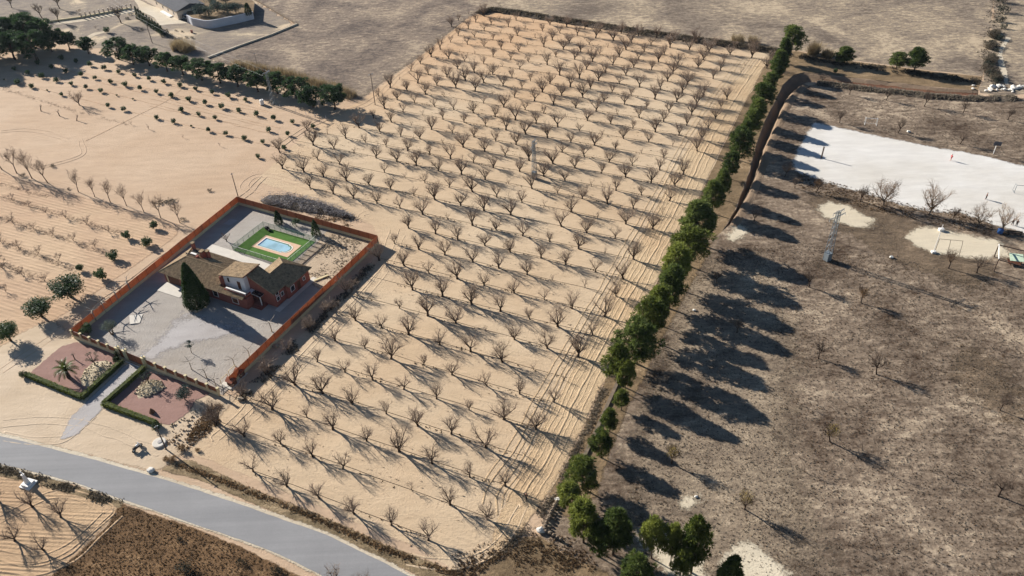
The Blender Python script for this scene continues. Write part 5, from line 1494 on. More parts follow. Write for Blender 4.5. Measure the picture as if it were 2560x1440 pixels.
ridge([(2044, 208), (2130, 219), (2230, 229), (2330, 242), (2450, 248), (2540, 246)], 4.0, .7, 'grass_bank', M_bank, 23, .0)
def along(px, n, w_, h, wd, mat, name, label, cat, seed, z=.05, k=3):
    """weeds along a line, one countless mass"""
    rng = random.Random(seed); P = [gp(*p) for p in px]; segs = [(a, b, (b - a).length) for a, b in zip(P[:-1], P[1:])]
    tot = sum(s[2] for s in segs); mb = MB()
    for a, b, L in segs:
        nn = Vector((-(b - a).y, (b - a).x, 0)).normalized()
        for _ in range(int(n * L / tot)):
            t = rng.random(); s = max(-1, min(1, rng.gauss(0, .45)))
            q = a.lerp(b, t) + nn * s * w_ / 2
            if mnoise.noise(Vector((q.x * .3, q.y * .3, seed))) < -.25 + .2 * rng.random(): continue
            zz = z * max(0, 1 - abs(s)); sc = rng.uniform(.5, 1.4)
            for _k in range(k):
                an = rng.uniform(0, 6.28); c, s_ = math.cos(an), math.sin(an); wd2 = wd * sc * .5
                ox, oy = rng.uniform(-wd, wd), rng.uniform(-wd, wd); ln = rng.uniform(.1, .8) * h * sc
                mb.face([(q.x + ox - s_ * wd2, q.y + oy + c * wd2, zz), (q.x + ox + s_ * wd2, q.y + oy - c * wd2, zz), (q.x + ox + c * ln, q.y + oy + s_ * ln, zz + h * sc)])
    return stuff(mb.build(name, mat), label, cat)
along(BK, 5200, 5.0, .45, .3, M_scrubleaf, 'bank_scrub', 'dark dry scrub covering the bank at the orchard head', 'scrub', 1, 1.0)
along([(2044, 208), (2130, 219), (2230, 229), (2330, 242), (2450, 248), (2540, 246)], 2600, 4.4, .4, .25, M_grey, 'bank_grass', 'grey grass on the low bank south of the ditch', 'grass', 2, .65)
along([(2000, 140), (2100, 160), (2210, 172), (2330, 190), (2450, 205)], 2200, 5, .4, .25, M_scrubleaf, 'ditch_scrub', 'dark scrub on the slope between pasture and ditch', 'scrub', 3)
along([(2494, -20), (2490, 40), (2482, 90), (2474, 140), (2470, 185), (2490, 210)], 1200, 7, .3, .2, M_scrubleaf, 'stream_scrub', 'dark scrub crowding the small stream', 'scrub', 4)
# reeds
def reeds(px, n, w_, h, label, seed):
    along(px, n, w_, h, .10, M_straw, 'reed_bed', label, 'reeds', seed, .05, 4)
reeds([(432, 128), (455, 124), (478, 130)], 900, 4.5, 3.0, 'tall straw coloured reed clump behind the pine row', 31)
reeds([(585, 168), (640, 178), (700, 188), (760, 205), (820, 222), (885, 246)], 2600, 4.5, 2.3, 'long straw reed bed behind the umbrella pines', 32)
reeds([(1830, 102), (1870, 108), (1898, 112)], 500, 3, 2.2, 'straw reeds on the orchard head bank', 33)
reeds([(2022, 132), (2044, 136)], 420, 4, 3.2, 'tall straw reed tuft near the head pine', 34)
reeds([(2055, 138), (2082, 144)], 260, 3, 1.8, 'low straw reeds beside the ditch pine', 35)
# brush heap behind the back wall
bp = [(650, 502), (672, 488), (720, 488), (780, 500), (840, 520), (888, 543), (884, 550), (830, 540), (760, 530), (700, 520), (660, 512)]
t = thing('brush_heap', 'dark grey heap of cut branches behind the back wall', 'brush heap')
c0 = mound(bp, .7, M_bank, 'heap', 61); c0.parent = t
M_stick = plain('grey_sticks', srgb(150, 144, 140), .95, .35, 1.2, .1); 
mb = MB(); rs = random.Random(9); BP = [gp(*p) for p in bp]; bx = [(p.x, p.y) for p in BP]; bc = sum(BP, Vector()) / len(BP)
cnt = 0
while cnt < 2600:
    x = rs.uniform(min(a[0] for a in bx), max(a[0] for a in bx)); y = rs.uniform(min(a[1] for a in bx), max(a[1] for a in bx))
    if not inside((x, y), bx): continue
    cnt += 1
    if mnoise.noise(Vector((x * .3, y * .3, 2))) < -.25: continue
    a = rs.uniform(0, 6.28); l = rs.uniform(.4, 1.3); z = rs.uniform(.15, 1.3)
    mb.tube([(x, y, z), (x + math.cos(a) * l, y + math.sin(a) * l, max(.1, z + rs.uniform(-.3, .4)))], [.035, .018], 3, 0, False)
o = mb.build('sticks', M_stick, t); o['kind'] = 'stuff'
t = thing('branch_pile', 'small dark pile of stumps beside the brush heap', 'brush heap', gp(868, 545))
for k in range(7):
    m = MB(); a = rs.uniform(0, 6.28); x, y = rs.uniform(-1, 1), rs.uniform(-.8, .8); l = rs.uniform(.6, 1.3)
    m.tube([(x, y, .15 + .1 * k), (x + math.cos(a) * l, y + math.sin(a) * l, .2 + .1 * k)], [.16, .13], 6); m.build('log', M_bark, t)
along([(780, 545), (840, 552), (890, 560)], 500, 4, .12, .2, M_brown, 'brush_litter', 'brown litter strewn below the brush heap', 'litter', 41)

# ---- grasses of the park, scrub plot and verges
tuft_field('park_tufts', [(1700, 640), (2000, 600), (2300, 660), (2700, 760), (2700, 1480), (1800, 1480), (1560, 1300), (1600, 1000)], 15000, .11, .14, M_grey, 51, .03, .0)['label'] = 'grey dry grass tufts all over the park'
tuft_field('brown_park_tufts', [(1700, 640), (2000, 600), (2300, 660), (2700, 760), (2700, 1480), (1800, 1480), (1560, 1300), (1600, 1000)], 6000, .1, .14, M_brown, 52, .03, .12)['label'] = 'brown weed tufts in patches across the park'
tuft_field('far_park_tufts', [(1960, 300), (2100, 240), (2450, 260), (2700, 290), (2700, 440), (2560, 410), (2200, 335), (2040, 300), (2000, 360)], 2500, .12, .16, M_grey, 53, .03, .0)['label'] = 'dry grass tufts between the bank and the white court'
tuft_field('scrub_tufts', [(300, 1262), (480, 1322), (600, 1370), (760, 1450), (820, 1520), (60, 1520), (130, 1440), (210, 1375), (270, 1316)], 5000, .13, .12, M_brown, 54, .04, -2)['label'] = 'brown weeds filling the scrub plot below the road'
tuft_field('court_edge_tufts', [(1990, 428), (2060, 450), (2150, 474), (2250, 504), (2330, 524), (2400, 524), (2480, 552), (2480, 590), (2330, 560), (2150, 520), (2000, 470)], 2200, .12, .18, M_brown, 55, .04, -.1)['label'] = 'brown fallen leaves and weeds along the white court edge'
tuft_field('yard_weeds', [(830, 585), (925, 610), (820, 715), (760, 680), (800, 620)], 900, .12, .2, M_grey, 56, .1, .1)['label'] = 'scattered dry weeds in the back yard'
for o in COL.objects:
    if o.get('kind') == 'stuff' and 'label' in o and 'category' not in o: o['category'] = 'weeds'
along([(440, 1160), (520, 1188), (640, 1236), (800, 1300), (960, 1372), (1140, 1438), (1260, 1500)], 2000, 1.5, .2, .18, M_brown, 'roadside_weeds', 'brown weeds on the verge between road and orchard', 'weeds', 61)
along([(-60, 1158), (0, 1172), (150, 1214), (300, 1262)], 1800, 2.0, .22, .2, M_scrubleaf, 'roadside_grass', 'dark rough grass on the verge of the low plot', 'weeds', 62)
along([(1230, 1400), (1290, 1345), (1340, 1300), (1375, 1250), (1430, 1150), (1475, 1060), (1510, 970)], 1600, 2.2, .2, .18, M_grey, 'track_edge_grass', 'grey grass along the outer edge of the tilled track', 'grass', 63)
along([(1130, 1440), (1250, 1400), (1360, 1370), (1480, 1430)], 1600, 7, .2, .2, M_brown, 'corner_weeds', 'brown weeds in the corner below the stone wall', 'weeds', 64)
along([(600, 1000), (680, 925), (760, 845), (840, 760), (930, 660)], 1500, 3.0, .3, .2, M_scrubleaf, 'fence_side_weeds', 'dark dead weeds along the foot of the side fence', 'weeds', 65)
along([(430, 1120), (470, 1090), (520, 1060), (560, 1020)], 1400, 4.5, .25, .25, M_brown, 'rubble_weeds', 'dry weeds over the rubble by the plot corner', 'weeds', 66)

# ================================================================ PARK TREES
DRYL = foliage('dry_orange_leaves', (0.16, 0.075, 0.022, 1), (0.32, 0.18, 0.06, 1), .9, .3)
YELL = foliage('dry_yellow_leaves', (0.22, 0.15, 0.03, 1), (0.40, 0.30, 0.075, 1), .9, .3)
def with_leaves(kit, seed, n, R, z0, z1, mat, size=.14):
    rng = random.Random(seed); C = MB()
    for _ in range(n):
        d = rnd_dir(rng); k = rng.uniform(.3, 1)
        leafquads(C, (d.x * R * k, d.y * R * k, (z0 + z1) / 2 + d.z * (z1 - z0) / 2 * k), 1, .05, size, rng, .2, .6)
    return kit + [('dry_leaves', C.mesh('dry_leaves', mat))]
PT = [bare_tree(950 + i, H=5.0, spread=2.0, trunk=1.7, r0=.14, limbs=5, sec=6, ter=5, fine=3, upward=.8, twr=.015, mats=(M_bark, M_twigd)) for i in range(4)]
PB = [bare_tree(970 + i, H=7.2, spread=3.4, trunk=1.4, r0=.20, limbs=6, sec=6, ter=5, fine=3, upward=.7, twr=.017, mats=(M_barkpale, M_twig2)) for i in range(2)]
PS = [bare_tree(980 + i, H=2.8, spread=.7, trunk=1.5, r0=.06, limbs=3, sec=3, ter=3, fine=1, upward=.8, twr=.012, mats=(M_barkpale, M_twig2)) for i in range(3)]
PTO = [with_leaves(PT[i], i, 500, 1.6, 2, 4.8, DRYL) for i in range(2)]
PTY = [with_leaves(PT[i + 2], i + 5, 700, 1.5, 1.9, 4.8, YELL) for i in range(2)]
PBO = with_leaves(PB[0], 9, 900, 3.0, 2.5, 7.0, DRYL, .2)
PBB = with_leaves(PB[1], 10, 500, 1.6, 1.4, 3.2, DRYL, .2)
rq = random.Random(44)
def ptree(kit, u, v, lab, s=1.0, name='park_tree', grp=None, cat='tree'):
    p = gp(u, v); inst(kit, name, lab, cat, (p.x, p.y, .02), rq.uniform(0, 6.28), grp, s)
ptree(PBO, 2209, 513, 'large bare tree with orange dry leaves at the court edge', .95)
ptree(PBB, 2322, 536, 'large bare fan shaped tree with brown leaves low on its trunk', 1.05)
ptree(PB[0], 2442, 566, 'wide bare tree at the court edge near the white pole', .75)
ptree(PB[1], 2506, 577, 'bare tree beside the blue bin', .8)
ptree(PTO[0], 2382, 548, 'small tree with brown leaves between two big court trees', .6)
ptree(PT[0], 2151, 504, 'bare tree beside the orange leaved court tree', .85)
ptree(PT[1], 1961, 443, 'bare tree in the pine shadows at the court corner', .8)
ptree(PT[2], 1987, 470, 'low bare tree beside the court corner shadows', .6)
ptree(PTO[1], 2041, 481, 'bare tree with a few tan leaves by the court corner', .75)
ptree(PTO[0], 2371, 671, 'bare tree with reddish twigs by the bent climbing bars', .85)
ptree(PT[3], 2442, 683, 'pale bare tree over the long shadows near the wooden frame', .85)
ptree(PT[0], 2022, 718, 'bare tree with pale crown beyond the pine shadows', .8)
ptree(PTO[1], 2152, 758, 'bare tree on a patch of orange grass', .8)
ptree(PT[1], 2046, 897, 'dark bare tree alone in the open park', .75)
ptree(PT[2], 2191, 936, 'bare tree with a fan of pale twigs near a white stub', .85)
ptree(PS[0], 2264, 957, 'thin whitish stem standing on another tree shadow', .7, 'sapling', None, 'sapling')
ptree(PT[0], 2500, 1026, 'thin bare tree on the brown park slope', .7)
ptree(PTY[0], 2075, 1105, 'tree with yellow dry leaves in the open park', .85)
ptree(PT[3], 2495, 1241, 'pale trunked bare tree at the foot of the park', .95)
ptree(PS[1], 2119, 1362, 'short bare stake like stem low in the park', .8, 'sapling', None, 'sapling')
ptree(PTY[1], 1680, 1158, 'sparse yellow leaved tree beside the pine shadows', .85)
ptree(PTY[0], 1861, 1273, 'sparse tree with straw yellow crown low in the park', .85)
ptree(PTO[0], 1842, 832, 'bushy tree with reddish brown leaves between pine shadows', .7)
ptree(PT[2], 1885, 553, 'bare tree among the pine shadows below the ditch end', .7)
ptree(PT[1], 1792, 708, 'bare tree inside the pine shadow tangle', .6)
for i, (u, v, s) in enumerate([(2124, 236, .8), (2215, 251, .8), (2310, 266, 1.0), (2407, 283, .9), (2099, 307, .95), (2245, 333, 1.0), (2400, 360, .9), (2054, 208, .7), (2520, 300, .8)]):
    ptree(PT[i % 4], u, v, 'thin bare tree in the grass between the bank and the white court', s * .85, 'park_tree', 'thin trees above the court')
for i, (u, v) in enumerate([(2004, 587), (2122, 615), (2242, 642), (2155, 1126), (2285, 791), (2415, 1003), (2238, 330), (2330, 1180), (1990, 1010), (2230, 1190), (2390, 900), (2480, 870), (2300, 1380), (2010, 1180)]):
    ptree(PS[i % 3], u, v, 'thin leafless stem of a young park tree', .85, 'sapling', 'young park stems', 'sapling')

# ================================================================ PYLONS AND POLES
M_steel = plain('galvanised_steel', srgb(132, 140, 144), .55, .12, 1.5, .4, 0, .5)
M_polewood = plain('pole_wood', srgb(96, 84, 74), .9, .15, 2)
M_wire = plain('wire', srgb(110, 110, 110), .5, .05, 1, .4, 0, .5)
M_ins = plain('insulator', srgb(176, 176, 172), .3, .05)
def pylon(u, v, H, label, rz, w0=.55, w1=.22, base=True, arms=2.2, three=True):
    t = thing('pylon', label, 'pylon', gp(u, v) + Vector((0, 0, .02)), rz)
    if base:
        m = MB(); m.box(-w0 * 1.05, w0 * 1.05, -w0 * 1.05, w0 * 1.05, -.1, 1.9); m.build('climbing_guard', M_steel, t)
    for sx in (-1, 1):
        for sy in (-1, 1):
            m = MB(); m.bar((sx * w0, sy * w0, 0), (sx * w1, sy * w1, H), .11); m.build('leg', M_steel, t)
    m = MB(); n = int(H / .75)
    for i in range(n):
        z0, z1 = H * i / n, H * (i + 1) / n
        a = w0 + (w1 - w0) * i / n; b = w0 + (w1 - w0) * (i + 1) / n
        f = 1 if i % 2 else -1
        for q in range(4):
            c0 = ((-a, -a), (a, -a), (a, a), (-a, a))[q]; c1 = ((b, -b), (b, b), (-b, b), (-b, -b))[q] if f > 0 else None
            if f > 0: m.bar((c0[0], c0[1], z0), (c1[0], c1[1], z1), .05)
            else:
                d0 = ((a, -a), (a, a), (-a, a), (-a, -a))[q]; d1 = ((-b, -b), (b, -b), (b, b), (-b, b))[q]
                m.bar((d0[0], d0[1], z0), (d1[0], d1[1], z1), .05)
    m.build('bracing', M_steel, t)
    tips = []
    for k, (zz, L) in enumerate(((H - .1, arms * .7), (H - 1.3, arms)) if three else ((H - .1, arms),)):
        for s in (-1, 1):
            m = MB(); m.bar((0, 0, zz), (s * L, 0, zz + .12), .1); m.bar((0, 0, zz - .5), (s * L, 0, zz + .1), .06)
            arm = m.build('cross_arm', M_steel, t)
            i_ = MB(); i_.lathe((s * L, 0, zz - .5), [(.03, 0), (.09, .08), (.04, .16), (.09, .24), (.04, .32), (.03, .55)], 8); i_.build('insulator', M_ins, arm)
            tips.append((s * L, 0, zz - .5))
    return t, tips
def wpt(t, p):
    c, s = math.cos(t.rotation_euler.z), math.sin(t.rotation_euler.z)
    return Vector((t.location.x + p[0] * c - p[1] * s, t.location.y + p[0] * s + p[1] * c, p[2]))
pA, tA = pylon(684, 263, 10.5, 'slim lattice pylon rising behind the white tank', rad(60), .45, .2, False, 1.5, False)
pB, tB = pylon(1336, 446, hgt(1336, 446, 352), 'lattice pylon standing among the almond trees', rad(60), .5, .2, True, 1.6)
pC, tC = pylon(2067, 650, hgt(2067, 650, 528), 'tall lattice pylon with crossed arms in the park', rad(30), .6, .28, True, 2.3)
def wire(a, b, sag, label):
    pts = []
    for i in range(25):
        t_ = i / 24; q = a.lerp(b, t_); q.z -= sag * 4 * t_ * (1 - t_); pts.append(q)
    m = MB(); m.tube(pts, [.007] * 25, 3); tag(m.build('power_wire', M_wire), label, 'wire', 'power wires')
for i in range(2): wire(wpt(pA, tA[i]), wpt(pB, tB[i]), 2.5, 'thin power wire strung from pylon to pylon')
for i in range(2): wire(wpt(pB, tB[i]), wpt(pC, tC[i]), 2.5, 'thin power wire strung from pylon to pylon')
far = gp(1180, 1560)
for i in range(3): wire(wpt(pC, tC[i]), far + Vector((i * 1.0, i * .8, 9)), 3.0, 'thin power wire strung from pylon to pylon')
far2 = gp(100, -60)
for i in range(2): wire(wpt(pA, tA[i]), far2 + Vector((i, i, 10)), 3.5, 'thin power wire strung from pylon to pylon')
def pole(u, v, H, label, r=.12, mat=None, arm=False):
    t = thing('utility_pole', label, 'pole', gp(u, v) + Vector((0, 0, .02)), rad(40))
    m = MB(); m.tube([(0, 0, -.1), (0, 0, H)], [r, r * .7], 8); m.build('shaft', mat or M_polewood, t)
    m = MB(); m.bar((-.35 if not arm else -.9, 0, H - .25), (.35 if not arm else .9, 0, H - .25), .09); m.build('cross_piece', M_steel, t)
    return t
pole(596, 494, hgt(596, 494, 433), 'slim dark pole outside the back corner of the walled plot')
pole(381, 108, hgt(381, 108, 59), 'dark wooden pole in the villa plot', .14)
pole(938, 262, hgt(938, 262, 184), 'wooden pole at the orchard corner', .13, None, True)
pole(645, 172, hgt(645, 172, 132), 'thin pole among the reeds behind the pines', .08)
pole(416, 1124, hgt(416, 1124, 1064), 'bent legged pole beside the hedge end and the round cover', .13)

# ================================================================ PLAYGROUND AND COURT
M_pipe = plain('dark_pipe', srgb(70, 56, 46), .6, .1, 1, .3)
t = thing('goal', 'white tubular goal above the white court', 'goal', gp(2176, 314) + Vector((0, 0, .04)), rad(-14))
for s in (-1.5, 1.5):
    m = MB(); m.tube([(s, 0, 0), (s, 0, 2.1)], [.06, .06], 8); m.build('post', M_white, t)
    m = MB(); m.tube([(s, 0, 2.1), (s, .9, 2.0), (s, 1.3, .05), (s, 0, .05)], [.035] * 4, 6); m.build('side_frame', M_white, t)
m = MB(); m.tube([(-1.5, 0, 2.1), (1.5, 0, 2.1)], [.06, .06], 8); m.build('crossbar', M_white, t)
m = MB(); m.tube([(-1.5, 1.3, .05), (1.5, 1.3, .05)], [.035] * 2, 6); m.build('back_bar', M_white, t)
t = thing('goal', 'grey tubular goal standing on the white court', 'goal', gp(2552, 484) + Vector((0, 0, .06)), rad(-14))
for s in (-1.5, 1.5):
    m = MB(); m.tube([(s, 0, 0), (s, 0, 2.1)], [.06, .06], 8); m.build('post', M_steel, t)
    m = MB(); m.tube([(s, 0, 2.1), (s, .9, 2.0), (s, 1.3, .05), (s, 0, .05)], [.035] * 4, 6); m.build('side_frame', M_steel, t)
m = MB(); m.tube([(-1.5, 0, 2.1), (1.5, 0, 2.1)], [.06, .06], 8); m.build('crossbar', M_steel, t)
m = MB(); m.bar((0, 0, -.05), (.15, .1, 3.2), .32, .16); o = m.build('dark_post', M_pipe); o.location = gp(2053, 396) + Vector((0, 0, .06)); tag(o, 'dark plank post standing on the white court', 'post')
t = thing('basketball_hoop', 'basketball hoop with dark board at the court edge', 'hoop', gp(2483, 385) + Vector((0, 0, .05)), rad(-14))
m = MB(); m.tube([(0, 0, 0), (0, 0, 2.7), (0, -.5, 3.0)], [.09, .08, .07], 8); m.build('post', M_white, t)
m = MB(); m.box(-.9, .9, -.58, -.52, 2.6, 3.7); m.build('backboard', plain('board', srgb(70, 70, 76), .6), t)
m = MB(); m.tube([(.22 * math.cos(a * PI / 6), -.82 + .22 * math.sin(a * PI / 6), 2.9) for a in range(13)], [.02] * 13, 5); m.build('ring', M_iron, t)
# wooden swing frame
F1, F2 = gp(2485, 642), gp(2484, 679)
R1, R2 = F1 + (gp(2560, 660) - F1) * 1.15, F2 + (gp(2560, 701) - F2) * 1.15
t = thing('wooden_frame', 'dark timber frame with pale end bar in the playground', 'frame')
Hf = 3.0
for a, b in ((F1, Vector((F1.x, F1.y, Hf))), (F2, Vector((F2.x, F2.y, Hf))), (R1, Vector((R1.x, R1.y, Hf))), (R2, Vector((R2.x, R2.y, Hf)))):
    m = MB(); m.bar(a, b, .16); m.build('post', M_pipe, t)
up_ = Vector((0, 0, Hf + .09))
for a, b, mt in ((F1 + up_, R1 + up_, M_pipe), (F2 + up_, R2 + up_, M_pipe), (F1 + up_ + Vector((0, 0, .17)), F2 + up_ + Vector((0, 0, .17)), M_white)):
    m = MB(); m.bar(a, b, .16); m.build('beam', mt, t)
t = thing('play_hut', 'low play hut with a pale green slanted roof', 'hut', gp(2536, 660) + Vector((0, 0, .04)), rad(-18))
for sx in (-.9, .9):
    for sy in (-.7, .7):
        m = MB(); m.bar((sx, sy, 0), (sx, sy, 1.35), .12); m.build('post', M_wood, t)
for k in range(4):
    m = MB(); m.box(-1.4, 1.0, -1.0 + k * .5, -.56 + k * .5, .45, .53); m.build('plank', M_wood, t)
m = MB(); m.hexa([(-1.4, -1.1, 1.37), (1.2, -1.1, 1.42), (1.2, 1.0, 1.9), (-1.4, 1.0, 1.85)], [(-1.4, -1.1, 1.43), (1.2, -1.1, 1.48), (1.2, 1.0, 1.96), (-1.4, 1.0, 1.91)]); m.build('roof_sheet', plain('pale_green', srgb(196, 214, 184), .7), t)
t = thing('climbing_bars', 'pair of bent pipes joined by a bar on the sandy patch', 'climbing frame', gp(2380, 637) + Vector((0, 0, .06)), rad(-14))
for s in (-1.2, 1.2):
    m = MB(); m.tube([(s, -.6, 0), (s, -.35, 1.4), (s + .1, .1, 2.4), (s + .25, .9, 3.1)], [.05] * 4, 7); m.build('bent_pipe', M_pipe, t)
m = MB(); m.tube([(-3.2, .9, 3.1), (1.5, .9, 3.1)], [.04, .04], 7); m.build('top_bar', M_pipe, t)
m = MB(); m.tube([(-3.2, .9, 0), (-3.2, .9, 3.1)], [.05, .05], 7); m.build('support', M_pipe, t)
t = thing('lamp_post', 'slender white pole on a white foot in the playground', 'pole', gp(2333, 632) + Vector((0, 0, .05)))
m = MB(); m.tube([(0, 0, .4), (.05, 0, 5.6)], [.08, .06], 8); m.build('shaft', M_white, t)
m = MB(); m.box(-.45, .45, -.35, .35, 0, .42); m.build('foot', M_white, t)
t = thing('court_post', 'short white post on a white block behind the slender pole', 'post', gp(2352, 577) + Vector((0, 0, .05)))
m = MB(); m.box(-.5, .5, -.4, .4, 0, .6); m.build('block', M_white, t)
m = MB(); m.tube([(0, 0, .6), (.05, 0, 1.6)], [.07, .06], 8); m.build('shaft', M_white, t)
t = thing('litter_bin', 'blue bin below the court edge tree', 'bin', gp(2499, 583) + Vector((0, 0, .05)))
m = MB(); m.lathe((0, 0, 0), [(.5, 0), (.55, .1), (.6, .9), (.62, .95)], 10); m.build('tub', plain('blue_plastic', srgb(56, 96, 150), .5), t)
m = MB(); m.lathe((0, 0, .952), [(.64, 0), (.5, .12), (.1, .18)], 10); m.build('lid', plain('blue_lid', srgb(46, 80, 130), .5), t)
t = thing('park_bench', 'dark bench at the court edge under bare trees', 'bench', gp(2535, 588) + Vector((0, 0, .05)), rad(-16))
for s in (-1.2, 1.2):
    m = MB(); m.box(s - .08, s + .08, -.3, .3, 0, .42); m.build('leg', M_pipe, t)
for k in range(3):
    m = MB(); m.box(-1.6, 1.6, -.3 + k * .21, -.12 + k * .21, .422, .47); m.build('seat_slat', M_pipe, t)
m = MB(); m.box(-1.6, 1.6, .33, .38, .55, .9); m.build('backrest', M_pipe, t)

# ---- people
SKIN = plain('skin', srgb(190, 142, 116), .6, .05)
def skin_body(name, chain, radii, edges, mat, parent):
    me = bpy.data.meshes.new(name); me.from_pydata(chain, edges, []); me.update()
    o = put(name, me, parent)
    md = o.modifiers.new('skin', 'SKIN'); md.use_smooth_shade = True
    sv = me.skin_vertices[0].data
    for i, r in enumerate(radii): sv[i].radius = (r, r); sv[i].use_root = (i == 0)
    sb = o.modifiers.new('sub', 'SUBSURF'); sb.levels = 1; sb.render_levels = 1
    me.materials.append(mat)
    return o
def person(u, v, label, shirt, trousers, rz, stride=.2, hair=(0.02, 0.015, 0.01, 1), z=.05, bare_legs=False):
    t = thing('person', label, 'person', gp(u, v) + Vector((0, 0, z)), rz)
    J = [(0, 0, .95), (0, 0, 1.2), (0, 0, 1.42), (0, .01, 1.53), (0, .02, 1.64), (0, .02, 1.74), (-.1, stride * .3, .9), (-.11, stride * .7, .5), (-.11, stride, .06), (.1, -stride * .3, .9), (.11, -stride * .5, .5), (.11, -stride, .06), (-.19, 0, 1.4), (-.26, -stride * .5, 1.13), (-.26, -stride * .2 + .08, .9), (.19, 0, 1.4), (.26, stride * .5, 1.13), (.26, stride * .5 + .1, .9), (-.11, stride + .14, .04), (.11, -stride + .14, .04)]
    E = [(0, 1), (1, 2), (2, 3), (3, 4), (4, 5), (0, 6), (6, 7), (7, 8), (8, 18), (0, 9), (9, 10), (10, 11), (11, 19), (2, 12), (12, 13), (13, 14), (2, 15), (15, 16), (16, 17)]
    R = [.13, .13, .13, .06, .10, .07, .085, .06, .045, .085, .06, .045, .06, .045, .035, .06, .045, .035, .04, .04]
    skin_body('body', J, R, E, SKIN, t)
    skin_body('shirt', [J[i] for i in (0, 1, 2, 12, 13, 15, 16)], [.16, .155, .15, .08, .06, .08, .06], [(0, 1), (1, 2), (2, 3), (3, 4), (2, 5), (5, 6)], plain('cloth_shirt', shirt, .9, .1), t)
    n = (0, 6, 7, 9, 10) if bare_legs else (0, 6, 7, 8, 9, 10, 11)
    ed = [(0, 1), (1, 2), (0, 3), (3, 4)] if bare_legs else [(0, 1), (1, 2), (2, 3), (0, 4), (4, 5), (5, 6)]
    skin_body('trousers', [J[i] for i in n], [.155, .11, .085, .11, .085] if bare_legs else [.155, .11, .085, .06, .11, .085, .06], ed, plain('cloth_trousers', trousers, .9, .1), t)
    m = MB(); m.blob((0, 0, 1.74), .115, random.Random(3), 2, .1, 0, (.95, 1.05, .75)); m.build('hair', plain('hair', hair, .7), t, True)
person(2376.5, 401.5, 'person in a red shirt walking on the white court', srgb(196, 34, 54), srgb(180, 60, 66), rad(100), .25, bare_legs=True)
person(2464, 498.5, 'person in dark clothes standing on the white court', srgb(40, 46, 50), srgb(30, 34, 38), rad(60), .1)
person(2530, 563, 'person in brown clothes beside another at the court edge', srgb(66, 54, 46), srgb(44, 38, 36), rad(20), .12)
person(2540, 566, 'person in dark brown clothes, second of the pair by the bench', srgb(48, 42, 40), srgb(40, 34, 32), rad(-30), .1)
person(1316, 1250, 'person in black clothes standing on the tilled track', srgb(24, 22, 24), srgb(20, 20, 22), rad(-40), .1)

# ================================================================ STONES AND WALLS
M_stone = plain('white_stone', srgb(212, 206, 194), .9, .12, 1.5, .15, .4)
t = thing('stone_pile', 'pile of pale boulders where stream meets ditch', 'boulders', gp(2520, 222))
rs = random.Random(17)
for k in range(30):
    x, y = rs.gauss(0, 3.0), rs.gauss(0, 1.4); r = rs.uniform(.35, .8)
    m = MB(); m.blob((x, y, r * .5), r, rs, 1, .4, 0, (rs.uniform(.8, 1.3), rs.uniform(.8, 1.2), .7)); m.build('boulder', M_stone, t)
M_drystone = plain('rough_wall', srgb(120, 106, 90), .95, .25, 1.2, .1, .5)
w1 = [gp(1394, 1254), gp(1376, 1290), gp(1360, 1328), gp(1405, 1354)]
t = thing('stone_wall', 'low broken stone wall round the pine clump corner', 'wall', w1[0])
for a, b in zip(w1[:-1], w1[1:]):
    L = (b - a).length; n = int(L / .55); d = (b - a) / n; nn = Vector((-d.y, d.x, 0)).normalized()
    for row in range(2):
        for i in range(n):
            c = a + d * (i + .5 + .25 * row) - w1[0] + nn * rs.uniform(-.06, .06)
            m = MB(); r = rs.uniform(.26, .36); m.blob((c.x, c.y, .2 + .36 * row), r, rs, 1, .3, 0, (1.1, .9, .75)); m.build('stone', M_drystone, t)
for u, v, r, lab in ((1393, 1250, .35, 'white stone on the head of the broken wall'), (1352, 1328, .6, 'pale block at the elbow of the broken wall'), (378, 1178, .55, 'white boulder on the sandy road shoulder'), (1740, 1243, .25, 'small white stone in the sand patch'), (2228, 645, .4, 'white slab lying by a thin park stem'), (1735, 777, .3, 'white stone in the pine shadows'), (2271, 331, .45, 'white stone above the court edge')):
    m = MB(); m.blob((0, 0, r * .5), r, rs, 2, .3, 0, (1.2, .9, .7)); o = m.build('white_stone', M_stone); o.location = gp(u, v) + Vector((0, 0, .04)); tag(o, lab, 'stone')
# white tank, stakes
t = thing('water_tank', 'white plastic tank beside the lattice pylon', 'tank', gp(656, 262) + Vector((0, 0, .02)), .4)
m = MB(); m.box(-.55, .55, -.5, .5, .12, 1.5); m.box(-.5, .5, -.45, .45, 1.502, 1.62); m.build('tank_body', M_white, t)
m = MB(); m.lathe((0, 0, 1.622), [(.2, 0), (.2, .12), (.05, .16)], 9); m.build('cap', M_white, t)
m = MB(); m.box(-.6, .6, -.55, .55, 0, .118); m.build('pallet', M_wood, t)
for i, (u, v) in enumerate([(700, 269), (740, 281), (765, 287), (788, 292), (815, 296)]):
    m = MB(); m.tube([(0, 0, -.05), (0, 0, .9), (0, 0, .95)], [.07, .07, .03], 6); o = m.build('white_stake', M_white); o.location = gp(u, v) + Vector((0, 0, .02)); tag(o, 'white stake on the low ridge below the umbrella pines', 'stake', 'white stakes')
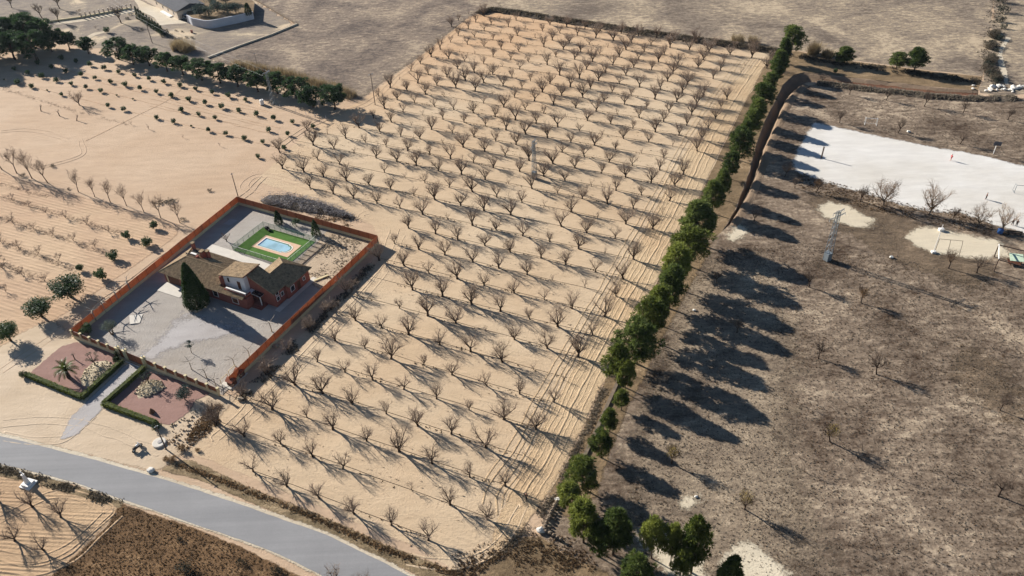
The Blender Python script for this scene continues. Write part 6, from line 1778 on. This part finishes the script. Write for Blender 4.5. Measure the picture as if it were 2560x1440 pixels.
# wayside cross
t = thing('wayside_cross', 'white stone cross on a stepped base by the road', 'cross', gp(72, 1212) + Vector((0, 0, .03)), rad(-20))
m = MB(); m.box(-1.0, 1.0, -1.0, 1.0, 0, .25); m.box(-.75, .75, -.75, .75, .252, .6); m.build('base', M_white, t)
m = MB(); m.hexa([(-.3, -.3, .602), (.3, -.3, .602), (.3, .3, .602), (-.3, .3, .602)], [(-.16, -.16, 2.5), (.16, -.16, 2.5), (.16, .16, 2.5), (-.16, .16, 2.5)]); m.build('shaft', M_white, t)
m = MB(); m.box(-.22, .22, -.22, .22, 2.502, 2.62); m.bar((0, 0, 2.62), (0, 0, 3.4), .12); m.bar((-.3, 0, 3.1), (.3, 0, 3.1), .11); m.build('cross_head', M_white, t)
# motorbike
t = thing('motorbike', 'dark motorbike with white fairing parked on the sand', 'motorbike', gp(345, 1124) + Vector((0, 0, .05)), rad(60))
M_tyre = plain('tyre', srgb(24, 24, 26), .8); M_bike = plain('dark_bike', srgb(40, 42, 50), .4, .1, 2, .5)
for x in (-.72, .72):
    m = MB(); m.tube([(x + .3 * math.cos(a * PI / 9), 0, .33 + .3 * math.sin(a * PI / 9)) for a in range(19)], [.075] * 19, 7); wh = m.build('wheel', M_tyre, t)
    m = MB(); m.tube([(x, -.06, .33), (x, .06, .33)], [.2, .2], 10); m.build('rim', M_steel, wh)
m = MB(); m.hexa([(-.55, -.14, .4), (.4, -.16, .4), (.4, .16, .4), (-.55, .14, .4)], [(-.6, -.12, .78), (.35, -.15, .8), (.35, .15, .8), (-.6, .12, .78)]); m.build('engine_body', M_bike, t)
m = MB(); m.blob((.15, 0, .9), .3, random.Random(1), 2, .05, 0, (1, .7, .6)); m.build('fuel_tank', M_white, t, True)
m = MB(); m.hexa([(-.85, -.12, .8), (-.1, -.15, .82), (-.1, .15, .82), (-.85, .12, .8)], [(-.9, -.1, .95), (-.1, -.13, .92), (-.1, .13, .92), (-.9, .1, .95)]); m.build('seat', M_tyre, t)
m = MB(); m.bar((.72, -.09, .33), (.42, -.09, 1.05), .06); m.bar((.72, .09, .33), (.42, .09, 1.05), .06); m.build('fork', M_steel, t)
m = MB(); m.tube([(.32, -.4, 1.12), (.42, -.2, 1.1), (.42, .2, 1.1), (.32, .4, 1.12)], [.025] * 4, 6); m.build('handlebar', M_tyre, t)
m = MB(); m.hexa([(.45, -.2, .75), (.7, -.1, .8), (.7, .1, .8), (.45, .2, .75)], [(.4, -.22, 1.15), (.52, -.15, 1.3), (.52, .15, 1.3), (.4, .22, 1.15)]); m.build('fairing', M_white, t)
# round cover and roadside scrub
t = thing('cistern_cover', 'round pale concrete cistern cover beside the pole', 'cover', gp(399, 1109) + Vector((0, 0, .04)))
m = MB(); m.lathe((0, 0, 0), [(1.15, 0), (1.15, .3), (1.05, .34)], 14); m.build('slab', M_conc, t)
m = MB(); m.lathe((.1, .1, .342), [(.4, 0), (.4, .06), (.3, .08)], 12); m.build('lid', M_gravel2, t)
BRN = [leafy(1000 + i, .9, .9, .02, 14, 50, .16, M_brown, r0=.03, stems=2) for i in range(2)]
for i, (u, v, s, lab) in enumerate([(455, 1125, 1.1, 'brown dead bush beside the roadside pole'), (430, 1152, 1.0, 'brown dead bush nearer the road verge'), (415, 1150, .7, 'small brown dead bush by the white boulder'), (495, 1128, .6, 'little brown tuft bush at the orchard corner')]):
    inst(BRN[i % 2], 'dead_bush', lab, 'bush', gp(u, v) + Vector((0, 0, .04)), i, None, s)
for i, (u, v, s, lab) in enumerate([(465, 1425, 1.5, 'large dark bush in the brown scrub plot'), (605, 1410, .8, 'small dark bush in the brown scrub plot'), (690, 1430, 1.1, 'dark bush by the lower road edge'), (450, 1350, .6, 'low dark tuft in the scrub plot near the road')]):
    inst(LOW[i % 3], 'scrub_bush', lab, 'bush', gp(u, v) + Vector((0, 0, .04)), i, None, (s, s, s * 1.3))
for i, (u, v, s, lab) in enumerate([(2502, 6, 3.2, 'big dark shrub at the head of the stream'), (2506, 32, 3.0, 'grey green shrub beside the stream'), (2498, 55, 2.4, 'dark shrub lower along the stream'), (2508, 72, 1.8, 'small shrub where the stream path starts'), (2496, 100, 1.7, 'low shrub at the narrow stream bend')]):
    inst(LOW[i % 3], 'stream_shrub', lab, 'shrub', gp(u, v) + Vector((0, 0, .02)), i, None, (s * .8, s * .8, s * 1.1))
SCRL = [leafy(1020 + i, .9, 1.0, .02, 16, 44, .17, M_scrubleaf, r0=.03, stems=2) for i in range(3)]
for i in range(30):
    t_ = i / 29
    cx = [(2494, 80), (2484, 120), (2476, 160), (2480, 195), (2500, 212)]
    k_ = min(3, int(t_ * 4)); f_ = t_ * 4 - k_
    u_ = cx[k_][0] + (cx[k_ + 1][0] - cx[k_][0]) * f_ + rs.uniform(-13, 11); v_ = cx[k_][1] + (cx[k_ + 1][1] - cx[k_][1]) * f_ + rs.uniform(-6, 6)
    inst((SCRL + LOW)[i % 6], 'stream_scrub_bush', 'low brown scrub bush crowding the stream bed', 'bush', gp(u_, v_) + Vector((0, 0, .02)), i * 1.1, 'scrub bushes of the stream', rs.uniform(1.2, 2.3))
inst(BUSH[0], 'bright_bush', 'small bright green bush beside the ditch bend', 'bush', gp(2087, 183), 0, None, 1.0)
# rubble by the plot corner
mb = MB(); rs = random.Random(23)
for _ in range(190):
    q = gp(rs.uniform(420, 560), rs.uniform(1020, 1120)); r = rs.uniform(.06, .22)
    if not inside((q.x, q.y), [(p.x, p.y) for p in (gp(415, 1070), gp(500, 1005), gp(560, 1000), gp(540, 1060), gp(470, 1125), gp(420, 1110))]): continue
    mb.blob((q.x, q.y, .08 + r * .3), r, rs, 1, .35)
stuff(mb.build('rubble', M_rock), 'pale rubble scattered by the plot corner', 'rubble')
mb = MB()
for px, n in (([(200, 950), (212, 925), (235, 905), (270, 902), (288, 915), (275, 935), (245, 955), (222, 968)], 420), ([(338, 985), (345, 965), (372, 950), (405, 955), (418, 968), (400, 980), (370, 995)], 360)):
    P = [gp(*p) for p in px]; c = sum(P, Vector()) / len(P); X = [(p.x, p.y) for p in P]; k = 0
    while k < n:
        x, y = c.x + rs.gauss(0, 1.6), c.y + rs.gauss(0, 1.6)
        if not inside((x, y), X): continue
        k += 1; r = rs.uniform(.06, .26); dd = math.hypot(x - c.x, y - c.y)
        mb.blob((x, y, .06 + max(0, .36 * (1 - (dd / 3.2) ** 1.3)) ), r, rs, 1, .35)
stuff(mb.build('mound_stones', M_lime), 'loose pale stones on the garden mounds', 'stones')
# concrete blocks in the fence shade
for i, (u, v, lab) in enumerate([(618, 980, 'rough pale block outside the plot corner'), (602, 1000, 'pale stone block by the corner rubble'), (690, 868, 'pale rubble lump in the fence shade'), (925, 665, 'pale stone in the fence shade near the far corner')]):
    m = MB(); m.blob((0, 0, .3), .55, rs, 2, .4, 0, (1.3, .8, .7)); o = m.build('rough_block', M_rock); o.location = gp(u, v) + Vector((0, 0, .02)); tag(o, lab, 'stone')

# ================================================================ FAR VILLA
t = thing('villa', 'long pale villa with a dark roof in the far plot', 'house')
b0, b1 = gp(447, 50), gp(350, -6)
dv = (b1 - b0); Lv = dv.length; dv.normalize(); nv = Vector((dv.y, -dv.x, 0))
if nv.x < 0: nv = -nv
def vq(s, w_, z): return b0 + dv * s + nv * w_ + Vector((0, 0, z))
M_pink = plain('pale_pink_render', srgb(214, 196, 174), .9, .06, .5)
M_grey_roof = plain('grey_roof', srgb(84, 84, 86), .9, .15, .8, .1, .3)
m = MB(); m.hexa([vq(0, 0, -.1), vq(0, 11, -.1), vq(Lv, 11, -.1), vq(Lv, 0, -.1)], [vq(0, 0, 3.2), vq(0, 11, 3.2), vq(Lv, 11, 3.2), vq(Lv, 0, 3.2)]); m.build('wall', M_pink, t)
m = MB(); m.face([vq(-.5, -.4, 3.25), vq(-.5, 5.5, 5.0), vq(Lv, 5.5, 5.0), vq(Lv, -.4, 3.25)]); m.face([vq(-.5, 5.5, 5.0), vq(-.5, 11.5, 3.25), vq(Lv, 11.5, 3.25), vq(Lv, 5.5, 5.0)]); m.face([vq(-.48, -.3, 3.2), vq(-.48, 11.3, 3.2), vq(-.48, 5.5, 4.95)]); m.build('roof', M_grey_roof, t)
for s in (3, 8, 13, 19):
    m = MB(); m.hexa([vq(s, -.04, 1.3), vq(s, .02, 1.3), vq(s + 1, .02, 1.3), vq(s + 1, -.04, 1.3)], [vq(s, -.04, 2.3), vq(s, .02, 2.3), vq(s + 1, .02, 2.3), vq(s + 1, -.04, 2.3)]); m.build('window', M_dark, t)
m = MB(); m.hexa([vq(5, -1.4, 0), vq(5, -.1, 0), vq(14, -.1, 0), vq(14, -1.4, 0)], [vq(5, -1.4, .4), vq(5, -.1, .4), vq(14, -.1, .4), vq(14, -1.4, .4)]); m.build('step', M_white, t)
zone('villa_terrace', [(330, -10), (372, 12), (402, 22), (446, 50), (470, 58), (400, 63), (384, 44), (350, 26)], .05, M_palepath, .4, 1, 41)
# curved garden wall with raised planting
cw = dens([gp(470, 57), gp(478, 60), gp(490, 66), gp(525, 71), gp(566, 64), gp(600, 57), gp(636, 48)], 8, 55)
t = thing('garden_wall', 'curved whitewashed retaining wall holding olive trees', 'wall')
m = MB(); nW = len(cw)
for i in range(nW):
    d = (cw[min(i + 1, nW - 1)] - cw[max(i - 1, 0)]).normalized(); nn = Vector((-d.y, d.x, 0))
    for k, (s, z) in enumerate(((0, -.1), (0, 2.9), (.45, 2.9), (.45, -.1))): q = cw[i] + nn * s; m.v.append((q.x, q.y, z))
for i in range(nW - 1):
    for k in range(3):
        a = i * 4 + k; m.f.append((a, a + 1, a + 5, a + 4)); m.mi.append(0)
m.f.append((0, 1, 2, 3)); m.mi.append(0); m.f.append(((nW - 1) * 4 + 3, (nW - 1) * 4 + 2, (nW - 1) * 4 + 1, (nW - 1) * 4)); m.mi.append(0)
m.build('wall_face', plain('whitewash', srgb(188, 188, 190), .9, .08, .6, .1, .2), t)
m = MB(); back = [gp(640, 20), gp(600, -10), gp(520, -20), gp(478, 20)]
m.face([(p.x, p.y, 2.2) for p in [cw[0]] + cw[4:] + back]); m.build('raised_soil', M_strip, t)
VO = [leafy(1040 + i, 4.2, 2.6, .4, 30, 60, .32, OLI if i % 2 else BLUE, M_barkpale, .16) for i in range(4)]
for i, (u, v, s, lab) in enumerate([(500, 38, 1.0, 'grey green olive behind the near end of the curved wall'), (522, 40, 1.0, 'olive in the curved garden above the wall bend'), (545, 30, 1.1, 'broad olive in the middle of the curved garden'), (570, 34, 1.0, 'olive beside the dark shrub in the curved garden'), (590, 32, .9, 'pale olive near the far end of the curved wall'), (535, 12, 1.1, 'olive standing at the back of the curved garden'), (565, 8, 1.1, 'olive at the back corner of the curved garden')]):
    inst(VO[i % 4], 'olive_tree', lab, 'olive tree', gp(u, v, 2.2), i, None, s)
inst(cypress(1050, 4.0, 1.4, 300, .35, None, .5), 'dark_shrub', 'dark rounded cypress at the far end of the curved wall', 'cypress', gp(622, 36, 2.2))
# row of narrow cypresses
VC = [cypress(1060 + i, 4.6, .75, 160, .3) for i in range(2)]
for i in range(10):
    p = gp(346 + 62 * i / 9, 47 + 42 * i / 9)
    inst(VC[i % 2], 'cypress', 'narrow cypress in the short row beside the villa terrace', 'cypress', (p.x, p.y, .02), i, 'villa cypress row', 1.0 - .02 * i)
for i, (u, v, s) in enumerate([(416, 86, 1.6), (425, 92, 1.2), (408, 92, 1.4)]):
    inst(LOW[i], 'dark_shrub', 'dark low shrub at the end of the villa cypress row', 'shrub', gp(u, v) + Vector((0, 0, .02)), i, 'shrubs ending the cypress row', (s, s, s * 1.4))
# parked car beside the villa
t = thing('parked_car', 'grey car parked in the villa shade by the curved wall', 'car', gp(464, 47) + Vector((0, 0, .05)), math.atan2(dv.y, dv.x))
M_car = plain('grey_car_paint', srgb(120, 134, 142), .35, .05, 1, .5)
m = MB(); m.hexa([(-2.1, -.85, .35), (2.1, -.85, .35), (2.1, .85, .35), (-2.1, .85, .35)], [(-2.1, -.82, .95), (2.15, -.82, .9), (2.15, .82, .9), (-2.1, .82, .95)]); m.build('body', M_car, t)
m = MB(); m.hexa([(-1.9, -.78, .952), (1.0, -.78, .94), (1.0, .78, .94), (-1.9, .78, .952)], [(-1.6, -.62, 1.6), (.3, -.62, 1.62), (.3, .62, 1.62), (-1.6, .62, 1.6)]); cb = m.build('cabin', M_dark, t)
m = MB(); m.box(-1.55, .25, -.6, .6, 1.625, 1.66); m.build('roof', M_car, t)
for x in (-1.35, 1.35):
    for y in (-.86, .86):
        m = MB(); m.tube([(x, y - .1, .33), (x, y + .1, .33)], [.33, .33], 12); m.build('wheel', M_tyre, t)
# long low wall with posts
lw = [gp(95, 60), gp(200, 46), gp(330, 22)]
t = thing('low_wall', 'long low wall with square posts across the villa plot', 'wall', lw[0])
m = MB()
for a, b in zip(lw[:-1], lw[1:]):
    d = (b - a).normalized(); nn = Vector((-d.y, d.x, 0)) * .25; a = a - lw[0]; b = b - lw[0]; up3 = Vector((0, 0, .7))
    m.hexa([a - nn, b - nn, b + nn, a + nn], [a - nn + up3, b - nn + up3, b + nn + up3, a + nn + up3])
m.build('wall_base', M_cream, t)
for i in range(12):
    p = gp(205 + 125 * i / 11, 45.5 - 23.5 * i / 11) - lw[0]
    m = MB(); m.box(p.x - .22, p.x + .22, p.y - .22, p.y + .22, .702, 2.1); m.build('post', M_pink, t)
zone('white_path', [(130, 55), (215, 45), (335, 22), (335, 30), (220, 52), (140, 62)], .05, M_palepath, .3, 1, 42)
def low_kerb(px, h, w_, name, label, mat):
    P = [gp(*p) for p in px]; m = MB()
    for a, b in zip(P[:-1], P[1:]):
        d = (b - a).normalized(); nn = Vector((-d.y, d.x, 0)) * (w_ / 2); u3 = Vector((0, 0, h))
        m.hexa([a - nn, b - nn, b + nn, a + nn], [a - nn + u3, b - nn + u3, b + nn + u3, a + nn + u3])
    tag(m.build(name, mat), label, 'wall')
low_kerb([(520, 146), (600, 116), (680, 88), (743, 62)], .55, .5, 'field_wall', 'low pale wall dividing pasture from the villa plot', M_palepath)
low_kerb([(1548, 948), (1520, 1010), (1494, 1070), (1462, 1140), (1430, 1200), (1402, 1248)], .35, .6, 'track_wall', 'low dark earth wall between the tilled track and the small pines', M_drystone)
low_kerb([(742, 61), (690, 30), (640, 1), (600, -20)], .5, .5, 'field_wall', 'low dark wall running from the wall corner past the villa', M_drystone)
for i, (u, v, s, kit, lab) in enumerate([(303, 58, 1.3, PT[0], 'bare leaning tree in the villa plot'), (240, 72, .6, VINE[0], 'pale bare bush in the middle of the villa plot'), (148, 56, 1.2, PT[1], 'bare tree beside the low post wall'), (105, 45, 1.1, PT[2], 'bare tree in the field beyond the low wall'), (150, 22, 1.2, PT[3], 'bare tree in the far field'), (30, 20, 1.0, PT[0], 'bare tree in the field corner beyond the grove'), (200, 36, 1.0, VINE[1], 'tangled bare bush on the post wall')]):
    inst(kit, 'bare_tree', lab, 'tree', gp(u, v) + Vector((0, 0, .02)), i * 1.7, None, s)
for i, (u, v, s, lab) in enumerate([(268, 82, 1.1, 'round green bush by the villa footpath'), (328, 38, .9, 'dark bush beside the cypress row'), (318, 48, .8, 'bush among the villa stones'), (355, 75, .6, 'small bush below the cypress row'), (450, 100, .9, 'dark bush in the dry garden'), (468, 95, .7, 'low bush beside the dry garden post'), (480, 96, .7, 'low bush near the curved wall'), (440, 78, .5, 'little bush on the dry garden slope'), (455, 80, .5, 'little bush in the dry garden rows')]):
    inst(LOW[i % 3] if i else BUSH[1], 'villa_bush', lab, 'bush', gp(u, v) + Vector((0, 0, .02)), i, None, s * 1.3)
m = MB(); m.box(-.3, .3, -.3, .3, 0, .9); m.box(-.36, .36, -.36, .36, .902, 1.0); o = m.build('brick_pier', M_brick); o.location = gp(480, 82); tag(o, 'small brick pier in the dry garden', 'pier')
zone('villa_footpath', [(215, 92), (235, 82), (262, 78), (262, 82), (240, 88), (225, 96)], .05, M_palepath, .3, 1, 43)

# ================================================================ AIR
def haze():
    m = bpy.data.materials.new('haze'); m.use_nodes = True; nt = m.node_tree
    nt.nodes.remove(nt.nodes['Principled BSDF'])
    v = N(nt, 'ShaderNodeVolumePrincipled')
    v.inputs['Color'].default_value = (0.80, 0.88, 1.0, 1); v.inputs['Density'].default_value = HAZE_D; v.inputs['Anisotropy'].default_value = 0.2
    nt.links.new(v.outputs[0], nt.nodes['Material Output'].inputs['Volume'])
    b = MB(); b.box(-620, 620, -60, 900, -4.0, 118)
    return stuff(b.build('haze', m), 'thin pale haze over the whole valley', 'haze')
HAZE_D = 0.00003
haze()
